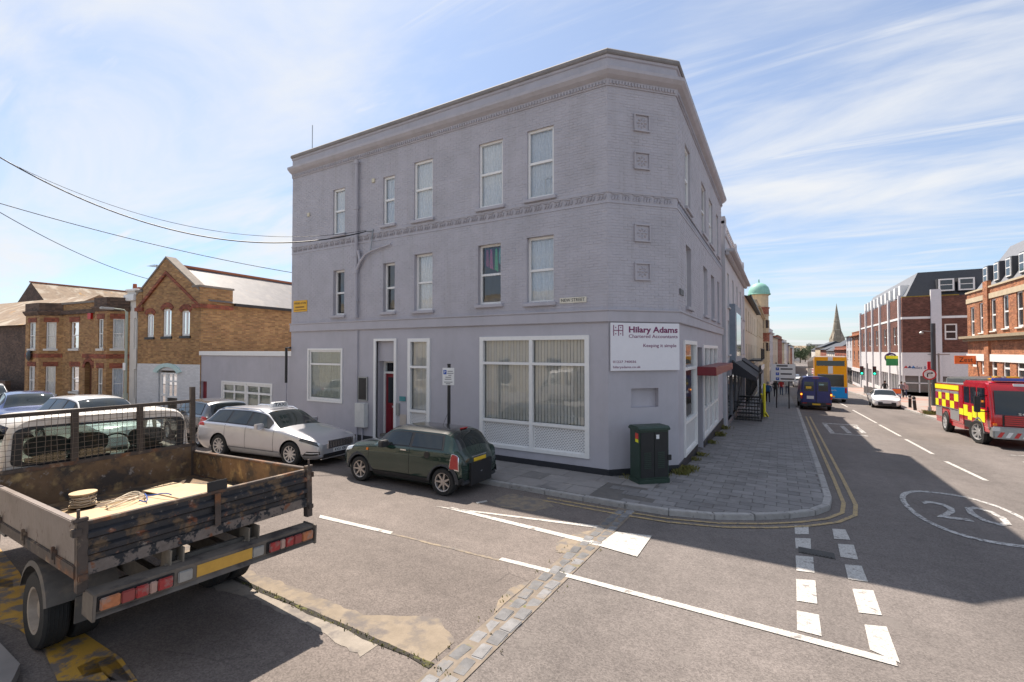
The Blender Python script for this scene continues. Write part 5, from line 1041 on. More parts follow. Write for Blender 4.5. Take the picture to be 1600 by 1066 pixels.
def make_car(name, label, tab, pm, axles, wr, loc, rz, group=None, rimm=None, spokes=5, sidewin=(), rearwin=None, ws=None, arch=False, roofm=None, front=True, trimm=None, seams=(), plate=None, plate_txt=None, rails=False, taxi=False, lights=True, details=True):
    t = thing(name, label, 'car', loc, rz, group); b = Body(tab, .085 if arch else .055); L = b.L
    st = sorted(set([i * L / 64 for i in range(65)] + [.03, .07, L - .07, L - .03])); mb = MB(); k = len(QS); ring = []
    for s in st:
        pr = [b.P(s, q, 1) for q in QS] + [b.P(s, q, -1) for q in QS[-2:0:-1]]; ring.append(len(pr)); mb.v += [tuple(p) for p in pr]
    n = ring[0]
    for i in range(len(st) - 1):
        for j in range(n): mb.f.append((i * n + j, i * n + (j + 1) % n, (i + 1) * n + (j + 1) % n, (i + 1) * n + j)); mb.m.append(0)
    mb.f.append(tuple(range(n))[::-1]); mb.f.append(tuple((len(st) - 1) * n + j for j in range(n))); mb.m += [0, 0]
    body = mb.build('body', [pm, BLACK])
    cuts = []
    for a in axles:
        c = MB(); c.cyl((L / 2 - a, -2, wr), (L / 2 - a, 2, wr), wr + .05, 32); co = c.build('tmp_cut', [pm, BLACK]); co.data.polygons.foreach_set('material_index', [1] * len(co.data.polygons)); cuts.append(co)
    bool_cut(body, cuts); body.parent = t
    core = MB(); core.box(L / 2 - axles[1] - .5, L / 2 - axles[0] + .5, -.45, .45, .2, .7); core.build('underbody', BLACK, t)
    for a in axles:
        for sd in (1, -1): wm = tab[len(tab) // 2][2]; wheel_mesh(t, (L / 2 - a, sd * (wm - .11), wr), wr, .2, rimm or ALLOY, spokes, sd)
        if arch:
            for sd in (1, -1):
                am = MB(); m_ = 18; wm_ = b.f[1](a)
                for i in range(m_):
                    a0, a1 = math.pi * (.0 + 1.0 * i / m_), math.pi * (.0 + 1.0 * (i + 1) / m_)
                    for (r0, r1, y0, y1) in ((wr + .05, wr + .125, wm_ + .012, wm_ - .01),):
                        q = [Vector((L / 2 - a + r * math.cos(x), sd * y, wr + r * math.sin(x))) for x in (a0, a1) for r, y in ((r0, y0 - .05), (r0, y0), (r1, y1))]
                        am.add(q, [(0, 3, 4, 1), (1, 4, 5, 2)])
                am.build('wheel_arch_trim', DPLAST, t, smooth=60)
    # glazing
    for sd in (1, -1):
        if sidewin:
            s0, s1 = sidewin[0][0] - .06, sidewin[-1][1] + .05; mb = MB(); b.patch(mb, s0, s1, s0 + .0, sidewin[-1][3] + .05, 5.06, 5.93, sd, .003, 22, 6); mb.build('window_surround', BLACK, t, smooth=60, recalc=False)
        for (a, c, a2, c2) in sidewin: mb = MB(); b.patch(mb, a, c, a2, c2, 5.12, 5.87, sd, .007, 10, 6); mb.build('side_window', CARGLASS, t, smooth=60, recalc=False)
    if ws: mb = MB(); b.screen(mb, ws[0], ws[1], .005, 6.1); mb.build('windscreen', CARGLASS, t, smooth=60, recalc=False)
    if rearwin: mb = MB(); b.screen(mb, rearwin[0], rearwin[1], .005, 6.25); mb.build('rear_window', CARGLASS, t, smooth=60, recalc=False)
    if roofm: mb = MB(); b.screen(mb, ws[1] + .03, rearwin[0] - .03, .004, 6.0, 14, 6); mb.build('roof_panel', roofm, t, smooth=60, recalc=False)
    if details:
        for sd in (1, -1):
            sm_ = MB()
            for s in seams: b.patch(sm_, s - .005, s + .005, s - .005, s + .005, 2.0, 5.0, sd, .002, 1, 14)
            if len(seams) > 1: b.patch(sm_, seams[0], seams[-1], seams[0], seams[-1], 2.02, 2.07, sd, .002, 10, 1)
            if seams: sm_.build('door_seam', BLACK, t, recalc=False)
            for s in seams[1:]:
                mb = MB(); p = b.P(s - .16, 4.35, sd); mb.box(-.09, .09, -.014, .014, -.014, .014, 0, Matrix.Translation(p + Vector((0, sd * .022, 0)))); mb.build('door_handle', CHROME if arch else pm, t, bevel=.008)
            mi_ = MB(); p = b.P(sidewin[0][0] + .22, 5.05, sd) if sidewin else Vector((0, 0, 0))
            mi_.box(-.07, .07, -.12, .12, -.075, .075, 0, Matrix.Translation(p + Vector((.03, sd * .13, .05)))); mi_.bar(p, p + Vector((.02, sd * .1, .0)), .05, .04); mi_.build('door_mirror', DPLAST if arch else pm, t, bevel=.03, smooth=50)
            sk = MB(); b.patch(sk, axles[0] + wr + .1, axles[1] - wr - .1, axles[0] + wr + .1, axles[1] - wr - .1, 1.3, 2.0, sd, .004, 12, 3); sk.build('sill', DPLAST if arch else (trimm or DPLAST), t, recalc=False)
    return t, b
def facebox(t, name, m, x, y0, y1, z0, z1, dx, bevel=.01): mb = MB(); mb.box(min(x, x + dx), max(x, x + dx), y0, y1, z0, z1); return mb.build(name, m, t, bevel=bevel)
def Mface(x, y, z, sgn):                       # text matrix on the nose (+1) or tail (-1)
    m = Matrix.Identity(4); m.col[0] = (0, sgn, 0, 0); m.col[1] = (0, 0, 1, 0); m.col[2] = (sgn, 0, 0, 0); m.col[3] = (x, y, z, 1); return m
def place(p0, p1, wb_ax, L, halfw, side):
    """pose from two wheel contacts (front, rear) on one side of the car"""
    d = (p0 - p1); a = math.atan2(d.y, d.x); f = Vector((math.cos(a), math.sin(a))); lft = Vector((-f.y, f.x)); mid = Vector((p0.x, p0.y)) + f * (wb_ax[0] - L / 2) ; c = mid - lft * side * halfw
    return (c.x, c.y, gz(c.y)), a
HATCH = [(0, .30, .58, .60, .48, .67), (.08, .24, .70, .72, .58, .80), (.3, .19, .79, .80, .64, .89), (.7, .17, .835, .87, .68, .945), (1.05, .17, .845, .91, .70, 1.0), (1.52, .17, .845, .93, .62, 1.35), (1.9, .17, .845, .94, .62, 1.405), (3.08, .17, .845, .95, .60, 1.39), (3.27, .18, .84, .95, .61, 1.32), (3.50, .22, .82, .93, .64, .98), (3.60, .30, .78, .82, .62, .84), (3.63, .34, .74, .74, .58, .76)]
EST = [(0, .30, .62, .60, .52, .68), (.10, .24, .77, .68, .63, .755), (.3, .2, .86, .74, .70, .82), (.6, .18, .905, .80, .75, .885), (1.0, .17, .925, .87, .78, .94), (1.42, .17, .93, .93, .76, 1.0), (2.22, .17, .93, .96, .62, 1.41), (3.0, .17, .93, .975, .61, 1.47), (4.15, .17, .93, .99, .60, 1.43), (4.62, .2, .91, .99, .64, 1.06), (4.80, .28, .85, .92, .64, .95), (4.86, .36, .78, .82, .6, .84)]
def scaled(tab, kx, ky, kz): return [(s * kx, a * kz, w * ky, zb * kz, wr * ky, zr * kz) for (s, a, w, zb, wr, zr) in tab]
# green hatchback
GREEN = paint('bottle_green_paint', (.008, .030, .022), .25, .22)
f0, r0 = gnd(561, 752), gnd(693, 776)
loc, a = place(f0, r0, (.72,), 3.63, .83, 1)
gc, gb = make_car('hatchback_car', 'dark green three-door hatchback with black wheel arches parked by the kerb', HATCH, GREEN, (.72, 3.187), .30, loc, a, rimm=mat('worn_alloy', (.42, .39, .37), .4, .7, var=.15, vs_=12), spokes=7, sidewin=((1.36, 2.2, 1.50, 2.18), (2.28, 3.12, 2.27, 3.04)), rearwin=(3.25, 3.47), ws=(1.09, 1.5), arch=True, seams=(1.0, 2.24), roofm=mat('black_roof_paint', (.012, .016, .015), .25, coat=.8))
for sd in (1, -1):
    mb = MB(); gb.patch(mb, 3.37, 3.57, 3.42, 3.55, 3.2, 4.6, sd, .014, 4, 6); mb.build('tail_light', mat('pink_red_lens', (.36, .05, .045), .2, var=.2, vs_=25), gc, smooth=60); mb = MB(); gb.patch(mb, 3.355, 3.585, 3.405, 3.565, 3.1, 4.7, sd, .009, 4, 6); mb.build('light_bezel', CHROME, gc, smooth=60)
    mb = MB(); gb.patch(mb, .16, .42, .24, .48, 4.1, 5.3, sd, .012, 6, 6); mb.build('headlight', CLRL, gc, smooth=60); mb = MB(); gb.patch(mb, .93, 1.0, .93, 1.0, 3.9, 4.2, sd, .012, 2, 2); mb.build('side_repeater', AMBL, gc)
for sd in (1, -1): mb = MB(); gb.patch(mb, 3.5, 3.63, 3.5, 3.63, 1.1, 2.0, sd, .012, 8, 4); mb.build('rear_bumper_trim', DPLAST, gc)
facebox(gc, 'bumper_strip', DPLAST, -1.79, -.72, .72, .25, .34, -.05, .02); facebox(gc, 'bumper_crease', GREEN, -1.80, -.68, .68, .50, .54, -.035, .015)
facebox(gc, 'number_plate', YPLATE, -1.80, -.26, .26, .66, .775, -.025, .004); facebox(gc, 'tailgate_handle', CHROME, -1.775, -.3, .3, .79, .825, -.04, .012); facebox(gc, 'badge', CHROME, -1.73, -.06, .06, .865, .89, -.03, .008); facebox(gc, 'fog_light', CLRL, -1.86, -.04, .04, .44, .48, -.012, .01)
mb = MB(); mb.tube([(-.75, 0, 1.39), (-.95, 0, 1.85)], .004, 6); mb.build('aerial', BLACK, gc)
mb = MB(); mb.cyl((gb.P(2.75, 4.0, 1)), gb.P(2.75, 4.0, 1) + Vector((0, .012, 0)), .075, 18); mb.build('fuel_flap', BLACK, gc)
facebox(gc, 'high_brake_light', REDL, -1.33, -.13, .13, 1.375, 1.40, -.05, .005)
# silver estate taxi
SILV = paint('silver_paint', (.56, .56, .58), .55, .28)
f0, r0 = gnd(452, 729), gnd(355, 716); loc, a = place(f0, r0, (.92,), 4.86, .90, -1)
tx, tb_ = make_car('estate_taxi', 'silver estate car with white taxi roof sign parked nose to the green hatchback', EST, SILV, (.92, 3.76), .335, loc, a, spokes=10, sidewin=((1.82, 2.62, 2.12, 2.60), (2.70, 3.48, 2.70, 3.46), (3.56, 4.42, 3.54, 4.12)), rearwin=(4.24, 4.6), ws=(1.48, 2.18), seams=(1.55, 2.66, 3.52), rails=True, trimm=mat('sill_silver', (.7, .7, .7), .3, .3))
for sd in (1, -1):
    mb = MB(); tb_.patch(mb, .06, .62, .12, .56, 4.05, 4.85, sd, .010, 10, 4); mb.build('headlight', mat('headlamp_dark', (.06, .07, .08), .08, var=.5, vs_=14, spec=.8), tx, smooth=60); mb = MB(); tb_.patch(mb, .08, .6, .10, .6, 3.9, 4.06, sd, .010, 10, 2); mb.build('daytime_light', CLRL, tx)
    mb = MB(); tb_.patch(mb, .05, .5, .05, .35, 2.1, 2.9, sd, .006, 6, 3); mb.build('bumper_vent', BLACK, tx); mb = MB(); tb_.patch(mb, .06, .4, .06, .36, 2.5, 2.7, sd, .012, 6, 2); mb.build('fog_lamp', CLRL, tx)
    mb = MB(); tb_.patch(mb, 4.4, 4.82, 4.5, 4.82, 4.0, 4.9, sd, .010, 6, 4); mb.build('tail_light', REDL, tx, smooth=60)
    mb = MB(); mb.tube([tb_.P(2.3, 6.05, sd) + Vector((0, 0, .0)), tb_.P(2.5, 6.05, sd) + Vector((0, 0, .05)), tb_.P(3.9, 6.05, sd) + Vector((0, 0, .05)), tb_.P(4.1, 6.05, sd)], .018, 6); mb.build('roof_rail', CHROME, tx, smooth=50)
    mb = MB()
    for k in range(34): s = .65 + k * .05; tb_.patch(mb, s, s + .025, s, s + .025, 4.72 if k % 2 else 4.82, 4.82 if k % 2 else 4.92, sd, .003, 1, 1)
    mb.build('checker_stripe', mat('stripe_grey', (.25, .25, .27), .4), tx)
facebox(tx, 'grille', BLACK, 2.42, -.46, .46, .50, .70, .035, .02)
for k in range(14): facebox(tx, 'grille_slat', CHROME, 2.45, -.43 + k * .063, -.415 + k * .063, .515, .685, .014, .002)
mb = MB(); 
for (y0, y1, z0, z1) in ((-.49, .49, .695, .715), (-.49, .49, .485, .50), (-.49, -.47, .5, .7), (.47, .49, .5, .7)): mb.box(2.43, 2.465, y0, y1, z0, z1)
mb.build('grille_surround', CHROME, tx, bevel=.005)
facebox(tx, 'lower_intake', BLACK, 2.42, -.62, .62, .26, .36, .03, .02); facebox(tx, 'splitter', CHROME, 2.40, -.7, .7, .225, .245, .05, .006)
pl = facebox(tx, 'number_plate', WPLATE, 2.43, -.26, .26, .375, .485, .035, .004); text('KY21 XBU', .1, BLACK, pl, Mface(2.468, 0, .43, 1), width=.46)
mb = MB(); mb.extr([(-.3, 0), (.3, 0), (.25, .13), (.2, .155), (-.2, .155), (-.25, .13)], 'x', .05, .19, 0, Matrix.Translation((-.12, 0, 1.475))); tsn = mb.build('taxi_sign', WPLATE, tx, bevel=.012); text('TAXI', .135, BLACK, tsn, Mface(.073, 0, 1.55, 1), width=.42)
# cars further along the side street
DGREY = paint('graphite_paint', (.10, .10, .105), .4, .25); WHT = paint('white_paint', (.74, .74, .74), 0, .25); BLU = paint('blue_paint', (.03, .05, .16), .3, .25)
KIA = scaled(HATCH, 1.0, .96, 1.05)
def simple_lights(t, b, k=1.0):
    L = b.L
    for sd in (1, -1):
        mb = MB(); b.patch(mb, L - .38, L - .06, L - .36, L - .10, 3.6, 4.9, sd, .012, 6, 4); mb.build('tail_light', REDL, t, smooth=60)
        mb = MB(); b.patch(mb, .10, .5, .16, .48, 4.0, 4.9, sd, .012, 6, 4); mb.build('headlight', CLRL, t, smooth=60)
def place_car(px, py, ang, tab): p = gnd(px, py); return (p.x, p.y, gz(p.y)), ang
p = gnd(322, 700); kc, kb = make_car('small_hatchback', 'graphite grey small hatchback with red tail lights parked behind the taxi', KIA, DGREY, (.72, 3.1), .29, (p.x - 1.55, p.y + .75, gz(p.y)), R(177), sidewin=((1.36, 2.2, 1.50, 2.18), (2.28, 3.12, 2.27, 3.04)), rearwin=(3.25, 3.47), ws=(1.09, 1.5), seams=(1.0, 2.24))
simple_lights(kc, kb); facebox(kc, 'rear_bumper', DGREY, -1.78, -.7, .7, .30, .50, -.06, .03); pl = facebox(kc, 'number_plate', YPLATE, -1.80, -.26, .26, .53, .64, -.045, .004); text('GD2', .1, BLACK, pl, Mface(-1.848, .12, .585, -1), width=.18)
facebox(kc, 'bumper_accent', REDL, -1.80, -.5, .5, .27, .29, -.06, .004)
SUVT = scaled(EST, .93, 1.0, 1.13)
WIN3 = ((1.75, 2.45, 2.0, 2.43), (2.53, 3.25, 2.53, 3.23), (3.32, 4.05, 3.3, 3.85))
for (px, py, dx, pm, nm, lb) in ((180, 652, -.2, WHT, 'parked_car', 'white sport utility car with roof rails parked facing along the side street'), (82, 648, -.4, BLU, 'parked_car', 'dark blue car parked between two white cars in the side street'), (5, 650, -.4, WHT, 'parked_car', 'white car with aerial parked furthest along the side street')):
    q = atY(px, py, 6.6); c, b_ = make_car(nm, lb, SUVT if pm is WHT else scaled(EST, .9, .98, 1.06), pm, (.86, 3.5) if pm is WHT else (.83, 3.38), .34, (q.x, 6.3 + dx, gz(6.3)), R(4 if px > 100 else -8), group='cars parked along the side street', sidewin=WIN3 if pm is WHT else tuple(tuple(v * .97 for v in w_) for w_ in WIN3), rearwin=(3.95, 4.28), ws=(1.38, 2.04) if pm is WHT else (1.33, 1.98), seams=(1.45, 2.49, 3.28), spokes=6)
    simple_lights(c, b_)
# white hatchback on the high street coming towards us
p = gnd(1391, 640); cw, cb_ = make_car('white_car', 'white hatchback car driving along the high street behind the fire engine', scaled(EST, .92, .98, .99), WHT, (.9, 3.5), .33, (7.35, 47.6, gz(47.6)), R(-90 - 4), sidewin=WIN3, rearwin=(3.95, 4.25), ws=(1.36, 2.02), seams=(1.45, 2.49, 3.28))
simple_lights(cw, cb_); facebox(cw, 'grille', BLACK, 2.22, -.55, .55, .25, .5, .04, .03); pl = facebox(cw, 'number_plate', WPLATE, 2.25, -.26, .26, .42, .53, .03, .004)
# traffic far down the street
far = [('distant_car', 'white van-like car waiting far down the high street', 2.9, 92, WHT, 90), ('distant_car', 'silver car far down the high street behind the bus', 3.1, 118, SILV, 90), ('distant_car', 'dark car coming up the far end of the high street', 6.6, 105, DGREY, -90), ('distant_car', 'white car coming up the far end of the high street', 6.7, 135, WHT, -90)]
for (nm, lb, x, y, pm, an) in far: make_car(nm, lb, scaled(SUVT, .95, 1, 1.05), pm, (.9, 3.4), .34, (x, y, gz(y)), R(an), group='traffic far down the high street', sidewin=WIN3, rearwin=(3.95, 4.25), ws=(1.36, 2.02), details=False)
# ================================================================== TIPPER TRUCK
def tilt(o, a): o.rotation_euler = (-SL * math.cos(a), SL * math.sin(a), a)
for o in list(bpy.data.objects):
    if o.get('category') == 'car': tilt(o, o.rotation_euler.z)
RUST = mat('rusty_steel', (.085, .066, .055), .75, .2, var=.35, vs_=5, bump=.5, bs=25, spots=[((.20, .085, .035), 3.2, .50, .64), ((.26, .20, .14), 6.5, .56, .66), ((.03, .03, .032), 4, .58, .7)])
BEDIN = mat('scraped_bed_paint', (.17, .105, .055), .75, .1, var=.4, vs_=6, bump=.4, bs=30, spots=[((.05, .04, .033), 3.0, .46, .58), ((.36, .25, .11), 4.5, .55, .7), ((.30, .27, .24), 11, .62, .7)])
SIDEG = mat('dented_grey_side', (.20, .165, .145), .55, .3, var=.18, vs_=4, bump=.5, bs=14, spots=[((.09, .05, .035), 9, .60, .68), ((.15, .12, .10), 2, .5, .66)])
TGATE = mat('scratched_black_tailgate', (.030, .030, .034), .5, .3, var=.4, vs_=8, bump=.4, bs=22, spots=[((.16, .105, .06), 5.5, .52, .62), ((.20, .07, .03), 8, .60, .68), ((.24, .21, .18), 16, .62, .70)])
CHAS = mat('dusty_chassis', (.09, .08, .068), .85, var=.35, vs_=8, bump=.3, bs=30)
CABW = mat('dusty_white_cab', (.66, .62, .57), .42, var=.08, vs_=3, coat=.3, spots=[((.46, .36, .26), 2.2, .56, .72)])
PLY = mat('plywood', (.50, .37, .22), .75, var=.15, vs_=3, spots=[((.34, .25, .16), 2.5, .55, .7)])
TA = R(177.9); T0 = Vector((-6.4, 2.58, 0)); T0.z = gz(T0.y)
TK = thing('tipper_truck', 'rusty flatbed tipper truck with white cab and mesh guard parked at the kerb', 'truck', T0, TA); tilt(TK, TA)
PB = .042; TB = Matrix.Translation((-1.42, 0, 1.19)) @ Matrix.Rotation(-.034, 4, 'X') @ Matrix.Rotation(PB, 4, 'Y')   # bed frame: x forward from the tailgate, z from the bed floor
BL, HW, BH = 2.92, 1.035, .345
def tb(name, m, *boxes, bevel=0, smooth=0):
    mb = MB()
    for b in boxes: mb.box(*b, 0, TB)
    return mb.build(name, m, TK, bevel=bevel, smooth=smooth)
tb('bed_floor', BEDIN, (.03, BL, -HW, HW, -.05, 0)); 
# side panels: near (left) and far (right) with rolled top rail and lower rave
for sd, nm in ((1, 'side_panel'), (-1, 'side_panel')):
    y = sd * HW; yo = sd * (HW + .03)
    sp_ = tb(nm, SIDEG if sd > 0 else BEDIN, (.06, BL, y, yo, .02, BH)); sp_['label'] = 'dented grey near side panel' if sd > 0 else 'scraped brown far side panel'
    mb = MB(); mb.box(.06, BL, y - sd * .015, yo + sd * .012, BH, BH + .03, 0, TB); mb.build('top_rail', SIDEG if sd > 0 else RUST, sp_, bevel=.006)
    mb = MB(); mb.box(.02, BL, y - sd * .01, yo + sd * .015, -.09, .018, 0, TB); mb.build('rave_rail', RUST, sp_, bevel=.006)
    for k in (.5, 1.45, 2.4): mb = MB(); mb.box(k, k + .06, yo, yo + sd * .022, -.06, .06, 0, TB); mb.box(k + .015, k + .045, yo + sd * .01, yo + sd * .035, -.02, .09, 0, TB); mb.build('side_latch', RUST, sp_, bevel=.004)
tb('headboard', BEDIN, (BL, BL + .03, -HW, HW, -.05, BH + .1)); tb('headboard_rail', RUST, (BL - .01, BL + .05, -HW - .03, HW + .03, BH + .1, BH + .15), bevel=.006)
# tailgate: pressed swages
mb = MB(); prof = [(.0, .03), (0, .075), (-.035, .095), (-.035, .135), (0, .155), (0, .21), (-.035, .23), (-.035, .27), (0, .29), (0, BH - .01), (.03, BH - .01), (.03, .03)]
mb.extr([(p[0], p[1]) for p in prof], 'y', -HW + .03, HW - .03); mb.v = [tuple(TB @ Vector((p[0] - .0, p[1], p[2]))) for p in mb.v]; tg = mb.build('tailgate', TGATE, TK, smooth=25)
def tgp(name, m, *b, bevel=.004):
    mb = MB()
    for q in b: mb.box(*q, 0, TB)
    return mb.build(name, m, tg, bevel=bevel)
tgp('top_rail', RUST, (-.012, .045, -HW + .03, HW - .03, BH - .01, BH + .022)); tgp('lower_rail', mat('flaking_rail', (.17, .14, .12), .8, .1, var=.3, vs_=14, spots=[((.02, .022, .026), 12, .5, .56), ((.2, .08, .04), 7, .6, .66)]), (-.02, .05, -HW - .0, HW + .0, -.075, .028))
tgp('centre_strap', RUST, (-.042, -.036, -.03, .03, .02, BH)); tgp('grab_plate', BLACK, (-.005, .01, -.11, .08, BH + .023, BH + .12))
for sd in (1, -1):
    y = sd * (HW + .0); tgp('corner_post', RUST, (-.03, .05, y - .035, y + .035, -.20, BH + .03)); tgp('post_cap', RUST, (-.02, .03, y - .05 + sd * .01, y + .05 + sd * .01, BH + .03, BH + .06)); tgp('latch_lug', RUST, (-.05, .02, y - .02 + sd * .03, y + .02 + sd * .05, BH - .08, BH - .02)); tgp('hinge_lug', RUST, (-.06, .02, y - .03, y + .03, -.1, -.05))
    mb = MB(); mb.cyl(TB @ Vector((.01, y + sd * .02, BH + .03)), TB @ Vector((.01, y + sd * .02, BH + .13)), .012, 8); mb.build('latch_pin', RUST, tg, smooth=40)
# chassis, hinge brackets, rear lamp bar
mb = MB()
for y in (-.36, .36): mb.box(-1.25, 3.6, y - .035, y + .035, .62, .80); mb.box(-1.36, 1.5, y - .04, y + .04, .95, 1.07)
mb.box(-1.3, -1.2, -.42, .42, .64, .78); mb.box(.0, .12, -.4, .4, .64, .78); mb.build('chassis', CHAS, TK)
for y in (-.36, .36): mb = MB(); mb.box(-1.48, -1.30, y - .06, y - .045, .82, 1.10); mb.box(-1.48, -1.30, y + .045, y + .06, .82, 1.10); mb.cyl((-1.42, y - .08, .94), (-1.42, y + .08, .94), .035, 10); mb.build('hinge_bracket', mat('dusty_bracket', (.20, .165, .125), .85, var=.25), TK)
mb = MB(); mb.box(-1.4, -1.36, -.33, .33, .95, 1.0); mb.build('cross_tube', CHAS, TK)
LBZ = .88; mb = MB(); mb.extr([(-1.60, LBZ - .075), (-1.64, LBZ - .10), (-1.44, LBZ - .115), (-1.44, LBZ - .09), (-1.56, LBZ - .07), (-1.56, LBZ + .06), (-1.42, LBZ + .06), (-1.42, LBZ + .085), (-1.60, LBZ + .085)], 'y', -1.0, 1.0); lb_ = mb.build('lamp_bar', mat('dusty_lamp_bar', (.17, .145, .12), .75, .3, var=.25, vs_=6, bump=.3, bs=20, spots=[((.07, .06, .055), 3, .5, .65)]), TK)
for y in (-.36, .36): mb = MB(); mb.box(-1.5, -1.2, y - .03, y + .03, .72, .92); mb.build('bar_arm', CHAS, lb_)
mb = MB(); mb.box(-1.606, -1.60, -.28, .24, LBZ - .055, LBZ + .055); mb.build('number_plate', mat('faded_plate', (.55, .31, .05), .55, var=.12, vs_=10), lb_)
for sd in (1, -1):
    y0 = sd * .97; L6 = MB(); segs = ((0, .14, mat('dusty_amber', (.42, .15, .06), .5, var=.25, vs_=30, spots=[((.3, .22, .18), 12, .5, .65)])), (.14, .24, mat('dim_lens', (.26, .05, .045), .45)), (.24, .34, mat('dusty_red', (.33, .03, .03), .45, var=.3, vs_=30, spots=[((.26, .17, .15), 12, .5, .65)])), (.34, .40, mat('dusty_clear', (.42, .27, .22), .5)), (.40, .52, MATS['dusty_red']))
    mb = MB(); mb.box(-1.615, -1.60, y0 - sd * .54, y0 + sd * .01, LBZ - .06, LBZ + .06); hs = mb.build('lamp_housing', BLACK, lb_, bevel=.005)
    for (a, c, m) in segs: mb = MB(); mb.box(-1.645, -1.615, y0 - sd * a - sd * .005, y0 - sd * c, LBZ - .048, LBZ + .048); mb.build('lamp_lens', m, hs, bevel=.008)
    mb = MB(); mb.box(-1.62, -1.60, sd * .34 - .06, sd * .34 + .06, LBZ - .05, LBZ + .05); mb.build('plate_lamp', STEEL, lb_, bevel=.008); mb = MB(); mb.box(-1.64, -1.40, sd * 1.0 - .012, sd * 1.0 + .012, LBZ - .12, LBZ + .095); mb.build('end_plate', lb_.data.materials[0], lb_, bevel=.004)
# wheels
RIMT = mat('dusty_steel_rim', (.34, .29, .24), .7, .2, var=.2, vs_=10, spots=[((.2, .1, .05), 8, .6, .7)])
def steelwheel(c, sd, wd=.2, r=.355):
    mb = MB(); ri = .225; mb.lathe([(ri, -wd / 2), (r * .94, -wd / 2), (r, -wd * .38), (r, wd * .38), (r * .94, wd / 2), (ri, wd / 2), (ri - .02, 0)], 36, 'y', closed=True)
    for k in range(5): mb.lathe([(r + .001, -wd * .3 + k * wd * .15 - .004), (r + .004, -wd * .3 + k * wd * .15), (r + .001, -wd * .3 + k * wd * .15 + .004)], 36, 'y')
    w_ = mb.build('wheel', RUBBER, TK, smooth=35); w_.location = c; e = sd * wd / 2
    rm = MB(); rm.lathe([(ri + .005, e * .98), (ri - .02, e * .9), (ri - .04, e * .2), (.11, e * .05), (.09, e * .5), (.0, e * .55)], 28, 'y')
    for k in range(6): a = k * 1.047; rm.cyl((.14 * math.cos(a), e * .05, .14 * math.sin(a)), (.14 * math.cos(a), e * .3, .14 * math.sin(a)), .014, 6)
    rm.build('rim', RIMT, w_, smooth=35); return w_
for sd in (1, -1):
    steelwheel((0, sd * .89, .37), sd, .2, .37); steelwheel((0, sd * .64, .37), sd, .2, .37); steelwheel((3.3, sd * .80, .34), sd)
    mb = MB(); n = 16
    for i in range(n):
        a0, a1 = math.pi * (.10 + .82 * i / n), math.pi * (.10 + .82 * (i + 1) / n); f = lambda a, r_, y: Vector((-r_ * math.cos(a) * 1.0, y, .38 + r_ * math.sin(a)))
        q = [f(a, r_, y) for a in (a0, a1) for (r_, y) in ((.47, sd * .45), (.47, sd * 1.0), (.42, sd * 1.01))]; mb.add(q, [(0, 1, 4, 3), (1, 2, 5, 4)])
    f0_, f1_ = Vector((-.47, sd * .45, .30)), Vector((-.47, sd * .98, .30)); mb.box(-.475, -.455, sd * .45, sd * .80, .30, .55); mb.build('mudguard', mat('dusty_mudguard', (.12, .11, .10), .8, var=.25, vs_=4, spots=[((.22, .18, .14), 3, .5, .65)]), TK, smooth=50)
mb = MB(); mb.box(-.06, .06, -.6, .6, .30, .42); mb.build('rear_axle', CHAS, TK)
# cab shell: superellipse section, openings for the windows
def cs(a, x):
    n_ = 8.; ct, st = math.cos(a), math.sin(a); y = 1.05 * math.copysign(abs(ct) ** (2 / n_), ct); z = 1.46 + .69 * math.copysign(abs(st) ** (2 / n_), st)
    if z > 1.3: y *= 1 - .13 * (z - 1.3)
    if x > 2.45 and z > 1.5: z -= (x - 2.45) * .10
    return Vector((x, y, z))
NA = 72; xs_ = [1.60, 1.64, 1.72, 1.85, 2.0, 2.2, 2.4, 2.6, 2.75, 2.9]; mb = MB()
for i, x in enumerate(xs_):
    for k in range(NA): p = cs(2 * math.pi * k / NA, x); c = Vector((x, 0, 1.46)); e = {0: .965, 1: .985}.get(i, 1); mb.v.append(tuple(c + (p - c) * e))
for i in range(len(xs_) - 1):
    for k in range(NA):
        p = cs(2 * math.pi * (k + .5) / NA, xs_[i]); 
        if abs(p.y) > .8 and 1.48 < p.z < 2.02 and 2 <= i <= 7: continue
        mb.f.append((i * NA + k, i * NA + (k + 1) % NA, (i + 1) * NA + (k + 1) % NA, (i + 1) * NA + k)); mb.m.append(0)
win = lambda a: Vector((1.598, .89 * math.copysign(abs(math.cos(a)) ** .22, math.cos(a)) * (1 - .1 * (math.sin(a) * .28 + .1)), 1.78 + .235 * math.copysign(abs(math.sin(a)) ** .22, math.sin(a))))
o = len(mb.v); mb.v += [tuple(win(2 * math.pi * k / NA)) for k in range(NA)]
for k in range(NA): mb.f.append((k, (k + 1) % NA, o + (k + 1) % NA, o + k)); mb.m.append(0)
cab = mb.build('cab_shell', CABW, TK, smooth=40)
mb = MB(); 
for k in range(NA):
    for s0, s1, x0, x1 in ((1.0, .93, 1.590, 1.588), (1.04, 1.0, 1.594, 1.590)):
        c = Vector((0, 0, 1.78)); g = lambda a, s, x: Vector((x, win(a).y * s, 1.78 + (win(a).z - 1.78) * (s if s < 1 else s * 1.01))); a0, a1 = 2 * math.pi * k / NA, 2 * math.pi * (k + 1) / NA; mb.quad(g(a0, s0, x0), g(a1, s0, x0), g(a1, s1, x1), g(a0, s1, x1))
mb.build('window_rubber', BLACK, cab)
mb = MB(); mb.add([win(2 * math.pi * k / NA) + Vector((.012, 0, 0)) for k in range(NA)], [tuple(range(NA))]); mb.build('rear_window', CABGLASS, cab, recalc=False)
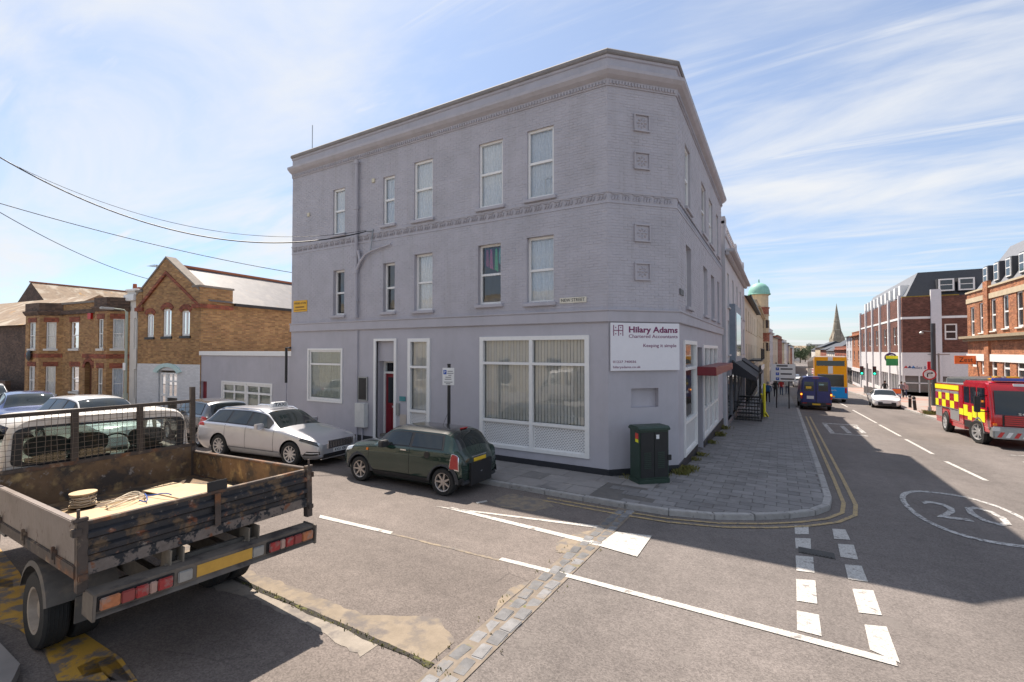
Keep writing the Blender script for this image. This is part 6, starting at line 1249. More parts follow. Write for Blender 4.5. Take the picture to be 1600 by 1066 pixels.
mb = MB(); A = [Vector((2.88, -.86, 1.42)), Vector((2.88, .86, 1.42)), Vector((2.9, .80, 2.06)), Vector((2.9, -.80, 2.06))]; mb.quad(Vector((3.35, -.92, 1.25)), Vector((3.35, .92, 1.25)), Vector((2.9, .88, 2.07)), Vector((2.9, -.88, 2.07))); mb.build('windscreen', CABGLASS, cab, recalc=False)
mb = MB()
for sd in (1, -1): mb.bar((3.35, sd * .94, 1.25), (2.9, sd * .9, 2.08), .07, .07)
mb.build('windscreen_pillar', CABW, cab)
mb = MB(); mb.extr([(2.9, .68), (3.9, .68), (4.02, .95), (3.85, 1.08), (3.35, 1.26), (2.9, 1.32)], 'y', -.93, .93); mb.build('bonnet', CABW, cab, bevel=.04)
mb = MB(); mb.box(2.95, 3.32, -.85, .85, 1.0, 1.30); mb.build('dashboard', BLACK, cab, bevel=.04)
mb = MB(); mb.box(1.7, 2.85, -.9, .9, .70, .80); mb.build('cab_floor', BLACK, cab)
SEAT = mat('seat_fabric', (.035, .034, .036), .9, var=.2, bump=.3, bs=60)
for y, w_ in ((-.52, .25), (.15, .24), (.56, .24)):                       # driver on the right hand (far) side
    mb = MB(); mb.box(1.74, 1.9, y - w_, y + w_, 1.0, 1.60); st_ = mb.build('seat_back', SEAT, TK, bevel=.05, smooth=60)
    mb = MB(); n = 20; v = [(1.76 + dx, y + w_ * .86 * math.copysign(abs(math.cos(t)) ** .7, math.cos(t)), 1.73 + .13 * math.copysign(abs(math.sin(t)) ** .7, math.sin(t))) for dx in (0, .1) for t in [2 * math.pi * k / n for k in range(n)]]; mb.add(v, [tuple(range(n))[::-1], tuple(range(n, 2 * n))] + [(i, (i + 1) % n, n + (i + 1) % n, n + i) for i in range(n)]); mb.build('headrest', SEAT, st_, smooth=50)
mb = MB(); pts = [(2.72 + .06 * math.sin(t), -.45 + .19 * math.cos(t), 1.52 + .17 * math.sin(t)) for t in [2 * math.pi * k / 20 for k in range(21)]]; mb.tube(pts, .016, 6); mb.build('steering_wheel', BLACK, TK, smooth=60)
# mesh guard behind the cab
GX = BL + .02; zt_ = BH + .15; zT = .86 + .28; G = MB(); rail = lambda y0, z0, y1, z1, w_=.045: G.bar(TB @ Vector((GX, y0, z0)), TB @ Vector((GX, y1, z1)), w_, w_)
rail(-HW, zT, HW, zT); rail(HW, zt_, HW, zT)
gd = G.build('guard_frame', mat('guard_brown', (.075, .06, .05), .7, .3, var=.3, spots=[((.2, .1, .05), 7, .6, .7)]), TK)
mb = MB(); mb.bar(TB @ Vector((GX, -HW, -.05)), TB @ Vector((GX, -HW, zT + .22)), .06, .06); mb.build('guard_post', gd.data.materials[0], gd)
for y in (-.36, .34): mb = MB(); mb.bar(TB @ Vector((GX - .01, y, zt_ - .02)), TB @ Vector((GX - .01, y, zT)), .075, .03); mb.build('guard_upright', gd.data.materials[0], gd)
mb = MB(); y = -HW + .04; k = 0
while y < HW: b_ = .012 * math.sin(k * 1.7); mb.tube([TB @ Vector((GX - .03, y, zt_)), TB @ Vector((GX - .03 + b_, y + b_, (zt_ + zT) / 2)), TB @ Vector((GX - .03, y, zT))], .0035, 4); y += .065; k += 1
z = zt_ + .04; k = 0
while z < zT: mb.tube([TB @ Vector((GX - .033, -HW, z)), TB @ Vector((GX - .033 + .01 * math.sin(k), -.3, z + .008 * math.sin(k * 2))), TB @ Vector((GX - .033, .4, z - .006)), TB @ Vector((GX - .033, HW, z))], .0035, 4); z += .065; k += 1
tag(mb.build('wire_mesh', mat('mesh_wire', (.14, .115, .095), .6, .5), gd), kind='stuff')
# load lying in the bed
def lay(name, label, cat, m, pts, z0, th):
    mb = MB(); mb.prism(pts, z0, z0 + th); mb.v = [tuple(TB @ Vector(p)) for p in mb.v]; o = mb.build(name, m); Mw = Matrix.Translation(TK.location) @ TK.rotation_euler.to_matrix().to_4x4(); o.matrix_world = Mw; return tag(o, label, cat, 'loose boards in the truck bed' if cat == 'board' else None)
lay('plywood_sheet', 'large plywood sheet lying flat in the truck bed against the tailgate', 'board', PLY, [(.08, -.85), (1.95, -.95), (2.02, .62), (.1, .80)], .004, .018)
lay('plywood_offcut', 'thin plywood offcut lying across the larger sheet in the truck bed', 'board', PLY, [(.9, -.98), (2.55, -.6), (2.4, -.2), (.85, -.3)], .024, .012)
Mw = Matrix.Translation(TK.location) @ TK.rotation_euler.to_matrix().to_4x4()
sp0 = Mw @ TB @ Vector((2.3, .42, .03)); SPL = thing('cable_reel', 'wooden cable reel wound with pale cord lying in the truck bed', 'reel', sp0, .4)
mb = MB(); mb.cyl((0, 0, 0), (0, 0, .012), .13, 24); mb.build('bottom_flange', PLY, SPL); mb = MB(); mb.cyl((0, 0, .14), (0, 0, .155), .13, 24); mb.build('top_flange', PLY, SPL); mb = MB(); mb.cyl((0, 0, .012), (0, 0, .14), .06, 16); mb.build('drum', PLY, SPL, smooth=40)
CORD = mat('pale_cord', (.58, .5, .38), .8); mb = MB(); rr = random.Random(5)
mb.tube([((.10 + .02 * math.sin(k * .9)) * math.cos(k * .42), (.10 + .02 * math.sin(k * .9)) * math.sin(k * .42), .02 + .11 * (k % 40) / 40) for k in range(160)], .006, 5); mb.build('cord', CORD, SPL, smooth=60)
for nm, lb, m, c, n_ in (('loose_cord', 'pale cord in loose loops beside the cable reel in the truck bed', CORD, (1.95, .12), 70), ('blue_rope', 'short tangle of blue rope beside the cord in the truck bed', mat('blue_rope', (.03, .09, .35), .7), (1.75, -.08), 26)):
    mb = MB(); ph = rr.uniform(0, 6); mb.tube([TB @ Vector((c[0] + .16 * math.sin(k * .31 + ph) + .08 * math.sin(k * .11), c[1] + (.22 * math.cos(k * .27) if n_ > 30 else .3 * (k / 26 - .5)) , .045 + .022 * (1 + math.sin(k * .5)))) for k in range(n_)], .007, 5); o = mb.build(nm, m, smooth=60); o.matrix_world = Mw; tag(o, lb, 'rope')
# ================================================================== FIRE ENGINE
FRED = paint('fire_red_paint', (.50, .006, .012), 0, .2); FYEL = mat('reflective_yellow', (.82, .78, .02), .4, var=.04); SHUT = mat('shutter_grey', (.42, .42, .43), .4, .5, var=.06, bump=.3, bs=3)
FE = thing('fire_engine', 'red fire engine with yellow checks and roof ladders coming up the high street', 'fire engine', (8.25, 28.3, gz(28.3)), R(-90)); tilt(FE, R(-90)); FE.scale = (.92, .92, .92)
def fb(name, m, *b, parent=FE, bevel=.0, smooth=0):
    mb = MB()
    for q in b: mb.box(*q)
    return mb.build(name, m, parent, bevel=bevel, smooth=smooth)
HWF = 1.23
body = fb('rear_body', FRED, (-4.2, .35, -HWF, HWF, .62, 2.55), bevel=.03)
fb('roof_deck', STEEL, (-4.15, .3, -HWF + .05, HWF - .05, 2.552, 2.60)); [fb('rear_skirt', FRED, (a, b, -HWF + .02, HWF - .02, .42, .62)) for a, b in ((-4.2, -3.0), (-1.55, .35))]
cabf = MB(); cabf.extr([(.42, .55), (3.55, .55), (3.78, .8), (3.80, 1.35), (3.62, 2.35), (3.45, 2.72), (3.2, 2.80), (.42, 2.80)], 'y', -HWF, HWF); cabf = cabf.build('cab', FRED, FE, bevel=.07, smooth=45)
for sd in (1, -1):
    y = sd * (HWF + .006)
    for (a, b) in ((-4.1, -2.98), (-2.92, -1.62), (-1.56, -.22)):
        s_ = fb('locker_shutter', SHUT, (a, b, y, y + sd * .012, .75 if a > -2 else (1.25 if a > -3 else .75), 2.2))
        z0 = 1.05; w_ = (b - a) / 2
        for k in range(2):
            for j in range(2):
                if (k + j) % 2 == 0: fb('yellow_check', FYEL, (a + k * w_ + .01, a + (k + 1) * w_ - .01, y + sd * .013, y + sd * .018, 1.32 + j * .38 , 1.32 + j * .38 + .37), parent=s_)
                else: fb('red_check', FRED, (a + k * w_ + .01, a + (k + 1) * w_ - .01, y + sd * .013, y + sd * .018, 1.32 + j * .38, 1.32 + j * .38 + .37), parent=s_)
        fb('shutter_handle', CHROME, (a + .1, b - .1, y + sd * .012, y + sd * .03, 1.27 if a < -2.9 or a > -2 else 1.29, 1.30), parent=s_)
    fb('yellow_band', FYEL, (-4.18, -.2, y, y + sd * .008, 2.26, 2.5))
    for (a, b, z0, z1) in ((.55, 1.25, 1.75, 2.5), (1.4, 2.1, 1.75, 2.5), (2.3, 3.15, 1.65, 2.5)): fb('cab_window', CARGLASS, (a, b, y, y + sd * .008, z0, z1), bevel=.0)
    for k, (a, b, z0, z1) in enumerate(((.45, 1.0, 1.1, 1.62), (1.0, 1.55, .95, 1.3), (1.6, 2.15, 1.1, 1.62), (2.3, 3.1, 1.0, 1.55), (-.2, .4, 1.1, 1.4))): fb('yellow_check', FYEL, (a, b, y, y + sd * .007, z0, z1), parent=cabf)
    fb('step_well', BLACK, (.5, 1.55, y, y + sd * .006, .58, .9)); fb('grab_rail', CHROME, (2.2, 2.23, y, y + sd * .05, 1.2, 2.3), parent=cabf)
    mb = MB(); mb.box(3.2, 3.42, sd * 1.45, sd * 1.62, 1.45, 2.15); mb.bar((3.4, sd * 1.2, 2.2), (3.35, sd * 1.55, 2.1), .04); mb.bar((3.4, sd * 1.2, 1.5), (3.35, sd * 1.55, 1.5), .04); mb.build('wing_mirror', BLACK, FE, bevel=.03)
    for x, yw in ((2.35, 0), (-2.25, 0)):
        mb = MB(); n = 14
        for i in range(n):
            a0, a1 = math.pi * i / n, math.pi * (i + 1) / n; q = [Vector((x + r_ * math.cos(a), sd * yy, .52 + r_ * math.sin(a))) for a in (a0, a1) for (r_, yy) in ((.58, .7), (.58, HWF + .02), (.66, HWF + .02))]; mb.add(q, [(0, 1, 4, 3), (1, 2, 5, 4)])
        mb.build('wheel_arch', STEEL if x > 0 else FRED, FE, smooth=50)
        wl = MB(); wl.cyl((x, sd * (HWF - .1), .52), (x, sd * (HWF + .005), .52), .575, 24); wl.build('wheel_well', BLACK, FE)
        w_ = wheel_mesh(FE, (x, sd * (HWF - .06), .52), .52, .3, mat('bright_hub', (.6, .6, .6), .35, .6), 8, sd, yaw=R(18) if x > 0 else 0)
fb('windscreen', CARGLASS, (3.66, 3.70, -1.1, 1.1, 1.5, 2.42)); 
mb = MB(); mb.quad((3.83, -1.12, 1.42), (3.83, 1.12, 1.42), (3.655, 1.1, 2.42), (3.655, -1.1, 2.42)); 
bpy.data.objects.remove([c for c in FE.children if c.name.startswith('windscreen')][0]); mb.build('windscreen', CARGLASS, FE, recalc=False)
for k in range(5): fb('grille_slat', FRED, (3.79, 3.85, -.85, .85, .98 + k * .085, 1.04 + k * .085), parent=cabf, bevel=.01)
fb('grille', BLACK, (3.78, 3.81, -.9, .9, .95, 1.40), parent=cabf); bp_ = fb('bumper', STEEL, (3.5, 3.92, -HWF, HWF, .42, .92), bevel=.05)
for k in range(9): mb = MB(); y0 = -1.12 + k * .25; mb.add([(3.925, y0, .48), (3.925, y0 + .13, .48), (3.925, y0 + .25, .70), (3.925, y0 + .12, .70)], [(0, 1, 2, 3)]); mb.build('chevron', [FRED, WPLATE][k % 2], bp_, recalc=False)
for sd in (1, -1): fb('headlight', CLRL, (3.88, 3.93, sd * 1.12 - .12, sd * 1.12 + .12, .72, .9), parent=bp_, bevel=.02); fb('indicator', AMBL, (3.84, 3.90, sd * 1.15 - .06, sd * 1.15 + .06, .95, 1.05), parent=cabf, bevel=.01)
pl = fb('number_plate', WPLATE, (3.925, 3.935, -.27, .27, .5, .61), parent=bp_)
text('SCANIA', .13, CHROME, cabf, Mface(3.86, 0, 1.47, 1), width=.9)
fb('light_bar', mat('blue_beacon', (.02, .05, .35), .15, spec=.8), (3.05, 3.35, -1.0, 1.0, 2.82, 2.95), bevel=.03); fb('roof_sign', WPLATE, (3.45, 3.5, -.45, .45, 2.6, 2.72), parent=cabf)
lad = MB()
for y in (-.75, -.3, .3, .75): lad.bar((-3.9, y, 2.85), (2.2, y, 2.98), .06, .09)
for k in range(20): lad.bar((-3.8 + k * .3, -.75, 2.87 + k * .006), (-3.8 + k * .3, -.3, 2.87 + k * .006), .03); lad.bar((-3.8 + k * .3, .3, 2.87 + k * .006), (-3.8 + k * .3, .75, 2.87 + k * .006), .03)
lad.build('roof_ladder', STEEL, FE); [fb('ladder_gantry', STEEL, (x, x + .1, -.9, .9, 2.6, 2.83)) for x in (-3.6, 0)]; fb('yellow_ladder_beam', FYEL, (-3.9, -.4, .85, .92, 2.72, 2.8)); fb('roof_hose_box', mat('hose_yellow', (.7, .45, .03), .6), (.9, 1.9, -.5, .3, 2.82, 3.02), bevel=.05)
# ================================================================== BUS and VAN
BY = mat('bus_yellow', (.95, .42, .004), .5, var=.04, spec=.3); BB = mat('bus_blue', (.005, .30, .75), .5, var=.04, spec=.3); BW = paint('bus_white', (.72, .72, .72), 0, .3)
BU = thing('double_decker_bus', 'yellow and blue double-decker bus seen from behind in the high street', 'bus', (4.0, 55.4, gz(55.4)), R(90)); tilt(BU, R(90))
def ub(name, m, *b, bevel=0, parent=BU):
    mb = MB()
    for q in b: mb.box(*q)
    return mb.build(name, m, parent, bevel=bevel)
bb = ub('body', BW, (-5.2, 5.2, -1.25, 1.25, .35, 4.2), bevel=.12)
ub('rear_upper_panel', BY, (-5.24, -5.19, -1.2, 1.2, 2.55, 4.1)); [ub('rear_yellow_side', BY, (-5.235, -5.19, a, a + .22, 1.3, 2.55)) for a in (-1.2, .98)]; ub('upper_rear_window', CARGLASS, (-5.26, -5.23, -1.05, 1.05, 3.3, 3.75)); [ub('rear_stripe', BW, (-5.255, -5.235, -.18, .18, a, b)) for a, b in ((2.6, 3.28), (3.77, 4.1))]
ub('engine_cover', mat('bus_black', (.012, .012, .014), .12, spec=.7), (-5.25, -5.19, -.97, .97, 1.45, 2.5)); ub('rear_lower_panel', BB, (-5.27, -5.19, -1.22, 1.22, .42, 1.40), bevel=.02); ub('number_plate', YPLATE, (-5.285, -5.27, -.3, .3, .5, .62))
for sd in (1, -1): ub('tail_light', REDL, (-5.29, -5.26, sd * 1.1 - .07, sd * 1.1 + .07, .9, 1.35)); ub('side_yellow', BY, (-5.1, -4.78, sd * 1.251, sd * 1.258, 1.4, 4.0)); ub('upper_side_windows', CARGLASS, (-4.9, 4.9, sd * 1.259, sd * 1.266, 3.1, 3.8)); ub('lower_side_windows', CARGLASS, (-3.8, 4.9, sd * 1.252, sd * 1.259, 1.45, 2.35)); ub('side_skirt', BB, (-5.1, -2.2, sd * 1.252, sd * 1.258, .4, 1.35))
for x in (-3.2, 3.0):
    for sd in (1, -1): wheel_mesh(BU, (x, sd * 1.12, .5), .5, .3, ALLOY, 8, sd)
lt = [c for c in BU.children if c.name.startswith('body')][0]
PK = mat('pink_vinyl', (.62, .06, .25), .5)
for k in range(12): mb = MB(); x = -4.6 + (k % 6) * .36; z = 2.58 + (k // 6) * .26; mb.box(x, x + .2 + .08 * (k % 3), 1.2585, 1.2625, z, z + .12 + .05 * (k % 2)); mb.build('side_graphic', PK if k % 4 else MATS['teal_plaque'], BU)
mb = MB(); mb.box(-4.75, -2.2, 1.2525, 1.258, 2.52, 3.08); mb.build('advert_panel', WPLATE, BU)
text('Stagecoach', .22, BW, [c for c in BU.children if c.name.startswith('rear_lower')][0], Mface(-5.275, .2, 1.12, -1), width=1.2)
VN = thing('panel_van', 'dark blue panel van with amber lights stopped at the kerb behind the bus', 'van', (2.25, 42.4, gz(42.4)), R(91)); tilt(VN, R(91)); VN.scale = (.95, .95, .95)
NAVY = mat('navy_paint', (.022, .028, .16), .35, var=.05, spec=.4, coat=.3)
mb = MB(); mb.extr([(-.98, .4), (.98, .4), (1.0, 1.2), (.92, 2.2), (.78, 2.48), (.5, 2.55), (-.5, 2.55), (-.78, 2.48), (-.92, 2.2), (-1.0, 1.2)], 'x', -2.7, 1.6); mb.extr([(-.98, .4), (.98, .4), (1.0, 1.2), (.9, 1.3), (-.9, 1.3), (-1.0, 1.2)], 'x', 1.6, 2.7); mb.build('body', NAVY, VN, bevel=.05, smooth=40)
def vb(name, m, *b, bevel=0):
    mb = MB()
    for q in b: mb.box(*q)
    return mb.build(name, m, VN, bevel=bevel)
vb('rear_door', NAVY, (-2.73, -2.69, .02, .88, .55, 2.35), bevel=.02); vb('rear_door', NAVY, (-2.73, -2.69, -.88, -.02, .55, 2.35), bevel=.02)
vb('rear_window', CARGLASS, (-2.745, -2.725, -.75, -.15, 1.45, 2.15)); vb('rear_window', CARGLASS, (-2.745, -2.725, .15, .75, 1.45, 2.15)); vb('sticker', YPLATE, (-2.755, -2.74, .3, .65, 1.62, 1.80)); vb('sticker', WPLATE, (-2.755, -2.74, .15, .6, .85, 1.08)); vb('sticker', mat('teal_sticker', (.3, .5, .5), .4), (-2.755, -2.74, -.5, -.2, 1.9, 2.0))
vb('bumper', DPLAST, (-2.85, -2.65, -.98, .98, .32, .58), bevel=.04); vb('number_plate', YPLATE, (-2.865, -2.85, -.26, .26, .4, .51)); [vb('step_reflector', REDL, (-2.865, -2.85, a, a + .3, .5, .55)) for a in (-.9, .6)]
for sd in (1, -1): vb('tail_light', REDL, (-2.75, -2.66, sd * .95 - .06, sd * .95 + .06, .85, 1.35), bevel=.01); vb('indicator', mat('lit_amber', (.9, .3, .02), .3, emit=1.5), (-2.76, -2.74, sd * .95 - .05, sd * .95 + .05, 1.12, 1.25)); [wheel_mesh(VN, (x, sd * .9, .34), .34, .22, ALLOY, 6, sd) for x in (-1.7, 1.7)]
vb('door_seam', BLACK, (-2.736, -2.73, -.012, .012, .55, 2.35)); vb('roof_light', REDL, (-2.72, -2.69, -.2, .2, 2.42, 2.47))
# ================================================================== STREET FURNITURE
def Pv(px, py): return gnd(px, py, .1)
# green telecoms cabinet set against the chamfer
c0 = Pv(991, 756); CBN = thing('telecoms_cabinet', 'dark green roadside telecoms cabinet standing against the chamfered corner', 'cabinet', (c0.x + .25, c0.y + .45, c0.z - .02), math.atan2(FC.u.y, FC.u.x))
CGR = mat('cabinet_green', (.022, .045, .032), .45, var=.15, vs_=5, spots=[((.05, .07, .055), 7, .6, .72)])
mb = MB(); mb.box(-.40, .40, -.22, .22, .12, 1.28); mb.build('body', CGR, CBN, bevel=.008); mb = MB(); mb.box(-.42, .42, -.24, .24, .0, .12); mb.build('base', CGR, CBN, bevel=.01)
mb = MB(); mb.extr([(-.26, 1.28), (.26, 1.28), (.26, 1.33), (.2, 1.38), (-.2, 1.38), (-.26, 1.33)], 'x', -.43, .43); mb.build('lid', CGR, CBN, bevel=.012)
CBK = mat('cabinet_black', (.014, .015, .016), .5, var=.25, vs_=6)
mb = MB(); mb.box(-.37, -.004, -.235, -.222, .16, 1.24); mb.build('door', CBK, CBN, bevel=.005); mb = MB(); mb.box(.004, .37, -.235, -.222, .16, 1.24); mb.build('door', CBK, CBN, bevel=.005)
for x in (-.28, .09):
    for k in range(9): mb = MB(); mb.box(x, x + .19, -.241, -.236, .38 + k * .045, .40 + k * .045); mb.build('louvre', CGR, CBN)
mb = MB(); mb.box(.36, .46, -.25, -.2, .55, .68); mb.build('lock_hasp', CBK, CBN, bevel=.006); mb = MB(); mb.box(.05, .13, -.2395, -.2355, 1.08, 1.18); mb.build('sticker', WPLATE, CBN); mb = MB(); mb.box(-.404, -.4005, -.18, -.04, 1.08, 1.22); mb.build('warning_label', mat('label_red', (.6, .05, .03), .5), CBN); mb = MB(); mb.box(-.404, -.4005, -.18, -.04, 1.0, 1.075); mb.build('warning_label', FYEL, CBN)
# parking sign
PS = thing('parking_sign', 'white parking notice on black post standing behind the green hatchback', 'sign', (-7.95, 10.2, gz(10.2) + .1))
mb = MB(); mb.cyl((0, 0, -.1), (0, 0, 2.75), .045, 12); mb.cyl((0, 0, 2.75), (0, 0, 2.79), .05, 12); mb.build('post', BLACK, PS, smooth=40)
mb = MB(); mb.box(-.17, .17, -.065, -.05, 2.2, 2.68); fc_ = mb.build('sign_plate', WPLATE, PS, bevel=.006); mb = MB(); mb.box(-.14, -.05, -.068, -.0655, 2.5, 2.62); pb_ = mb.build('parking_symbol', mat('sign_blue', (.02, .08, .4), .4), fc_)
text('P', .1, WPLATE, pb_, Matrix.Translation((-.095, -.069, 2.56)) @ Matrix.Rotation(R(90), 4, 'X'), ext=.001)
for (x0, x1, z) in ((-.02, .13, 2.585), (-.03, .15, 2.53), (.0, .09, 2.475), (-.08, .08, 2.42), (-.1, .09, 2.365), (-.12, .12, 2.285), (-.07, .06, 2.24)): mb = MB(); mb.box(x0, x1, -.0672, -.0655, z - .009, z + .009); mb.build('text_line', mat('print_grey', (.12, .12, .13), .6), fc_)
PS.rotation_euler = (0, 0, R(20))
# direction sign on two posts
p = Pv(1224, 638); DS = thing('direction_sign', 'white parking direction sign on two posts at the pavement edge', 'sign', (p.x, p.y, p.z))
for x in (-.42, .36): mb = MB(); mb.cyl((x, 0, -.1), (x, 0, 3.3), .04, 10); mb.build('post', BLACK, DS, smooth=40)
mb = MB(); mb.box(-.78, .78, -.06, -.04, 1.95, 3.2); pnl = mb.build('panel', WPLATE, DS, bevel=.01)
for k in range(3): mb = MB(); mb.box(-.45, -.24, -.064, -.0605, 2.02 + k * .36, 2.22 + k * .36); q = mb.build('parking_symbol', MATS['sign_blue'], pnl); text('P', .17, WPLATE, q, Matrix.Translation((-.345, -.066, 2.12 + k * .36)) @ Matrix.Rotation(R(90), 4, 'X'), ext=.001)
for (x0, x1, z) in ((-.15, .7, 2.12), (-.15, .55, 2.48), (-.15, .6, 2.84), (-.4, .3, 3.06)): mb = MB(); mb.box(x0, x1, -.063, -.0605, z - .05, z + .05); mb.build('text_line', BLACK, pnl)
# street lamp by the terrace
LP = thing('street_lamp', 'pale green street lamp with short bracket arm in front of the terrace', 'street lamp', (-27, 9.75, gz(9.75) + .1))
LG = mat('lamp_green', (.36, .40, .33), .5, var=.1); mb = MB(); mb.cyl((0, 0, -.1), (0, 0, 1.1), .09, 12); mb.cyl((0, 0, 1.1), (0, 0, 5.0), .055, 12); mb.tube([(0, 0, 4.95), (0, -.1, 5.08), (0, -.6, 5.12)], .03, 8); mb.build('column', LG, LP, smooth=45); mb = MB(); mb.box(-.12, .12, -1.0, -.5, 5.05, 5.16); mb.build('lantern', mat('lantern_grey', (.4, .4, .38), .4), LP, bevel=.03)
mb = MB(); mb.box(-.14, .14, -.075, -.06, 2.2, 2.55); mb.build('small_sign', WPLATE, LP)
# no right turn sign
p = Pv(1453, 648); NR = thing('no_turn_sign', 'round no right turn sign on grey post with weeds at its foot', 'sign', p)
mb = MB(); mb.cyl((0, 0, -.1), (0, 0, 3.5), .06, 12); mb.cyl((0, 0, -.1), (0, 0, .5), .1, 12); mb.build('post', STEEL, NR, smooth=40)
mb = MB(); mb.lathe([(0, -.07), (.36, -.07), (.36, -.05), (0, -.05)], 32, 'y', (0, 0, 2.65)); mb.build('sign_plate', WPLATE, NR); mb = MB(); mb.lathe([(.28, -.071), (.36, -.071), (.36, -.076), (.28, -.076)], 32, 'y', (0, 0, 2.65), closed=True); mb.build('red_ring', mat('sign_red', (.5, .01, .02), .4), NR)
mb = MB(); mb.tube([(-.1, -.078, 2.48), (-.1, -.078, 2.68), (-.02, -.078, 2.74), (.1, -.078, 2.74)], .03, 6); mb.add([(.1, -.08, 2.66), (.2, -.08, 2.74), (.1, -.08, 2.82)], [(0, 1, 2)]); mb.build('arrow', BLACK, NR); mb = MB(); mb.bar((-.2, -.082, 2.85), (.2, -.082, 2.45), .05, .004); mb.build('red_bar', MATS['sign_red'], NR)
mb = MB(); mb.cyl((0, 0, 3.0), (0, 0, 3.5), .09, 10); mb.build('red_white_cap', MATS['sign_red'], NR)
# dark column, small column
p = Pv(1460, 634); DCn = thing('dark_column', 'tall dark steel column beside the side road corner', 'column', p); mb = MB(); mb.cyl((0, 0, -.1), (0, 0, 6.9), .16, 14); mb.cyl((0, 0, -.1), (0, 0, 1.2), .2, 14); mb.build('shaft', mat('column_grey', (.06, .065, .075), .5, var=.1), DCn, smooth=40); mb = MB(); mb.bar((0, 0, 6.2), (-.7, 0, 6.3), .06); mb.lathe([(0, 0), (.12, .02), (.16, .14), (.05, .24), (0, .25)], 12, 'z', (-.75, 0, 6.0)); mb.build('camera_arm', STEEL, DCn)
p = Pv(1468, 634); SC = thing('finger_post', 'slim grey post with crossed arms behind the dark column', 'post', p); mb = MB(); mb.cyl((0, 0, -.1), (0, 0, 4.4), .07, 10); mb.build('shaft', STEEL, SC, smooth=40); mb = MB(); mb.bar((-.7, 0, 4.3), (.7, 0, 4.3), .05, .08); mb.build('arm', STEEL, SC)
for k, (px, py) in enumerate(((1422, 637), (1430, 641))):
    p = Pv(px, py); o = thing('bollard', 'black bollard upright on the right pavement edge' if k == 0 else 'black bollard leaning slightly beside the upright one', 'bollard', p, 0, 'bollards on the right pavement'); mb = MB(); mb.cyl((0, 0, -.05), (0, 0, .9), .1, 12); mb.build('shaft', BLACK, o, smooth=40); mb = MB(); mb.cyl((0, 0, .9), (0, 0, 1.0), .115, 12, r2=.06); mb.build('cap', BLACK, o, smooth=40); mb = MB(); mb.cyl((0, 0, .72), (0, 0, .78), .102, 12); mb.build('band', WPLATE, o)
    o.rotation_euler = (0, R(-4 * k), 0)
# traffic lights with shop boards behind
p = Pv(1356, 622); TL = thing('traffic_light', 'traffic light with two signal heads showing green at the crossing', 'traffic light', p)
mb = MB(); mb.cyl((0, 0, -.1), (0, 0, 3.6), .06, 10); mb.build('pole', STEEL, TL, smooth=40)
for x in (-.5, .55):
    mb = MB(); mb.box(x - .15, x + .15, -.3, -.1, 2.4, 3.3); hd = mb.build('signal_head', BLACK, TL, bevel=.02)
    for k, m in enumerate((mat('lit_green', (.02, .7, .35), .3, emit=2.0), mat('dark_amber', (.1, .05, .01), .3), mat('dark_red_lens', (.1, .01, .01), .3))): mb = MB(); mb.lathe([(0, -.315), (.085, -.31), (.095, -.3)], 14, 'y', (x, 0, 2.56 + k * .29)); mb.build('lens', m, hd)
p2 = p; CS = thing('purple_round_sign', 'round purple hanging sign with letter C on the white shopfronts', 'sign', (12.0, 73, gz(73) + 4.6)); mb = MB(); mb.lathe([(0, -.06), (.62, -.06), (.62, .06), (0, .06)], 24, 'y'); dsc = mb.build('disc', mat('deep_purple', (.05, .015, .13), .5), CS); text('C', 1.0, WPLATE, dsc, Matrix.Translation((0, -.065, 0)) @ Matrix.Rotation(R(90), 4, 'X')); mb = MB(); mb.bar((.6, 0, 0), (.75, 0, 0), .06); mb.build('bracket', BLACK, CS)
GBD = thing('estate_agent_board', 'green and yellow agent board fixed to the white shopfronts', 'sign', (11.9, 71.5, gz(71.5) + 3.6)); mb = MB(); mb.box(-.6, .6, -.04, .04, 0, .85); mb.build('green_panel', mat('board_green', (.02, .22, .07), .5), GBD); mb = MB(); mb.box(-.6, .6, -.045, .045, .85, 1.2); mb.build('yellow_panel', FYEL, GBD)
ZS = thing('zest_sign', 'orange projecting sign reading Zest on the orange brick building', 'sign', (12.0, 46.5, gz(46.5) + 3.55)); mb = MB(); mb.box(-.62, .55, -.05, .05, 0, .62); zb_ = mb.build('board', mat('zest_orange', (.75, .16, .03), .5), ZS, bevel=.01); text('Zest', .5, BLACK, zb_, Matrix.Translation((.0, -.053, .3)) @ Matrix.Rotation(R(90), 4, 'X'), width=.75); mb = MB(); mb.bar((.5, 0, .3), (.62, 0, .3), .05); mb.build('bracket', BLACK, ZS)
AB = thing('pavement_board', 'blue and orange advertising board on the pavement outside the corner shop', 'sign', (10.6, 62, gz(62) + .1)); mb = MB(); mb.box(-.35, .35, -.2, -.15, 0, 1.05); mb.build('front_panel', mat('board_blue', (.03, .1, .3), .5), AB); mb = MB(); mb.box(-.35, .35, -.21, -.2, .5, 1.0); mb.build('poster', mat('zest_orange', (1, 1, 1)), AB); mb = MB(); mb.bar((0, .2, 0), (0, -.15, 1.0), .6, .03); mb.build('back_panel', BLACK, AB)
for k in range(4):
    o = thing('guard_rail', 'grey pedestrian guard rail panel along the right kerb by the signals', 'railing', (8.7, 60 + k * 2.1, gz(60 + k * 2.1) + .1), R(90), 'guard rails on the right kerb'); mb = MB(); mb.bar((0, 0, 1.0), (2, 0, 1.0), .05); mb.bar((0, 0, .15), (2, 0, .15), .04); mb.build('frame', STEEL, o)
    for q in (0, 2): mb = MB(); mb.bar((q, 0, -.05), (q, 0, 1.0), .05); mb.build('post', STEEL, o)
    for q in range(1, 14): mb = MB(); mb.bar((q * .143, 0, .15), (q * .143, 0, 1.0), .018); mb.build('bar', STEEL, o)
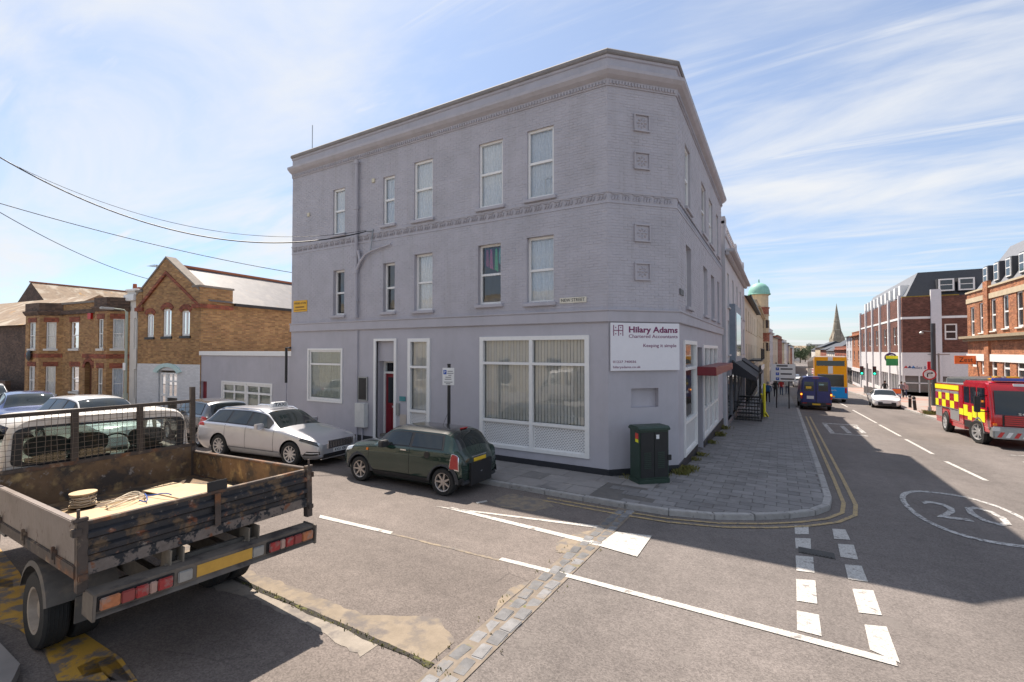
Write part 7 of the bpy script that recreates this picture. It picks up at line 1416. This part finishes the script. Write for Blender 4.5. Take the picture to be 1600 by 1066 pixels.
# basement area railings with yellow padding
AR = thing('area_railing', 'black iron railings round a basement stair with yellow padded posts', 'railing', (-1.55, 29.4, gz(29.4) + .1))
for (a, b) in (((-.6, -1.6), (.7, -1.6)), ((.7, -1.6), (.7, 1.6)), ((-.6, 1.6), (.7, 1.6))):
    A, B = Vector((*a, 0)), Vector((*b, 0)); n = max(3, int((B - A).length / .13)); mb = MB(); mb.bar(A + Vector((0, 0, 1.05)), B + Vector((0, 0, 1.05)), .05); mb.build('rail', BLACK, AR); mb = MB(); mb.bar(A + Vector((0, 0, .12)), B + Vector((0, 0, .12)), .04); mb.build('rail', BLACK, AR)
    for k in range(n + 1): q = A.lerp(B, k / n); mb = MB(); mb.bar(q + Vector((0, 0, -.05)), q + Vector((0, 0, 1.12)), .02); mb.build('baluster', BLACK, AR)
mb = MB()
for k in range(8): mb.box(-.5, .6, -1.4 + k * .35, -1.1 + k * .35, .0 + k * .16, .04 + k * .16)
mb.bar((-.45, -1.4, .9), (-.45, 1.4, 2.1), .04); mb.bar((.6, -1.4, .9), (.6, 1.4, 2.1), .04); mb.build('stair', BLACK, AR)
for k in range(4): mb = MB(); mb.bar((.62, -1.2 + k * .8, 1.1), (.62, -1.2 + k * .8, 3.0), .05); mb.build('upright', BLACK, AR)
for z in (1.9, 2.6, 3.0): mb = MB(); mb.bar((.62, -1.3, z), (.62, 1.3, z), .045); mb.build('cross_rail', BLACK, AR)
YP = mat('yellow_padding', (.75, .68, .03), .6, var=.08)
mb = MB(); mb.cyl((.78, 1.5, -.05), (.78, 1.5, 1.9), .07, 10); mb.build('padded_post', YP, AR, smooth=40); mb = MB(); mb.bar((.85, .2, .35), (.95, 1.2, .02), .1, .08); mb.build('padded_foot', YP, AR)
mb = MB(); mb.bar((.72, -1.2, 1.5), (.72, .6, .9), .07, .07); mb.build('padded_brace', YP, AR)
# ================================================================== WIRES
def cable(label, a, b, sag, r=.012):
    a, b = Vector(a), Vector(b); mb = MB(); mb.tube([a.lerp(b, t) - Vector((0, 0, sag * 4 * t * (1 - t))) for t in [k / 40 for k in range(41)]], r, 6); o = mb.build('overhead_cable', BLACK, smooth=60); tag(o, label, 'cable', 'overhead cables'); return o
C0 = Vector((0, 0, HC)); far_ = lambda px, py, d: C0 + ray(px, py) * d
bk = FN.P(-12.42, 6.95, .22)
cable('thick black overhead cable sagging to the bracket on the grey wall', far_(-40, 222, 13), bk, 1.35, .02); cable('thin overhead cable sagging above the thick one to the grey wall', far_(-40, 226, 13), bk + Vector((0, 0, .04)), 1.1, .008)
cable('straight overhead cable running to the side of the grey building', far_(-60, 300, 15), atX(456, 424, -16.9) + Vector((-.02, 1.2, -.05)), .25, .014)
cable('overhead cable running down to the gabled brick house', far_(-60, 296, 15), HF.P(*onFr(HF, 238, 437), .12), .35, .014)
mb = MB(); q = HF.P(5.6, zw + .1, -1.0); mb.cyl(q, q + Vector((0, 0, 1.5)), .02, 6); mb.bar(q + Vector((-.7, 0, 1.45)), q + Vector((.3, .1, 1.45)), .02)
for k in range(7): mb.bar(q + Vector((-.65 + k * .14, -.22, 1.45)), q + Vector((-.65 + k * .14, .22, 1.45)), .012)
ae = mb.build('aerial', STEEL, NW); ae.matrix_parent_inverse = Matrix.Translation(-NW.location)
# ================================================================== WEEDS
GRS = mat('weed_green', (.15, .145, .035), .8, var=.35, vs_=9, kind='world', spots=[((.24, .19, .06), 6, .52, .62)])
mb = MB(); rw = random.Random(11)
def tuft(x, y, z, n, h, sp):
    for _ in range(n):
        a = rw.uniform(0, 6.28); px, py = x + rw.gauss(0, sp), y + rw.gauss(0, sp); hh = h * rw.uniform(.4, 1.1); w_ = rw.uniform(.004, .009); lean = rw.uniform(.2, .9) * hh; dx, dy = math.cos(a), math.sin(a)
        v = [(px - dy * w_, py + dx * w_, z), (px + dy * w_, py - dx * w_, z), (px + dx * lean * .5 + dy * w_, py + dy * lean * .5 - dx * w_, z + hh * .75), (px + dx * lean, py + dy * lean, z + hh * .9)]; mb.add(v, [(0, 1, 2), (0, 2, 3)])
for (x, y, n, h, s) in ((-2.25, 12.75, 220, .16, .09), (-2.2, 13.1, 260, .18, .10), (-2.15, 13.5, 140, .12, .09), (-2.25, 14.9, 90, .12, .08), (-2.2, 15.8, 120, .14, .09), (-2.2, 18.6, 110, .14, .1), (-2.2, 20.9, 160, .2, .12), (-2.2, 23.4, 120, .2, .12), (-3.3, 11.6, 70, .08, .12), (-2.6, 12.3, 90, .1, .08)): tuft(x, y, gz(y) + .1, n, h, s)
for k in range(40): tuft(-6 + k * .085, 3.46 + rw.uniform(-.02, .02), gz(3.46) + .008, 5, .03, .02)
for k in range(26): tuft(rw.choice((-2.96, -2.7, -2.46)), 2.2 + k * .2, gz(2.2 + k * .2) + .008, 4, .03, .03)
p = Pv(1453, 648); tuft(p.x, p.y, p.z, 300, .3, .18)
tag(mb.build('weeds', GRS, recalc=False), 'weeds and dry grass along wall foot and kerb', kind='stuff')
# ================================================================== TREES at the end of the street
LEAF = mat('leaf_green', (.05, .075, .03), .8, var=.4, vs_=1.2, kind='world'); BARK = mat('bark', (.08, .06, .045), .9)
def tree(label, x, y, h, r_, seed):
    t = thing('street_tree', label, 'tree', (x, y, gz(y)), 0, 'trees closing the end of the high street'); q = random.Random(seed); mb = MB(); mb.tube([(0, 0, -.2), (.1, 0, h * .3), (0, .1, h * .6)], .28, 8, r2=.12)
    for k in range(6): a = k * 1.05; mb.tube([(0, 0, h * .4), (math.cos(a) * r_ * .5, math.sin(a) * r_ * .5, h * .68)], .1, 5, r2=.03)
    mb.build('trunk', BARK, t, smooth=50); mb = MB(); cl = [(q.gauss(0, r_ * .45), q.gauss(0, r_ * .45), h * .66 + q.gauss(0, h * .14), q.uniform(.25, .5) * r_) for _ in range(16)]
    for _ in range(1800):
        c = q.choice(cl); d = Vector((q.gauss(0, 1), q.gauss(0, 1), q.gauss(0, 1))).normalized() * c[3] * q.uniform(.6, 1.05); p = Vector(c[:3]) + d; a, b = Vector((q.uniform(-1, 1), q.uniform(-1, 1), q.uniform(-1, 1))).normalized() * .24, Vector((q.uniform(-1, 1), q.uniform(-1, 1), q.uniform(-1, 1))).normalized() * .24; mb.add([p - a, p + b, p + a, p - b], [(0, 1, 2, 3)])
    mb.build('crown', LEAF, t, recalc=False)
for k, (px, t_, h, r_) in enumerate(((1228, 270, 10, 5), (1240, 285, 9, 5), (1250, 262, 8, 4.5), (1258, 290, 11, 5.5), (1217, 250, 9, 4.5), (1268, 275, 10, 5))):
    p = ray(px, 547) * t_; tree(['broad tree at the far left street end', 'low tree in the middle of the street end', 'small rounded tree at the street end', 'tall tree behind the far rooftops', 'tree above the far left shops', 'tree beside the far dark roof'][k], p.x, p.y, h, r_, 40 + k)
u = 184
for k, (L_, z, m, lb) in enumerate(((20, 4.4, CRM, 'cream house past the left shop row'), (22, 3.6, RB2, 'low red brick house near the left street end'), (24, 4.6, STW, 'white house at the very end of the left row'))): row('far_shop', lb, u, u + L_, z, m, 3, (.0,), fr=FL2, wsz=(1.5, 1.6), roof=2.0, cornice=False); u += L_ + .2
u = 170.3
for k, (L_, z, m, lb) in enumerate(((24, 3.0, RB2, 'red brick house past the dark roof on the right'), (26, 3.8, STN, 'stone coloured house far along the right row'), (26, 3.0, PALEST, 'pale house at the very end of the right row'))): row('far_shop', lb, u, u + L_, z, m, 3, (.0,), fr=FX, wsz=(1.5, 1.6), roof=2.2, cornice=False); u += L_ + .2
# ================================================================== PEOPLE
SKIN = mat('skin', (.48, .30, .22), .6)
def person(label, x, y, rz, top, legs, hair, stride=.25, h=1.72, arm=.2, bag=None):
    t = thing('person', label, 'person', (x, y, gz(y) + .1), rz); k = h / 1.72; J = []; E = []; Rr = []
    def j(p, r, par=None):
        J.append(Vector(p) * k); Rr.append(r * k)
        if par is not None: E.append((par, len(J) - 1))
        return len(J) - 1
    pel = j((0, 0, .95), .15); bel = j((0, 0, 1.1), .135, pel); chs = j((.01, 0, 1.30), .15, bel); nk = j((.02, 0, 1.47), .06, chs); hd = j((.04, 0, 1.56), .085, nk); j((.05, 0, 1.66), .085, hd)
    for sd in (1, -1):
        s = stride * sd; hp = j((0, .1 * sd, .88), .095, pel); kn = j((s * .55 + .05, .1 * sd, .5), .065, hp); an = j((s * 1.0 - .03, .1 * sd, .1), .045, kn); j((s * 1.0 + .14, .11 * sd, .04), .038, an)
        sh = j((0, .2 * sd, 1.40), .06, chs); el = j((-arm * sd * .5, .25 * sd, 1.13), .045, sh); wr = j((-arm * sd + .1, .25 * sd, .92), .033, el); j((-arm * sd + .14, .25 * sd, .84), .035, wr)
    me = bpy.data.meshes.new('body'); me.from_pydata([tuple(v) for v in J], E, []); o = bpy.data.objects.new('body', me); col.objects.link(o); sk = o.modifiers.new('skin', 'SKIN')
    for v, r in zip(me.skin_vertices[0].data, Rr): v.radius = (r, r)
    me.skin_vertices[0].data[0].use_root = True; sb = o.modifiers.new('sub', 'SUBSURF'); sb.levels = 1; sb.render_levels = 1
    bpy.context.view_layer.update(); m2 = bpy.data.meshes.new_from_object(o.evaluated_get(bpy.context.evaluated_depsgraph_get())); o.modifiers.clear(); o.data = m2; m2.materials.clear()
    for m in (legs, top, SKIN, BLACK): m2.materials.append(m)
    for f in m2.polygons:
        c = f.center / k; f.use_smooth = True; f.material_index = 3 if c.z < .09 else (2 if c.z > 1.47 or (abs(c.y) > .2 and c.z < .9) else (1 if c.z > .93 or abs(c.y) > .2 else 0))
    o.parent = t; mb = MB(); mb.lathe([(0, .11), (.06, .105), (.1, .06), (.108, 0), (.1, -.05), (.09, -.09)], 14, 'z', (.025 * k, 0, 1.66 * k)); mb.build('hair', hair, t, smooth=60)
    if bag: mb = MB(); mb.box(-.28 * k, -.12 * k, -.15 * k, .15 * k, 1.0 * k, 1.42 * k); mb.build('backpack', bag, t, bevel=.04)
    return t
HB = mat('brown_hair', (.05, .03, .02), .8); HG = mat('grey_hair', (.3, .29, .28), .8)
cl_ = lambda n, c: mat('cloth_' + n, c, .9, var=.12)
p = Pv(1200, 629); person('person in blue jacket and dark trousers walking away on the left pavement', p.x, p.y, R(95), cl_('blue', (.03, .1, .22)), cl_('dark', (.02, .02, .025)), HG, .22)
p = Pv(1221, 618); person('person in red top walking past the direction sign', p.x, p.y, R(90), cl_('red', (.45, .03, .03)), cl_('denim', (.05, .07, .12)), HB, .2)
p = Pv(1212, 621); person('person in dark coat near the shop doorways', p.x, p.y, R(-80), cl_('black', (.02, .02, .02)), cl_('dark', (1, 1, 1)), HB, .1)
p = Pv(1230, 616); person('person in pale shirt standing past the direction sign', p.x, p.y, R(-90), cl_('pale', (.5, .48, .45)), cl_('denim', (1, 1, 1)), HB, .15)
person('person in dark jacket standing by the guard rail', 10.3, 66, R(-120), cl_('black', (1, 1, 1)), cl_('dark', (1, 1, 1)), HB, .05); person('person in grey hooded top by the white shopfront', 11.3, 63.5, R(-100), cl_('grey', (.2, .19, .2)), cl_('black', (1, 1, 1)), HB, .12); person('person in pink top beside the one in grey', 11.7, 64.2, R(-100), cl_('pink', (.5, .3, .3)), cl_('denim', (1, 1, 1)), HG, .1)
